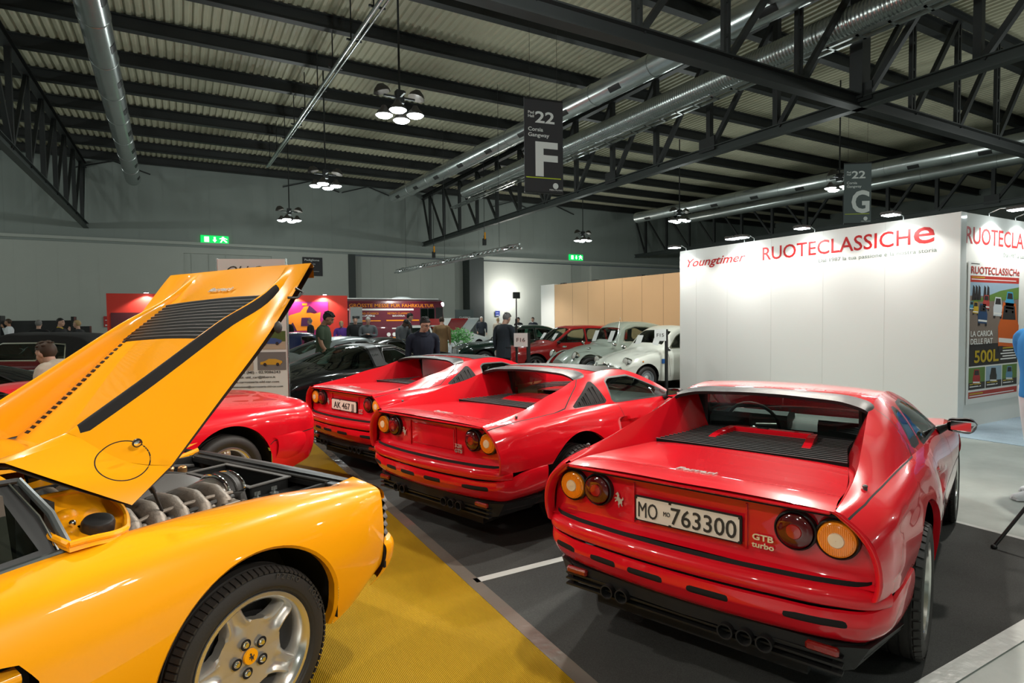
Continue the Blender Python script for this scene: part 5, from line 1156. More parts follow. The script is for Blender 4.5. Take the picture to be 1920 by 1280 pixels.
    for k, (a, b) in enumerate((((-.1, -.5, .76), (-.55, -.30, .74)), ((-.2, -.52, .78), (-.6, -.5, .76)), ((.05, -.34, .78), (-.36, -.5, .75)))):
        obj('engine_hose', tube([a, ((a[0]+b[0])/2, (a[1]+b[1])/2+.03, .80), b], .012, 8), M['rubber'], t)
    obj('throttle_pipe', tube([(-.27, .38, .79), (-.30, .42, .80), (-.30, .44, .74), (-.31, .44, .66)], .026, 12), M['rubber'], t); obj('throttle_body', merge(box(-.33, -.25, .34, .42, .74, .80, .01), cyl((-.29, .43, .77), (-.29, .46, .77), .02)), M['castalu'], t)
    obj('lid_prop', merge(cyl((.03, .45, .72), (.10, .45, .925), .006), cyl((.10, .45, .925), (.19, .44, 1.12), .0105)), M['black'], t)
    # ---- fuel filler pan behind the left door, and its mirror panel
    rim = [(.52, .770, .912), (.455, .772, .912), (.385, .755, .902), (.33, .715, .896), (.30, .66, .896), (.272, .59, .908), (.262, .52, .930), (.285, .455, .965), (.335, .42, .985), (.405, .41, .990), (.49, .42, .99), (.54, .50, .975), (.55, .64, .945), (.52, .770, .912)]
    pan = []
    for k, dz in ((1., 0), (.93, -.006), (.86, -.022), (.70, -.034), (.35, -.036), (.0, -.036)): pan.append([(.42+(x-.42)*k, .60+(y-.60)*k, .945+(z-.945)*k+dz) for x, y, z in rim])
    pg = surf(pan, 3, 5)
    if pg.N[:, 2].mean() < 0: pg.N = -pg.N; pg.F = [f[::-1] for f in pg.F]
    obj('filler_pan', pg, P, t)
    obj('filler_pan_rim', tube(_hint(np.array(rim), 4)[0].tolist(), .011, 8), P, t)
    obj('filler_pan_skirt', surf([[(x, y, z), (x+(x-.42)*.03, y+(y-.60)*.06, z-.022)] for x, y, z in rim], 3, 1), P, t)
    obj('pan_boss', ellipsoid((.425, .50, .925), (.04, .03, .03), 18, 10), P, t)
    fc = obj('fuel_cap', lathe([(0, .050), (.030, .050), (.041, .044), (.045, .034), (.043, .001)], 32, axis='z').tf(Matrix.Translation((.385, .640, .895)) @ Matrix.Rotation(-.28, 4, 'X')), M['black'], t)
    obj('pan_screw', merge(ellipsoid((.44, .59, .925), (.012, .012, .012), 10, 6)), M['chrome'], t); obj('pan_screw', merge(ellipsoid((.39, .715, .888), (.012, .012, .012), 10, 6)), M['chrome'], t)
    # ---- cabin, roof, glass
    roof = [[(x, f*w, ze+(zc-ze)*(1-abs(f)**2.2)) for f in (1, .85, .5, 0, -.5, -.85, -1)] for x, w, ze, zc in ((.60, .585, 1.105, 1.135), (.80, .585, 1.120, 1.148), (1.05, .575, 1.115, 1.142), (1.28, .56, 1.09, 1.118))]
    obj('roof', surf(roof, 5, 4, flip=True), P, t)
    ws = [[(x+b*(1-f*f), f*w, ze+(zc-ze)*(1-abs(f)**2.2)) for f in (1, .85, .5, 0, -.5, -.85, -1)] for x, w, ze, zc, b in ((1.28, .56, 1.09, 1.118, .0), (1.55, .60, .99, 1.03, .08), (1.95, .66, .80, .86, .16))]
    obj('windscreen', surf(ws, 5, 4, flip=True), M['glass'], t)
    hd = [[(x+b*(1-f*f), f*w, ze+(zc-ze)*(1-abs(f)**2.2)) for f in (1, .85, .5, 0, -.5, -.85, -1)] for x, w, ze, zc, b in ((1.95, .70, .78, .845, .16), (2.4, .64, .752, .77, .0), (3.0, .56, .64, .655, 0), (3.4, .46, .52, .53, 0), (3.55, .28, .465, .47, .02))]
    obj('bonnet', surf(hd, 5, 4, flip=True), P, t)
    obj('nose', surf([[(x, y, .50), (x+.05, y, .44), (x+.04, y, .34), (x-.02, y, .26)] for x, y in ((3.3, .78), (3.45, .62), (3.58, .3), (3.61, 0), (3.58, -.3), (3.45, -.62), (3.3, -.78))], 4, 3, flip=True), P, t)
    def sp(x, f): # side glass plane from belt (f=0) to roof (f=1)
        yb, zb = float(np.interp(x, [.5, 1.0, 1.95], [.722, .722, .70])), float(np.interp(x, [.5, 1.0, 1.95], [.893, .850, .79])); return (x, yb+(.585-yb)*f, zb+(1.105-zb)*f)
    outline = [((.515, 0), (.60, 1)), ((.75, 0), (.78, 1)), ((1.1, 0), (1.05, 1)), ((1.5, 0), (1.28, .95)), ((1.85, 0), (1.55, .55))]
    gl = []
    for (a, b) in outline:
        A, B = np.array(sp(a[0], 0)), np.array(sp(b[0], b[1])); gl.append([tuple(A+(B-A)*k) for k in (0, .5, 1)])
    gs = surf(gl, 6, 4, flip=True)
    fr_, gs2 = carve(gs, lambda V: V[:, 0]-(.575+(V[:, 2]-.89)*.35)); bt, gs2 = carve(gs2, lambda V: V[:, 2]-(np.interp(V[:, 0], [.5, 1., 1.95], [.893, .850, .79])+.016))
    pair('side_window', gs2, M['glass'], t); pair('window_pillar_trim', merge(fr_, bt), M['black'], t)
    M['trimgrey'] = mat('satin_grey_trim', (.06, .07, .07), .3, metal=.3)
    pair('pillar_moulding', merge(tube([(.505, .735, .885), (.53, .67, 1.0), (.585, .592, 1.112)], [.014, .013, .010], 8)), M['trimgrey'], t)
    pair('pillar_chrome_edge', tube([(.535, .735, .892), (.56, .672, 1.0), (.61, .598, 1.105)], .0035, 6), M['chrome'], t)
    pair('belt_moulding', tube([(.50, .742, .890), (.75, .740, .870), (1.1, .738, .846), (1.6, .732, .812)], [.010, .012, .012, .010], 8), M['trimgrey'], t)
    pair('roof_gutter', tube([(.585, .592, 1.108), (.9, .592, 1.124), (1.27, .572, 1.096), (1.6, .615, .975), (1.93, .67, .80)], .010, 8), M['black'], t)
    obj('bulkhead', prism([(.54, .3), (.56, 1.08), (.60, 1.10), (.60, .3)], -.60, .60, 'xz'), M['dark'], t)
    obj('cabin_tub', merge(box(.58, 1.9, .66, .70, .3, .83), box(.58, 1.9, -.70, -.66, .3, .83), box(.58, 1.9, -.7, .7, .26, .30)), M['leather'], t)
    M['greyleather'] = mat('grey_brown_leather', (.10, .085, .07), .55)
    for s in (1, -1): obj('seat', merge(prism([(.72, .3), (.68, .5), (.66, .95), (.70, 1.02), (.78, 1.0), (.84, .55), (1.25, .48), (1.28, .32)], s*.34-.25, s*.34+.25, 'xz')), M['greyleather'], t)
    pair('pillar_panel', prism([(.62, .84), (.64, 1.08), (.70, 1.09), (.78, .86)], .60, .64, 'xz'), M['greyleather'], t)
    obj('dashboard', prism([(1.5, .55), (1.48, .78), (1.55, .83), (1.9, .82), (1.95, .55)], -.66, .66, 'xz'), M['leather'], t)
    sw = obj('steering_wheel', tube([(0, .18*math.cos(a), .18*math.sin(a)) for a in np.linspace(0, 2*PI, 25)[:-1]], .013, 8, closed=True), M['leather'], t); sw.location = (1.36, .34, .80); sw.rotation_euler = (0, -.42, 0)
    obj('floor_pan', prism([(-.75, .5), (-.75, -.5), (.42, -.5), (.5, -.85), (2.1, -.85), (2.15, -.5), (3.3, -.5), (3.3, .5), (2.15, .5), (2.1, .85), (.5, .85), (.42, .5)], .14, .26), M['dark'], t)
    # ---- the raised lid
    rows = [ # front to rear; centre, quarter, foot, crest inner, crest, flank, flank edge
     [(.63, 0, 1.135), (.625, .2, 1.138), (.61, .38, 1.140), (.60, .43, 1.150), (.58, .47, 1.150), (.46, .60, 1.070), (.30, .700, .967)],
     [(.26, 0, 1.085), (.26, .2, 1.088), (.27, .405, 1.090), (.39, .435, 1.215), (.36, .47, 1.195), (.26, .60, 1.100), (.15, .685, 1.075)],
     [(.05, 0, 1.286), (.05, .2, 1.288), (.05, .405, 1.288), (.145, .435, 1.375), (.12, .47, 1.345), (.03, .58, 1.270), (-.05, .65, 1.270)],
     [(-.20, 0, 1.535), (-.20, .2, 1.532), (-.20, .405, 1.525), (-.20, .435, 1.607), (-.22, .47, 1.575), (-.27, .57, 1.535), (-.32, .635, 1.560)],
     [(-.52, 0, 1.790), (-.515, .2, 1.785), (-.505, .405, 1.768), (-.49, .435, 1.782), (-.50, .47, 1.760), (-.52, .56, 1.780), (-.535, .625, 1.845)],
     [(-.64, 0, 1.905), (-.635, .2, 1.903), (-.615, .38, 1.898), (-.608, .435, 1.896), (-.60, .47, 1.895), (-.585, .55, 1.893), (-.57, .62, 1.890)]]
    full = [[(x, -y, z) for x, y, z in r[::-1][:-1]]+r for r in rows]
    lid = surf(full, [4, 7, 8, 8, 5], 5, cs=(1,), cr=(2, 4, 8, 10))
    # orientation: outward (up/back) normals
    if lid.N[:, 2].mean() < 0: lid.N = -lid.N; lid.F = [f[::-1] for f in lid.F]
    pl = lambda V: V[:, 2]-1.07+(V[:, 0]-.6)*.695
    # louvred grille in the centre panel
    gr = [(-.185, -.395), (-.21, .37), (-.475, .405), (-.43, -.41)]
    gi, lid = carve(lid, lambda V: np.maximum(sdpoly(gr, ax=(0, 1))(V), V[:, 2]*0+np.where(np.abs(V[:, 1]) < .425, -1, 1)))
    rf = lambda V: np.maximum(np.abs(np.linalg.norm(np.cross(V-np.array([.283, .612, 1.125]), np.array([.289, .666, .688])), axis=1)-.085)-.0022, .45-V[:, 1])
    ring, lid = carve(refine(lid, rf), rf)
    for s in (1,):
        a, lid = carve(lid, lambda V: np.maximum(np.maximum(np.abs(V[:, 1]-.4525)-.0172, V[:, 0]-.355), -.505-V[:, 0]))
    under = lid.copy(); under.V = under.V-under.N*.022; under.N = -under.N; under.F = [f[::-1] for f in under.F]
    L = obj('engine_lid', lid, P, t)
    obj('lid_underside', under, M['underlid'], L)
    obj('lid_slot', a, M['gap'], L); obj('door_ring_gap', ring, M['gap'], L)
    gi2 = gi.copy(); gi2.V = gi2.V-gi2.N*.045; obj('grille_backing', gi2, M['underlid'], L)
    obj('lid_lock', lathe([(0, .013), (.004, .012), (.006, .007), (.007, .001)], 20, axis='z').tf(frame((.235, .615, 1.168), (-.8, .25, .5), (.45, .1, .55))), M['chrome'], L)
    obj('lock_ring', lathe([(-.003, .017), (.004, .0165), (.004, .012)], 20, axis='z').tf(frame((.235, .615, 1.168), (-.8, .25, .5), (.45, .1, .55))), M['black'], L)
    for i in range(12):   # cross slats
        f = (i+.5)/12; xa = -.190+(-.43+.190)*f; xb = -.215+(-.47+.215)*f
        pts = []
        for k in np.linspace(0, 1, 9):
            y = -.395+.79*k; x = xa+(xb-xa)*k-.012*math.sin(k*PI); z = float(np.interp(-x, [-.05, .20, .52], [1.286, 1.528, 1.785]))+.004
            pts.append([(x-.0035, y, z+.000), (x+.0030, y, z-.004), (x+.006, y, z-.030), (x+.001, y, z-.030), (x-.0035, y, z)])
        obj('grille_slat', surf(pts, 1, 1, cr=(1, 2, 3)), M['black'], L)
    gv = []
    for i in range(22):   # slatted slot along the far sail
        x = .235-i*.021; z = float(np.interp(-x, [-.26, -.05, .20, .52], [1.090, 1.288, 1.528, 1.77])); w = .015*(1-.030*i)+.005
        obj('slot_opening', box(-.008, .008, -w, w, -.002, .006).tf(frame((x, -.360, z+.004), (-.72, 0, .70), (0, 1, 0))), M['gap'], L, None)
    bdg = textg('ferrari', .030, .006, bold=.04, shear=.2, width=.20); obj('script_badge', bdg.tf(frame((-.485, .0, 1.772), (0, -1, 0) if False else (0, 1, 0), (-.82, 0, .60) if False else (-.72, 0, .69))), M['badge'], L)
    tr = [(x, y, z) for x, y, z in full[-1]]
    obj('lid_rear_lip', surf([[p, (p[0]-.012, p[1], p[2]-.012), (p[0]-.018, p[1]*.995, p[2]-.07)] for p in tr], 3, 2, cr=(1,)), P, L)
    obj('lid_frame', merge(tube([(.50, .40, 1.07), (.15, .42, 1.12), (-.2, .42, 1.46), (-.5, .42, 1.68)], .02, 8), tube([(.50, -.40, 1.05), (.15, -.42, 1.1), (-.2, -.42, 1.44), (-.5, -.42, 1.68)], .02, 8), tube([(-.5, .42, 1.68), (-.53, 0, 1.72), (-.5, -.42, 1.68)], .02, 8)), M['black'], L)
    obj('lid_striker', merge(tube([(-.42, .635, 1.72), (-.455, .66, 1.72), (-.49, .655, 1.745), (-.46, .64, 1.765)], .006, 6)), M['black'], L); obj('lid_stop', ellipsoid((-.355, .65, 1.585), (.02, .012, .028), 12, 8), M['rubber'], L)
    # wheels
    for (x, sd, w, R, rr) in ((0, 1, .295, .332, .234), (0, -1, .295, .332, .234), (2.55, 1, .235, .32, .232), (2.55, -1, .235, .32, .232)):
        wh = wheel(t, x, sd*(.965-w/2 if x == 0 else .90-w/2), R, w, rr, sd, phase=-.35, r0=.108, we=.036, k=.024, dish=.030, ridge=.012, face_in=.05, tread=84, valley=1.1)
        if x == 0:
            h = w/2; hub = h-.053
            obj('centre_cap', lathe([(hub-.002, .030), (hub+.007, .028), (hub+.0085, .001)], 28, axis='y'), M['yellow'], wh)
            obj('cap_emblem', horse_g(.034, .001).tf(frame((0, hub+.0098, 0), (-1, 0, 0), (0, 0, 1))), M['ink'], wh)
            for i in range(5):
                a = PI/2-.35+2*PI*i/5; c = (.0585*math.cos(a), 0, .0585*math.sin(a))
                b = obj('bolt_recess', lathe([(hub+.005, .0215), (hub+.006, .019), (hub+.003, .014)], 20, axis='y', c=c), M['gap'], wh); obj('wheel_bolt', lathe([(hub+.002, .0145), (hub+.008, .0135), (hub+.014, .008), (hub+.014, .001)], 18, axis='y', c=c), M['chrome'], b)
            for word, a0, step in (('PZERO', 1.26, .085), ('ROSSO', .62, .085)):
                for k, ch in enumerate(word):
                    a = a0-k*step; rr_ = .293
                    # outer face looks towards +y of the wheel: mirror x for reading
                    o_ = (rr_*math.cos(PI-a), h*.985, rr_*math.sin(a)); up = (math.cos(PI-a), 0, math.sin(a)); ri = (-math.sin(a), 0, -math.cos(a)) if False else (-up[2]*1., 0, up[0]*1.)
                    obj('tyre_lettering', textg(ch, .020, .004, bold=.02).tf(frame(o_, ri, up)), M['rubber2'], wh)
M['rubber2'] = mat('raised_tyre_lettering', (.05, .045, .04), .45)
yellow_car(YC)
# ------------------------------------------------------------------ road cars of the other stands
def road_car(name, lab, loc, heading, paint, st, wb, R, glass=(), screens=(), wheel_w=.17, track=.7, wmat='alloy', roofmat=None, gmat='glass', group=None, lights=(), rear_lights=(), gaps=(), inner='leather', low=.18, arch=None, wstyle='star', extra=None, mirror=True, hidden_front=False, ns=6, seat=True):
    """st: (x, sill z, half width, belt z, half width at the top edge, top z) from tail to nose; rear axle at x = 0"""
    t = thing(name, lab, 'car', (loc[0], loc[1], .007), math.radians(heading), group); P = M[paint]; C = []
    for (x, zs, w, zb, wt, zt) in st:
        zb2 = min(zb, zt-.03); up = zt-zb2
        r = [(w*.93, zs), (w*.99, zs+(zb2-zs)*.25), (w, zs+(zb2-zs)*.55), (w*.985, zb2-.06*min(1, (zb2-zs)/.3)), (w*.93, zb2), (wt+(w*.91-wt)*.5 if up > .15 else (wt+w*.93)/2, zb2+up*.5), (wt, zt-.05*min(1, up/.2)), (wt*.82, zt-.01), (wt*.45, zt+.012), (0, zt+.018)]
        C.append([(x, y, z) for y, z in r]+[(x, -y, z) for y, z in r[::-1][1:]])
    sh = surf(C, ns, 4, flip=True); ar = arch or R+.055
    cap = []
    for k in (0, -1):
        c = C[k]; n = len(c); m = (sum(p[0] for p in c)/n, 0, (c[0][2]+c[n//2][2])/2); cap.append(G([m]+list(c), [(0, i+1, i+2) if k else (0, i+2, i+1) for i in range(n-1)]+[(0, n, 1) if k else (0, 1, n)]))
    for cx in (0, wb):
        _, sh = carve(sh, lambda V: np.maximum(sdcirc((cx, R+.01), ar)(V), .35-np.abs(V[:, 1])))
        _, sh = carve(sh, lambda V: np.maximum(np.maximum(V[:, 2]-R-.01, np.abs(V[:, 0]-cx)-ar), .35-np.abs(V[:, 1])))
        pair('wheel_well', arch_liner(cx, .3, float(np.interp(cx, [s[0] for s in st], [s[2] for s in st]))-.035, ar, R+.01), M['dark'], t)
    for poly in glass:
        bz = min(p[1] for p in poly)-.01
        gi, sh = carve(sh, lambda V: np.maximum(np.maximum(sdpoly(poly, rnd=.01)(V), .25-np.abs(V[:, 1])), bz-V[:, 2])); g1, r1 = carve(gi, sdpoly(polyoff(poly, -.012)))
        for s_ in (1, -1):
            for nm, g_, m_ in (('side_window', g1, M[gmat]), ('window_frame', r1, M['chrome' if wmat == 'hub' else 'black'])):
                q = carve(g_, lambda V: V[:, 1]*-s_)[0]
                if len(q.F): obj(nm, q, m_, t)
    for (x0, x1, z0, ins, nm) in screens:
        wt = lambda V: np.interp(V[:, 0], [s[0] for s in st], [s[4] for s in st])
        gi, sh = carve(sh, lambda V: np.maximum(np.maximum(x0-V[:, 0], V[:, 0]-x1), np.maximum(np.abs(V[:, 1])-wt(V)+ins, z0-V[:, 2]))); obj(nm, gi, M[gmat], t)
    if roofmat:
        x0, x1, m_, dp = roofmat; tp, sh = carve(sh, lambda V: np.maximum(np.maximum(x0-V[:, 0], V[:, 0]-x1), np.interp(V[:, 0], [s[0] for s in st], [s[5] for s in st])-dp-V[:, 2])); obj('roof_panel', tp, M[m_], t)
    for ln in gaps:
        a, sh = line_gap(sh, ln, w=.004); obj('panel_gap', a, M['gap'], t)
    obj('body', merge(sh, *cap) if False else sh, P, t); obj('nose_panel', cap[1], P, t); obj('tail_panel', cap[0], P, t)
    for (x, s_) in ((0, 1), (0, -1), (wb, 1), (wb, -1)): wheel(t, x, s_*track, R, wheel_w, R*.66, s_, style=wstyle, rimmat=wmat if wmat != 'hub' else 'silverp', small=True)
    x0, x1 = st[0][0], st[-1][0]; obj('floor_pan', box(x0+.1, x1-.15, -.30, .30, low, low+.12), M['dark'], t)
    obj('cabin_floor', box(wb*.15, wb*.85, -track*.85, track*.85, low, low+.1), M['dark'], t)
    if seat:
        for s_ in (1, -1): obj('seat', merge(prism([(wb*.28, .3), (wb*.25, st[len(st)//2][3]+.02), (wb*.30, st[len(st)//2][3]+.05), (wb*.36, .5), (wb*.55, .45), (wb*.55, .3)], s_*.33-.2, s_*.33+.2, 'xz')), M[inner], t)
        obj('dashboard', box(wb*.72, wb*.8, -track*.8, track*.8, .5, st[len(st)//2][3]-.03), M[inner], t)
    for (x, y, z, r, kind) in lights:
        for s_ in (1, -1):
            L = obj('headlamp', lathe([(-.03, r*1.12), (.02, r*1.12), (.03, r)], 22, axis='x', c=(x, s_*y, z)), M['chrome'], t); obj('lens', lathe([(.02, r), (.035, r*.7), (.04, .001)], 22, axis='x', c=(x, s_*y, z)), M['lampcover'], L)
    for (x, y0, y1, z0, z1, m_) in rear_lights:
        pair('tail_lamp', box(x-.02, x+.02, y0, y1, z0, z1, .006), M[m_], t)
    if mirror:
        s0 = [s for s in st if s[0] > wb*.6][0]; pair('door_mirror', merge(ellipsoid((wb*.74, s0[2]+.07, s0[3]+.07), (.05, .075, .05), 12, 8), cyl((wb*.74, s0[2]-.03, s0[3]), (wb*.74, s0[2]+.05, s0[3]+.06), .012)), M['black' if wmat != 'hub' else 'chrome'], t)
    return t
M['lampcover'] = mat('headlamp_glass', (.75, .75, .68), .1, coat=1., spec=.8)
M['cloth'] = mat('black_roof_cloth', (.020, .018, .018), .85)
ST911 = [(-1.02, .30, .60, .52, .40, .56), (-.95, .27, .72, .66, .50, .72), (-.6, .24, .80, .80, .50, .88), (-.2, .2, .835, .86, .50, 1.01), (.2, .2, .84, .88, .49, 1.15), (.6, .19, .83, .88, .50, 1.255), (1.0, .19, .82, .87, .52, 1.285), (1.3, .19, .82, .86, .54, 1.25), (1.55, .19, .82, .85, .57, 1.09), (1.85, .2, .82, .84, .60, .88), (2.3, .25, .82, .78, .56, .80), (2.8, .25, .76, .68, .45, .69), (3.1, .28, .62, .55, .35, .57)]
G911 = [[(.86, .915), (.90, 1.19), (1.18, 1.19), (1.62, .905)]]
SC911 = [(1.32, 1.80, .9, .05, 'windscreen')]
pc9 = road_car('black_targa_coupe', 'black open-top coupe with slatted roll bar and wraparound rear glass behind the farthest red targa', (2.0, 10.35), 17.5, 'blackp', ST911, 2.27, .31, G911, SC911+[(-.25, .62, .885, -.6, 'rear_glass')], gmat='gglass', roofmat=(.66, .86, 'black', .36), gaps=[[(.82, .85), (.84, .25)]])
for k in range(4): pair('roll_bar_slat', bar((.70+.035*k, .665-.0*k, .98), (.70+.035*k-.02, .60, 1.12), .006), M['chrome'], pc9)
pair('windscreen_frame', tube([(1.22, .565, 1.23), (1.5, .60, 1.10), (1.82, .665, .885)], .012, 6), M['chrome'], pc9)
pair('door_glass_frame', tube([(.88, .64, .90), (.92, .555, 1.22), (1.2, .56, 1.23)], .007, 6), M['chrome'], pc9)
pc9.scale = (1, 1, .92)
e9 = road_car('silver_coupe', 'silver rear-engined coupe with dark side glass, in the row behind the black open-top coupe', (2.2, 12.95), 17, 'silverp', ST911, 2.27, .31, G911+[[(.1, .93), (.45, 1.13), (.82, 1.18), (.80, .92)]], SC911+[(-.3, .45, .9, .06, 'rear_window')], gmat='gglass')
LOW = [(-.95, .3, .6, .6, .5, .66), (-.5, .22, .78, .74, .55, .80), (0, .2, .83, .78, .52, .95), (.5, .19, .83, .8, .50, 1.10), (.9, .19, .82, .8, .52, 1.13), (1.3, .19, .82, .79, .56, .98), (1.7, .19, .82, .77, .62, .79), (2.3, .25, .81, .7, .55, .72), (2.9, .28, .7, .52, .45, .55), (3.1, .3, .5, .45, .35, .47)]
e9.scale = (1, 1, .97)
f9 = road_car('black_low_coupe', 'low black coupe with chrome window frames right of the silver coupe', (4.0, 15.5), 12, 'blackp', LOW, 2.3, .3, [[(.35, .83), (.62, 1.04), (1.0, 1.05), (1.45, .82)]], [(1.05, 1.62, .82, .05, 'windscreen'), (-.2, .35, .8, .08, 'rear_window')], gmat='gglass')
pair('windscreen_frame', tube([(1.02, .58, 1.10), (1.3, .61, .99), (1.62, .68, .81)], .014, 6), M['chrome'], f9); pair('window_divider', tube([(1.02, .60, 1.06), (1.2, .68, .83)], .010, 6), M['chrome'], f9)
road_car('navy_car', 'dark navy car mostly hidden behind the man in the green shirt', (1.85, 17.3), 10, 'navyp', ST911, 2.27, .31, G911, SC911)
road_car('black_sports_car', 'black low car seen in the narrow gap behind the red tail at left', (-1.7, 9.9), 209, 'blackp', LOW, 2.3, .3, [[(.35, .83), (.62, 1.04), (1.0, 1.05), (1.45, .82)]], [(1.05, 1.62, .82, .05, 'windscreen')])
# red mid-engined car at left
MID = [(-.94, .36, .80, .72, .60, .79), (-.91, .32, .865, .78, .66, .855), (-.7, .25, .905, .80, .62, .875), (-.35, .2, .935, .82, .60, .895), (0, .19, .94, .82, .57, .93), (.45, .18, .93, .82, .53, 1.05), (.8, .18, .925, .82, .52, 1.14), (1.2, .18, .92, .81, .54, 1.12), (1.6, .18, .91, .80, .58, .98), (2.0, .18, .9, .76, .62, .79), (2.45, .22, .92, .7, .6, .74), (3.0, .22, .85, .55, .5, .57), (3.3, .25, .6, .42, .4, .44)]
r5 = road_car('red_sports_car', 'glossy red sports car tail with silver wheel, behind the raised yellow lid', (-.13, 6.21), 209, 'red', MID, 2.45, .33, [[(.62, .86), (.80, 1.06), (1.2, 1.06), (1.8, .84)]], [(1.25, 1.9, .82, .05, 'windscreen'), (.15, .62, .9, .08, 'rear_window')], wheel_w=.25, track=.79, arch=.40, ns=9,
    rear_lights=[], gaps=[[(-.95, .585), (-.42, .545)], [(-.38, .52), (-.42, .545)]])
for s_ in (1, -1):
    for y_ in (.50, .68): obj('round_tail_lamp', lathe([(0, .075), (-.04, .07), (-.05, .04), (-.052, .001)], 24, axis='x', c=(-.90, s_*y_, .66)), M['redc' if y_ < .6 else 'amber'], r5)
obj('tail_bumper', surf([[(x+.03, y, .585), (x-.02, y, .56), (x-.03, y, .46), (x-.0, y*.97, .36), (x+.06, y*.94, .30)] for x, y in ((-.42, .945), (-.70, .915), (-.88, .83), (-.95, .65), (-.98, .3), (-.985, 0), (-.98, -.3), (-.95, -.65), (-.88, -.83), (-.70, -.915), (-.42, -.945))], 4, 3), M['red'], r5)
# maroon soft-top
SOFT = [(-1.1, .35, .6, .8, .5, .84), (-1.0, .3, .74, .88, .6, .93), (-.5, .25, .8, .92, .62, 1.02), (-.15, .25, .81, .93, .60, 1.34), (.3, .25, .82, .93, .60, 1.42), (.9, .25, .82, .93, .6, 1.43), (1.35, .25, .82, .93, .6, 1.40), (1.6, .25, .82, .93, .62, 1.18), (1.85, .25, .82, .92, .64, .97), (2.5, .28, .8, .88, .6, .92), (3.1, .3, .74, .8, .55, .84), (3.35, .35, .6, .65, .5, .68)]
ms = road_car('maroon_soft_top_car', 'maroon classic car with black cloth roof at the far left', (-1.45, 13.7), 156, 'maroon', SOFT, 2.6, .34, [[(.12, .96), (.15, 1.24), (.52, 1.27), (.52, .96)], [(.58, .96), (.58, 1.27), (1.22, 1.27), (1.62, .97)]], [(1.42, 1.78, .97, .06, 'windscreen')], wmat='hub', wstyle='hub', roofmat=(-.5, 1.62, 'cloth', .44), inner='tan')
pair('chrome_strip', tube([(-.95, .79, .80), (0, .835, .80), (2.4, .835, .78), (3.1, .76, .72)], .012, 6), M['chrome'], ms)
pair('cream_sill', box(.4, 2.2, .79, .83, .26, .36, .01), M['cream'], ms)
# dark coupe, red hatch, grey-green beetle-shaped car, small cream car
NOTCH = [(-.95, .35, .7, .85, .6, .90), (-.85, .28, .80, .90, .62, .96), (-.4, .22, .82, .92, .60, 1.03), (0, .2, .83, .92, .56, 1.22), (.35, .2, .83, .92, .55, 1.35), (.9, .2, .83, .91, .56, 1.39), (1.4, .2, .83, .90, .58, 1.34), (1.75, .2, .83, .89, .62, 1.15), (2.1, .2, .83, .87, .66, .93), (2.6, .22, .82, .8, .64, .86), (3.2, .25, .8, .72, .6, .78), (3.35, .3, .72, .6, .55, .66)]
NG = [[(.05, .96), (.35, 1.26), (.82, 1.31), (.82, .95)], [(.88, .95), (.88, 1.31), (1.4, 1.27), (1.95, .95)]]
road_car('dark_green_coupe', 'dark green glossy saloon with nose to the left, behind the man in the dark suit', (10.9, 16.6), 166, 'green', NOTCH, 2.55, .31, NG, [(1.5, 2.0, .95, .06, 'windscreen'), (-.2, .3, 1.0, .06, 'rear_window')], gmat='gglass', lights=[(3.33, .6, .62, .08, 0)])
HATCH = [(-.72, .35, .7, .80, .55, .86), (-.66, .28, .78, .88, .56, 1.05), (-.35, .22, .80, .9, .55, 1.33), (.2, .2, .81, .9, .55, 1.38), (.9, .2, .81, .9, .56, 1.39), (1.3, .2, .81, .89, .58, 1.35), (1.65, .2, .81, .88, .62, 1.12), (1.95, .2, .81, .86, .64, .93), (2.5, .22, .80, .80, .64, .86), (2.95, .25, .79, .74, .62, .79), (3.12, .28, .76, .66, .6, .72), (3.16, .30, .74, .5, .6, .56)]
hg = road_car('red_hatchback', 'dark red boxy hatchback with price sheets in the windscreen, left of the grey-green car', (10.95, 14.0), 170, 'brightred', HATCH, 2.45, .30, [[(-.3, .95), (-.2, 1.26), (.2, 1.30), (.2, .95)], [(.28, .95), (.28, 1.30), (.85, 1.32), (.85, .95)], [(.92, .95), (.92, 1.32), (1.28, 1.28), (1.78, .94)]], [(1.36, 1.86, .93, .05, 'windscreen')])
obj('grille', box(3.13, 3.18, -.45, .45, .56, .68), M['black'], hg, None); obj('grille_bar', merge(box(3.17, 3.19, -.5, .5, .535, .55), box(3.17, 3.19, -.5, .5, .69, .70)), M['chrome'], hg, None)
for s_ in (1, -1):
    for y_ in (.36, .56): obj('headlamp', lathe([(-.02, .078), (.02, .078), (.03, .05), (.032, .001)], 20, axis='x', c=(3.17, s_*y_, .62)), M['lampcover'], hg)
obj('front_bumper', box(3.12, 3.26, -.80, .80, .36, .50, .03), M['brightred'], hg); obj('number_plate', box(3.26, 3.27, -.24, .24, .38, .48), M['plate'], hg, None)
def sheets(t, pts):
    for (x, y, z, w, h, dx) in pts: obj('price_sheet', G([(x, y-w/2, z), (x, y+w/2, z), (x-dx, y+w/2, z+h), (x-dx, y-w/2, z+h)], [(0, 1, 2, 3)]), M['signwhite'], t, None)
sheets(hg, [(1.83, .42, .97, .22, .22, .16), (1.83, -.42, .97, .22, .22, .16)])
BTL = [(-.95, .38, .35, .60, .25, .64), (-.85, .34, .52, .78, .35, .88), (-.55, .3, .62, .86, .42, 1.12), (-.15, .28, .68, .88, .48, 1.33), (.35, .27, .70, .88, .50, 1.46), (.8, .27, .70, .88, .50, 1.50), (1.2, .27, .70, .88, .51, 1.46), (1.42, .27, .70, .88, .53, 1.33), (1.66, .27, .70, .88, .53, .97), (2.0, .29, .62, .80, .42, .92), (2.4, .3, .52, .70, .36, .84), (2.75, .32, .42, .6, .30, .72), (2.95, .36, .3, .5, .2, .56)]
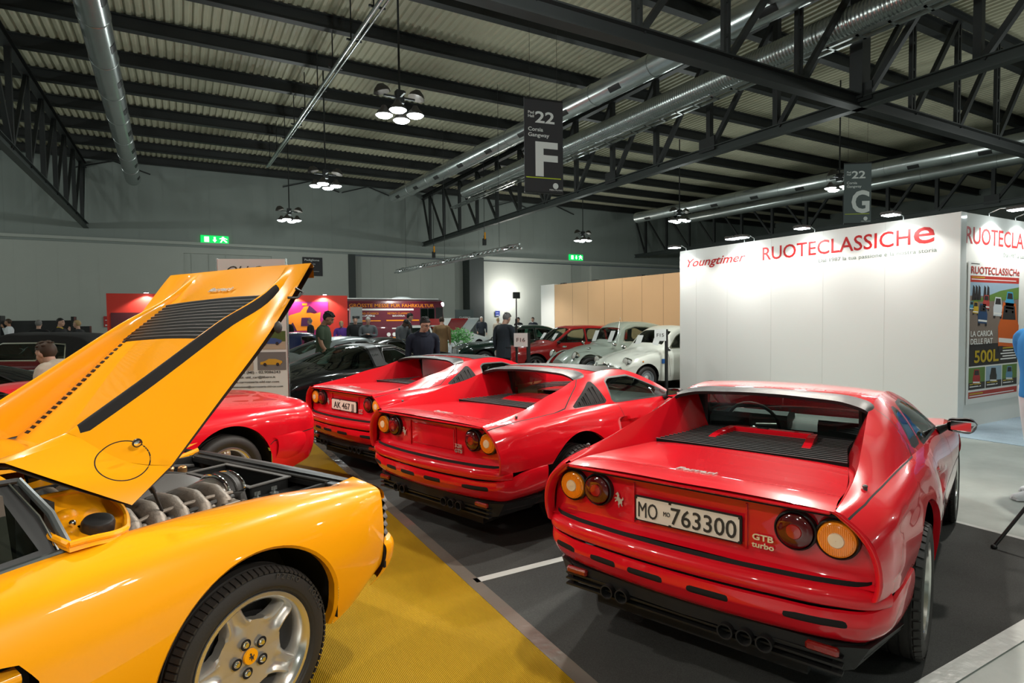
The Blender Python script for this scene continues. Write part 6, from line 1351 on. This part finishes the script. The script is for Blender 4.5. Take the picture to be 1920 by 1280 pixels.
bt_ = road_car('grey_green_classic_car', 'rounded grey-green classic car with bulging fenders and price sheets in front of the tan wall', (11.15, 12.0), 174, 'sage', BTL, 2.4, .33, [[(.45, 1.0), (.48, 1.30), (.60, 1.36), (1.0, 1.38), (1.30, 1.30), (1.40, 1.0)], [(-.25, 1.02), (-.1, 1.18), (.22, 1.33), (.36, 1.34), (.34, 1.0)]], [(1.40, 1.60, 1.0, .05, 'windscreen'), (-.45, -.18, 1.1, .15, 'rear_window')], wmat='hub', wstyle='hub', track=.66, arch=.30, gaps=[[(1.48, .95), (1.5, .35)], [(.4, .95), (.35, .35)]])
for (cx, rz) in ((2.42, .42), (-.02, .46)):
    for s_ in (1, -1):
        fd = surf([[(cx+a*.62*(1.0 if a > 0 else 1.05), s_*(.50+.30*math.sin(b)*(1-abs(a)**3*.55)), .30+(rz*(1-abs(a)**2.3))*math.cos(b)*.98+.08) for b in np.linspace(-.2, 1.5, 8)] for a in np.linspace(-1, 1, 13)], 2, 2, flip=(s_ < 0))
        _, fd = carve(fd, sdcirc((cx, .34), .385)); obj('fender', fd, M['sage'], bt_)
for s_ in (1, -1):
    h = obj('headlamp', lathe([(-.10, .07), (-.03, .105), (.02, .105), (.03, .09)], 24, axis='x').tf(Matrix.Translation((2.80, s_*.60, .70)) @ Matrix.Rotation(-.35, 4, 'Y')), M['chrome'], bt_); obj('lens', lathe([(.02, .095), (.04, .06), (.045, .001)], 24, axis='x').tf(Matrix.Translation((2.80, s_*.60, .70)) @ Matrix.Rotation(-.35, 4, 'Y')), M['lampcover'], h)
    obj('turn_lamp', ellipsoid((2.42, s_*.62, .865), (.07, .03, .03)), M['chrome'], bt_)
obj('front_bumper', tube([(2.75, .78, .42), (2.98, .68, .42), (3.08, .4, .42), (3.12, 0, .42), (3.08, -.4, .42), (2.98, -.68, .42), (2.75, -.78, .42)], .045, 8), M['chrome'], bt_)
sheets(bt_, [(1.66, .36, 1.0, .20, .28, .12), (1.66, -.40, 1.0, .20, .28, .12)]); obj('aerial', cyl((1.60, .60, .9), (1.50, .62, 1.62), .004, 5), M['chrome'], bt_)
F6 = [(-.62, .35, .5, .62, .4, .68), (-.55, .28, .62, .76, .45, .84), (-.25, .24, .66, .82, .46, 1.10), (.1, .22, .68, .84, .47, 1.31), (.5, .21, .69, .84, .49, 1.39), (.95, .21, .69, .84, .50, 1.38), (1.2, .21, .69, .84, .52, 1.25), (1.50, .21, .68, .84, .54, .95), (1.8, .24, .67, .80, .46, .86), (2.2, .26, .64, .72, .40, .78), (2.5, .3, .56, .62, .36, .66), (2.62, .34, .46, .52, .3, .55)]
f6 = road_car('small_cream_car', 'small cream classic city car with cap-like hub caps and price sheets, at the F15 sign', (10.75, 10.28), 180, 'cream', F6, 2.0, .275, [[(.40, .92), (.44, 1.22), (.92, 1.25), (1.06, 1.18), (1.32, .92)], [(-.12, .94), (.05, 1.12), (.33, 1.2), (.32, .92)]], [(1.12, 1.42, .95, .05, 'windscreen'), (-.3, 0, .95, .1, 'rear_window')], wmat='hub', wstyle='hub', track=.585, gaps=[[(1.42, .86), (1.35, .3)], [(.36, .86), (.34, .3)]], wheel_w=.15)
for s_ in (1, -1):
    h = obj('headlamp', lathe([(-.12, .07), (-.02, .095), (.03, .095), (.035, .08)], 24, axis='x').tf(Matrix.Translation((2.455, s_*.50, .66)) @ Matrix.Rotation(-.1, 4, 'Y')), M['chrome'], f6); obj('lens', lathe([(.03, .085), (.05, .05), (.052, .001)], 24, axis='x').tf(Matrix.Translation((2.455, s_*.50, .66))), M['lampcover'], h)
    obj('turn_lamp', ellipsoid((2.60, s_*.48, .52), (.03, .045, .045)), M['chrome'], f6); obj('bumper_overrider', merge(tube([(2.70, s_*.22, .34), (2.74, s_*.22, .50), (2.70, s_*.20, .62)], .018, 8)), M['chrome'], f6)
    obj('side_marker', ellipsoid((2.12, s_*.655, .66), (.02, .012, .02)), M['amber'], f6)
obj('front_bumper', tube([(2.45, .64, .38), (2.62, .55, .38), (2.70, .3, .38), (2.72, 0, .38), (2.70, -.3, .38), (2.62, -.55, .38), (2.45, -.64, .38)], .035, 8), M['chrome'], f6)
obj('front_badge_bar', merge(tube([(2.62, .28, .56), (2.66, 0, .58), (2.62, -.28, .56)], .012, 6), ellipsoid((2.65, 0, .60), (.02, .06, .04))), M['chrome'], f6)
sheets(f6, [(1.47, .30, .96, .20, .24, .11), (1.47, -.28, .96, .20, .24, .11)])
M['bluesticker'] = mat('blue_sticker', (.02, .12, .40), .4); obj('door_sticker', prism([(1.52, .60), (1.62, .60), (1.62, .70), (1.52, .70)], .688, .690, 'xz'), M['bluesticker'], f6, None)
# pale open car far behind, and a pale car by the bus
wo = road_car('white_open_door_car', 'distant pale sports car with its doors and lids raised, left of the dark green saloon', (12.2, 26.2), 196, 'whitep', LOW, 2.3, .3, [], [], seat=True, mirror=False)
for (a, b, z0, z1, m_) in ((.2, .9, 1.2, 1.62, 'whitep'), (.9, 1.7, 1.15, 1.6, 'brightred')): pair('raised_door', G([(a, .3, .95), (b, .3, .95), (b+.1, .95, z1), (a-.1, .95, z1), (b+.1, .95, z1+.06), (a-.1, .95, z1+.06), (b, .25, 1.0), (a, .25, 1.0)], [(0, 1, 2, 3), (3, 2, 4, 5), (5, 4, 6, 7)]), M[m_], wo, smooth=None)
obj('raised_lid', box(2.2, 3.3, -.7, .7, 1.30, 1.36), M['whitep'], wo, None); obj('lid_strut', merge(cyl((2.3, .5, .7), (2.4, .5, 1.3), .02), cyl((2.3, -.5, .7), (2.4, -.5, 1.3), .02)), M['black'], wo)
road_car('pale_distant_car', 'pale distant car with glinting windscreen behind the man in the dark jacket', (8.2, 22.6), 250, 'whitep', NOTCH, 2.55, .31, NG, [(1.5, 2.0, .95, .06, 'windscreen')], gmat='gglass')
# potted bush by the distant cars
random.seed(4); M['leaf'] = mat('green_leaves', (.06, .28, .05), .5, noise=(8, .3)); t = thing('potted_bush', 'leafy green bush in a dark pot beside the man in the brown coat', 'plant', (9.1, 20.3, 0))
obj('pot', lathe([(0, .001), (0, .26), (.5, .32), (.5, .28), (.42, .001)], 24, axis='z'), M['black'], t); LV = G()
for i in range(420):
    a, e, r = random.uniform(0, 2*PI), random.uniform(-.4, 1.45), random.uniform(.15, .58); c = Vector((r*math.cos(a)*math.cos(e), r*math.sin(a)*math.cos(e), .85+r*math.sin(e)*.75)); u = Vector((random.uniform(-1, 1), random.uniform(-1, 1), random.uniform(-.3, 1))).normalized(); w_ = u.orthogonal().normalized()*.03
    LV.add(G([tuple(c), tuple(c+u*.06+w_), tuple(c+u*.15), tuple(c+u*.06-w_)], [(0, 1, 2, 3)]))
o = obj('foliage', LV, M['leaf'], t, None); o['kind'] = 'stuff'; obj('stems', merge(*[cyl((0, 0, .4), (.3*math.cos(a), .3*math.sin(a), .9), .012) for a in (0, 1.3, 2.5, 3.8, 5)]), M['leaf'], t)
# ------------------------------------------------------------------ people
SK = {'light': mat('skin_light', (.58, .33, .24), .5), 'tan': mat('skin_tan', (.40, .21, .13), .5), 'dark': mat('skin_dark', (.14, .075, .05), .5)}
HR = {'black': mat('hair_black', (.012, .010, .009), .6), 'brown': mat('hair_brown', (.05, .028, .015), .6), 'white': mat('hair_white', (.55, .53, .50), .7), 'blond': mat('hair_blond', (.45, .30, .14), .6), 'grey': mat('hair_grey', (.20, .19, .18), .7)}
def cloth(n, c): return mat('cloth_'+n, c, .85, bump=(140, .25), noise=(6, .12))
CL = {n: cloth(n, c) for n, c in (('green', (.045, .07, .04)), ('navy', (.010, .014, .030)), ('grey', (.13, .14, .15)), ('black', (.012, .012, .013)), ('brown', (.26, .15, .07)), ('suit', (.028, .034, .045)), ('white', (.70, .72, .75)), ('purple', (.12, .04, .30)), ('jeans', (.03, .05, .10)), ('beige', (.50, .42, .33)), ('yellow', (.60, .42, .02)), ('blue', (.03, .25, .62)), ('red', (.40, .03, .05)))}
def fuse(g, vox, it=3):
    """one continuous smooth skin from overlapping pieces"""
    me = bpy.data.meshes.new('f'); me.from_pydata(g.V.tolist(), [], [list(f) for f in g.F]); o = bpy.data.objects.new('f', me); COL.objects.link(o)
    m = o.modifiers.new('r', 'REMESH'); m.mode = 'VOXEL'; m.voxel_size = vox; m.use_smooth_shade = True
    s = o.modifiers.new('s', 'SMOOTH'); s.iterations = it; s.factor = .5
    bpy.context.view_layer.update(); me2 = bpy.data.meshes.new_from_object(o.evaluated_get(bpy.context.evaluated_depsgraph_get()))
    V = np.array([v.co[:] for v in me2.vertices]); F = [tuple(p.vertices) for p in me2.polygons]; bpy.data.objects.remove(o); bpy.data.meshes.remove(me); bpy.data.meshes.remove(me2)
    return G(V, F)
def limb(pts, rs, n=12): return tube(_hint(np.array(pts, float), 5)[0].tolist(), list(np.interp(np.linspace(0, len(pts)-1, 5*(len(pts)-1)+1), range(len(pts)), rs)), n)
def torso(secs):
    """secs: (z, half depth, half width, x offset)"""
    V = []; F = []; n = 18; S = _hint(np.array(secs, float), 4)[0]
    for z, d, w, x in S:
        for i in range(n): a = 2*PI*i/n; V.append((x+d*math.cos(a), w*math.sin(a), z))
    for j in range(len(S)-1):
        for i in range(n): a, b = j*n, (j+1)*n; F.append((a+i, a+(i+1) % n, b+(i+1) % n, b+i))
    F += [tuple(range(n))[::-1], tuple(range((len(S)-1)*n, len(S)*n))]; return G(V, F)
ARM = {'down': ((-.02, .255, 1.13), (.05, .27, .88)), 'hold': ((.03, .265, 1.13), (.25, .06, 1.16)), 'face': ((.14, .24, 1.20), (.20, .09, 1.44)), 'back': ((-.10, .27, 1.16), (-.14, .14, .98)), 'reach': ((.22, .24, 1.30), (.48, .20, 1.24)), 'low': ((.06, .26, 1.14), (.22, .20, .95))}
def person(lab, loc, heading, h=1.75, top='black', legs='jeans', hair='black', skin='light', arms=('down', 'down'), sleeve='long', head=(0, 0), lean=0, vox=.016, coat=0, glasses=False, hood=None, collar=None, extra=None, short_hair=True, group=None):
    t = thing('person', lab, 'person', (loc[0], loc[1], 0.006), math.radians(heading), group); k = h/1.75
    LM = Matrix.Translation((0, 0, .95)) @ Matrix.Rotation(math.radians(lean), 4, 'Y') @ Matrix.Translation((0, 0, -.95)); S = Matrix.Scale(k, 4)
    HM = Matrix.Translation((.015, 0, 1.50)) @ Matrix.Rotation(math.radians(head[0]), 4, 'Z') @ Matrix.Rotation(math.radians(head[1]), 4, 'Y') @ Matrix.Translation((-.015, 0, -1.50))
    hc = (.035, 0, 1.635)
    E_ = lambda dx, dy, dz, a, b, c, nu=16, nv=10: ellipsoid((hc[0]+dx, dy, hc[2]+dz), (a, b, c), nu, nv)
    hd = merge(E_(-.005, 0, .015, .098, .076, .100, 20, 14), E_(.030, 0, -.045, .066, .058, .070), E_(.062, 0, -.088, .028, .030, .022), E_(.096, 0, -.018, .016, .012, .030), E_(.104, 0, -.036, .017, .017, .012), E_(.072, 0, .022, .026, .052, .014), E_(.078, 0, -.062, .018, .024, .010),
               *[E_(-.002, s*.077, -.012, .022, .011, .032) for s in (1, -1)], *[E_(.055, s*.036, -.032, .03, .024, .03) for s in (1, -1)], limb([(.0, 0, 1.42), (.005, 0, 1.50), (.02, 0, 1.58)], [.062, .056, .058]))
    hd.tf(HM); body = [hd]; tops = []; pants = []
    body.append(torso([(.92, .10, .155, 0), (1.05, .095, .14, .005), (1.22, .11, .16, .01), (1.36, .105, .175, 0), (1.44, .07, .12, 0), (1.48, .05, .06, 0)]))
    tops.append(torso([(.86-coat*.30, .13+coat*.03, .185+coat*.03, 0), (.95, .128, .180+coat*.02, 0), (1.08, .120, .168+coat*.02, .008), (1.24, .135, .190, .012), (1.37, .128, .205, 0), (1.445, .092, .165, 0), (1.49, .062, .075, 0)]))
    for s, a in ((1, arms[0]), (-1, arms[1])):
        e, w = ARM[a]; sh = (0, s*.185, 1.405); e = (e[0], s*e[1], e[2]); w = (w[0], s*w[1], w[2]); d = Vector(w)-Vector(e); d.normalize()
        body.append(limb([(0, s*.12, 1.40), sh, e, w], [.05, .050, .038, .026]))
        # hand: palm, four bent fingers of unequal length, thumb off the side
        pw = Vector(w); side = Vector((0, 0, 1)).cross(d) if abs(d.z) < .8 else Vector((1, 0, 0)); side.normalize(); nrm = d.cross(side); body.append(limb([tuple(pw-d*.02), tuple(pw+d*.04), tuple(pw+d*.085)], [.024, .030, .028], 10))
        for i, ln in enumerate((.066, .078, .074, .058)):
            b0 = pw+d*.078+side*(.026-.0175*i); body.append(limb([tuple(b0), tuple(b0+d*ln*.55+nrm*.006*s), tuple(b0+d*ln*.9+nrm*.026*s)], [.0105, .0095, .0080], 8))
        b0 = pw+d*.02+side*.020; body.append(limb([tuple(b0), tuple(b0+d*.035+side*.026), tuple(b0+d*.066+side*.030+nrm*.01*s)], [.013, .012, .009], 8))
        if sleeve == 'long': tops.append(limb([(0, s*.12, 1.40), sh, e, tuple(pw-d*.01)], [.075, .070, .056, .043]))
        else: q = Vector(sh)+(Vector(e)-Vector(sh))*.72; tops.append(limb([(0, s*.12, 1.40), sh, tuple(q)], [.072, .068, .060]))
    up = fuse(merge(*body).tf(LM), vox) if False else None
    legb = [];
    for s in (1, -1):
        st = (.13 if extra == 'sneakers' else .05)*s; legb.append(limb([(0, s*.085, .95), (.01+st*.3, s*.10, .52), (st, s*.11, .10)], [.085, .055, .038])); pants.append(limb([(0, s*.088, .97), (.01+st*.3, s*.10, .52), (st, s*.11, .07)], [.105, .075, .060]))
        pair_ = surf([[(st+x, s*.11+w*math.cos(a), .012+max(0, hh*math.sin(a))) for a in np.linspace(0, PI, 9)] for x, w, hh in ((-.085, .01, .03), (-.08, .038, .07), (-.02, .042, .09), (.07, .046, .07), (.14, .044, .05), (.185, .03, .035), (.195, .004, .015))], 3, 2); sole = box(st-.085, st+.185, s*.11-.042, s*.11+.042, 0, .014, .004)
        obj('shoe', merge(pair_, sole).tf(S), CL['white'] if extra == 'sneakers' else CL['black'], t)
        if s > 0: legs_src = None
    skin_g = fuse(merge(*[g.tf(LM) for g in body], *legb), vox).tf(S)
    obj('body', skin_g, SK[skin], t, None).data.shade_smooth()
    obj('trousers', fuse(merge(torso([(.80, .10, .15, 0), (.92, .12, .168, 0), (1.02, .108, .155, .0)]), *pants), max(vox, .014)).tf(S), CL[legs], t, None).data.shade_smooth()
    obj('coat' if coat else ('shirt' if sleeve == 'short' else 'jacket'), fuse(merge(*[g.tf(LM) for g in tops]), max(vox, .012)).tf(S), CL[top], t, None).data.shade_smooth()
    HL = S @ LM @ HM
    if hair:
        hg = ellipsoid((hc[0]-.012, 0, hc[2]+.028), (.105, .085, .106), 28, 20)
        hg = carve(hg, lambda V: -np.maximum((V[:, 2]-hc[2])-.038-.30*np.maximum(0, V[:, 0]-hc[0]), np.minimum(hc[0]-.012-V[:, 0], (V[:, 2]-hc[2])+(.055 if short_hair else .13)+.0)))[0]
        for i in range(26 if vox < .014 else 0):
            a, e = random.uniform(-PI, PI), random.uniform(.45, 1.4); p = Vector((hc[0]-.012+.104*math.cos(e)*math.cos(a), .085*math.cos(e)*math.sin(a), hc[2]+.028+.104*math.sin(e)))
            if p.x > hc[0]+.03 and p.z < hc[2]+.05: continue
            hg.add(ellipsoid(tuple(p), (.022, .018, .012), 8, 5))
        obj('hair', hg.tf(HL), HR[hair], t)
    for s in (1, -1):
        if vox < .02: obj('eye', ellipsoid((hc[0]+.084, s*.030, hc[2]+.002), (.008, .011, .006), 10, 6).tf(HL), M['ink'], t); obj('eyebrow', tube([(hc[0]+.094, s*.014, hc[2]+.024), (hc[0]+.092, s*.032, hc[2]+.029), (hc[0]+.078, s*.050, hc[2]+.023)], .0045, 6).tf(HL), HR[hair or 'grey'], t)
    if glasses: obj('spectacles', merge(*[tube([(hc[0]+.108-.012*abs(math.cos(a)), s*.032+.024*math.cos(a), hc[2]+.002+.018*math.sin(a)) for a in np.linspace(0, 2*PI, 17)[:-1]], .0028, 6, closed=True) for s in (1, -1)], *[cyl((hc[0]+.094, s*.056, hc[2]+.006), (hc[0]-.0, s*.082, hc[2]+.0), .0025, 6) for s in (1, -1)], cyl((hc[0]+.110, -.01, hc[2]+.004), (hc[0]+.110, .01, hc[2]+.004), .0025, 6)).tf(HL), M['ink'], t)
    if hood: obj('hood', fuse(merge(ellipsoid((-.085, 0, 1.44), (.075, .125, .085)), tube([(-.08, .12, 1.45), (.03, .105, 1.47), (.085, .03, 1.42), (.085, -.03, 1.42), (.03, -.105, 1.47), (-.08, -.12, 1.45)], .034, 10)), .012).tf(S @ LM), CL[hood], t)
    if collar: obj('collar', tube([(-.055, .0, 1.50), (-.02, .065, 1.495), (.05, .045, 1.475), (.075, 0, 1.455), (.05, -.045, 1.475), (-.02, -.065, 1.495)], .020, 8, closed=True).tf(S @ LM), CL[collar], t)
    if extra == 'carried_coat': obj('carried_coat', fuse(merge(limb([(.22, -.16, 1.12), (.26, -.10, .9), (.24, -.12, .55)], [.09, .13, .08]), limb([(.18, .12, 1.10), (.26, .0, 1.12), (.24, -.18, 1.08)], [.05, .07, .05])), .016).tf(S), CL['black'], t)
    if extra == 'bag': obj('carrier_bag', prism([(-.14, .30), (.14, .28), (.16, .62), (.03, .84), (-.03, .84), (-.15, .64)], -.33, -.27, 'xz').tf(S), CL['white'], t)
    return t
person('person in a dark green T-shirt looking down between the silver and black coupes', (2.33, 11.62), -29, 1.80, 'green', 'jeans', 'black', 'tan', ('down', 'low'), 'short', (0, 22), 4, .010)
person('person in a navy hooded jacket and glasses smiling down beside the farthest red targa', (3.50, 9.30), 262, 1.66, 'navy', 'jeans', 'black', 'light', ('down', 'down'), 'long', (24, 16), 4, .010, coat=.5, glasses=True, hood='navy')
person('person in a grey jumper with raised hand behind the low black coupe', (6.0, 17.9), -60, 1.70, 'grey', 'jeans', 'black', 'dark', ('face', 'low'), 'long', (-10, 38), 12, .014)
person('person in a black jacket with white collar standing behind the one in the grey jumper', (6.45, 18.5), -25, 1.84, 'black', 'black', 'black', 'light', ('down', 'down'), 'long', (0, 18), 0, .016, collar='white')
person('white-haired person in a grey jumper carrying a black coat in front of the bus', (5.5, 19.8), 250, 1.72, 'grey', 'black', 'white', 'light', ('hold', 'hold'), 'long', (10, 10), 0, .014, extra='carried_coat')
person('person in black half hidden behind the white-haired visitor', (5.3, 20.7), 255, 1.74, 'black', 'black', 'black', 'light', ('down', 'down'), vox=.018)
person('person in a purple top beside the grey information pillar', (5.1, 21.9), 250, 1.60, 'purple', 'black', 'blond', 'light', ('down', 'hold'), vox=.018, head=(0, 15))
person('person in a black jacket with a blue collar in front of the red stand', (3.9, 26.8), 240, 1.76, 'black', 'black', 'brown', 'light', ('down', 'down'), vox=.018, collar='blue', glasses=True)
person('balding person in black looking left before the orange car poster', (4.75, 26.0), 150, 1.70, 'black', 'black', 'grey', 'light', ('down', 'down'), vox=.018)
person('person seen from behind in a long brown coat with a white carrier bag', (7.25, 17.55), 62, 1.70, 'brown', 'black', 'brown', 'light', ('down', 'down'), 'long', (0, 18), 2, .014, coat=1, extra='bag')
person('person seen from behind in a dark blue suit, left of the F16 sign', (6.45, 11.9), 20, 1.76, 'suit', 'black', 'grey', 'light', ('down', 'low'), 'long', (0, 20), 3, .012, coat=.5)
person('distant white-haired person in dark blue behind the pale car with raised doors', (14.0, 28.3), 235, 1.74, 'suit', 'black', 'white', 'light', ('down', 'low'), vox=.02)
person('distant blond person in a light top left of the dark suit', (14.4, 27.2), 30, 1.66, 'beige', 'jeans', 'blond', 'light', ('down', 'down'), vox=.02, short_hair=False)
person('distant person in a black cap and jacket right of the dark suit', (15.2, 26.4), 200, 1.68, 'black', 'black', 'black', 'light', ('down', 'hold'), vox=.02)
person('distant person in a dark suit near the thin black pole', (16.2, 26.6), 210, 1.68, 'suit', 'black', 'brown', 'light', ('down', 'down'), vox=.02, collar='white')
person('distant dark-haired person in black at the end of the tan wall', (15.9, 24.4), 180, 1.62, 'black', 'black', 'black', 'light', ('down', 'down'), vox=.02, short_hair=False)
person('person in a white shirt with a hand at the face at the far left', (-5.7, 28.6), 175, 1.80, 'white', 'jeans', 'brown', 'tan', ('down', 'face'), vox=.018)
person('person in black with a yellow collar looking right, behind the maroon soft-top car', (-3.1, 21.2), -25, 1.76, 'black', 'black', 'black', 'light', ('down', 'down'), vox=.016, collar='yellow')
person('fair-haired person with a raised arm beside the one with the yellow collar', (-2.75, 21.9), 160, 1.70, 'black', 'black', 'blond', 'light', ('face', 'down'), vox=.018)
person('grey-haired person seen from behind, left of the one with the yellow collar', (-3.75, 22.2), 80, 1.72, 'black', 'black', 'grey', 'light', ('down', 'down'), vox=.018)
person('young person with swept brown hair in a beige shirt leaning behind the yellow lid', (-.84, 7.62), 148, 1.70, 'beige', 'jeans', 'brown', 'light', ('reach', 'reach'), 'long', (0, -46), 60, .009, short_hair=True)
person('person in a blue top and white sneakers at the right edge', (6.57, 2.21), 150, 1.76, 'blue', 'white', 'brown', 'light', ('back', 'back'), vox=.016, extra='sneakers')
# tripod stand at the right edge
t = thing('tripod_stand', 'black tripod with a brown leather case at the right edge', 'tripod', (5.20, 1.62, .0))
for (x, y) in ((-.37, .24), (.40, .20), (.02, -.42)): obj('leg', merge(cyl((x, y, .02), (0, 0, .62), .011, 10), ellipsoid((x, y, .018), (.02, .02, .018), 10, 6)), M['black'], t)
obj('centre_post', cyl((0, 0, .5), (0, 0, 1.3), .014, 10), M['black'], t); obj('hung_case', box(-.20, .12, -.09, .09, .10, .46, .02), mat('brown_case', (.10, .035, .02), .5), t)
obj('top_plate', box(-.2, .2, -.15, .15, 1.3, 1.33, .006), M['black'], t)
# ------------------------------------------------------------------ the three red cars
PL_A = [('MO', .183, .663, .076, .098, 0), ('MO', .088, .690, .022, .032, 0), ('763300', -.082, .661, .080, .298, 0)]
BD_A = [('GTB', -.335, .672, .026, .085, 'badge'), ('turbo', -.335, .640, .024, .090, 'badge')]
sports_car('red_sports_coupe', 'nearest red two-seater coupe with plate MO 763300 and black roof spoiler', 'car', (2.722, 2.204), 20.9, 'red', False, PL_A, BD_A)
sports_car('red_targa_car', 'middle red open-roof car with 328 GTS badge and an empty red plate panel', 'car', (2.407, 4.46), 18.2, 'red', True, None, [('328', -.300, .672, .028, .075, 'badge'), ('GTS', -.30, .635, .028, .08, 'badge')], inner='tan')
sports_car('red_targa_car', 'farthest red open-roof car with plate AK 467 JJ', 'car', (2.263, 6.608), 17.5, 'red', True, [('AK 467 JJ', 0, .665, .07, .40, 0)], [('GTS', -.305, .665, .022, .07, 'badge'), ('turbo', -.305, .640, .020, .07, 'badge')], inner='leather', detail=False)
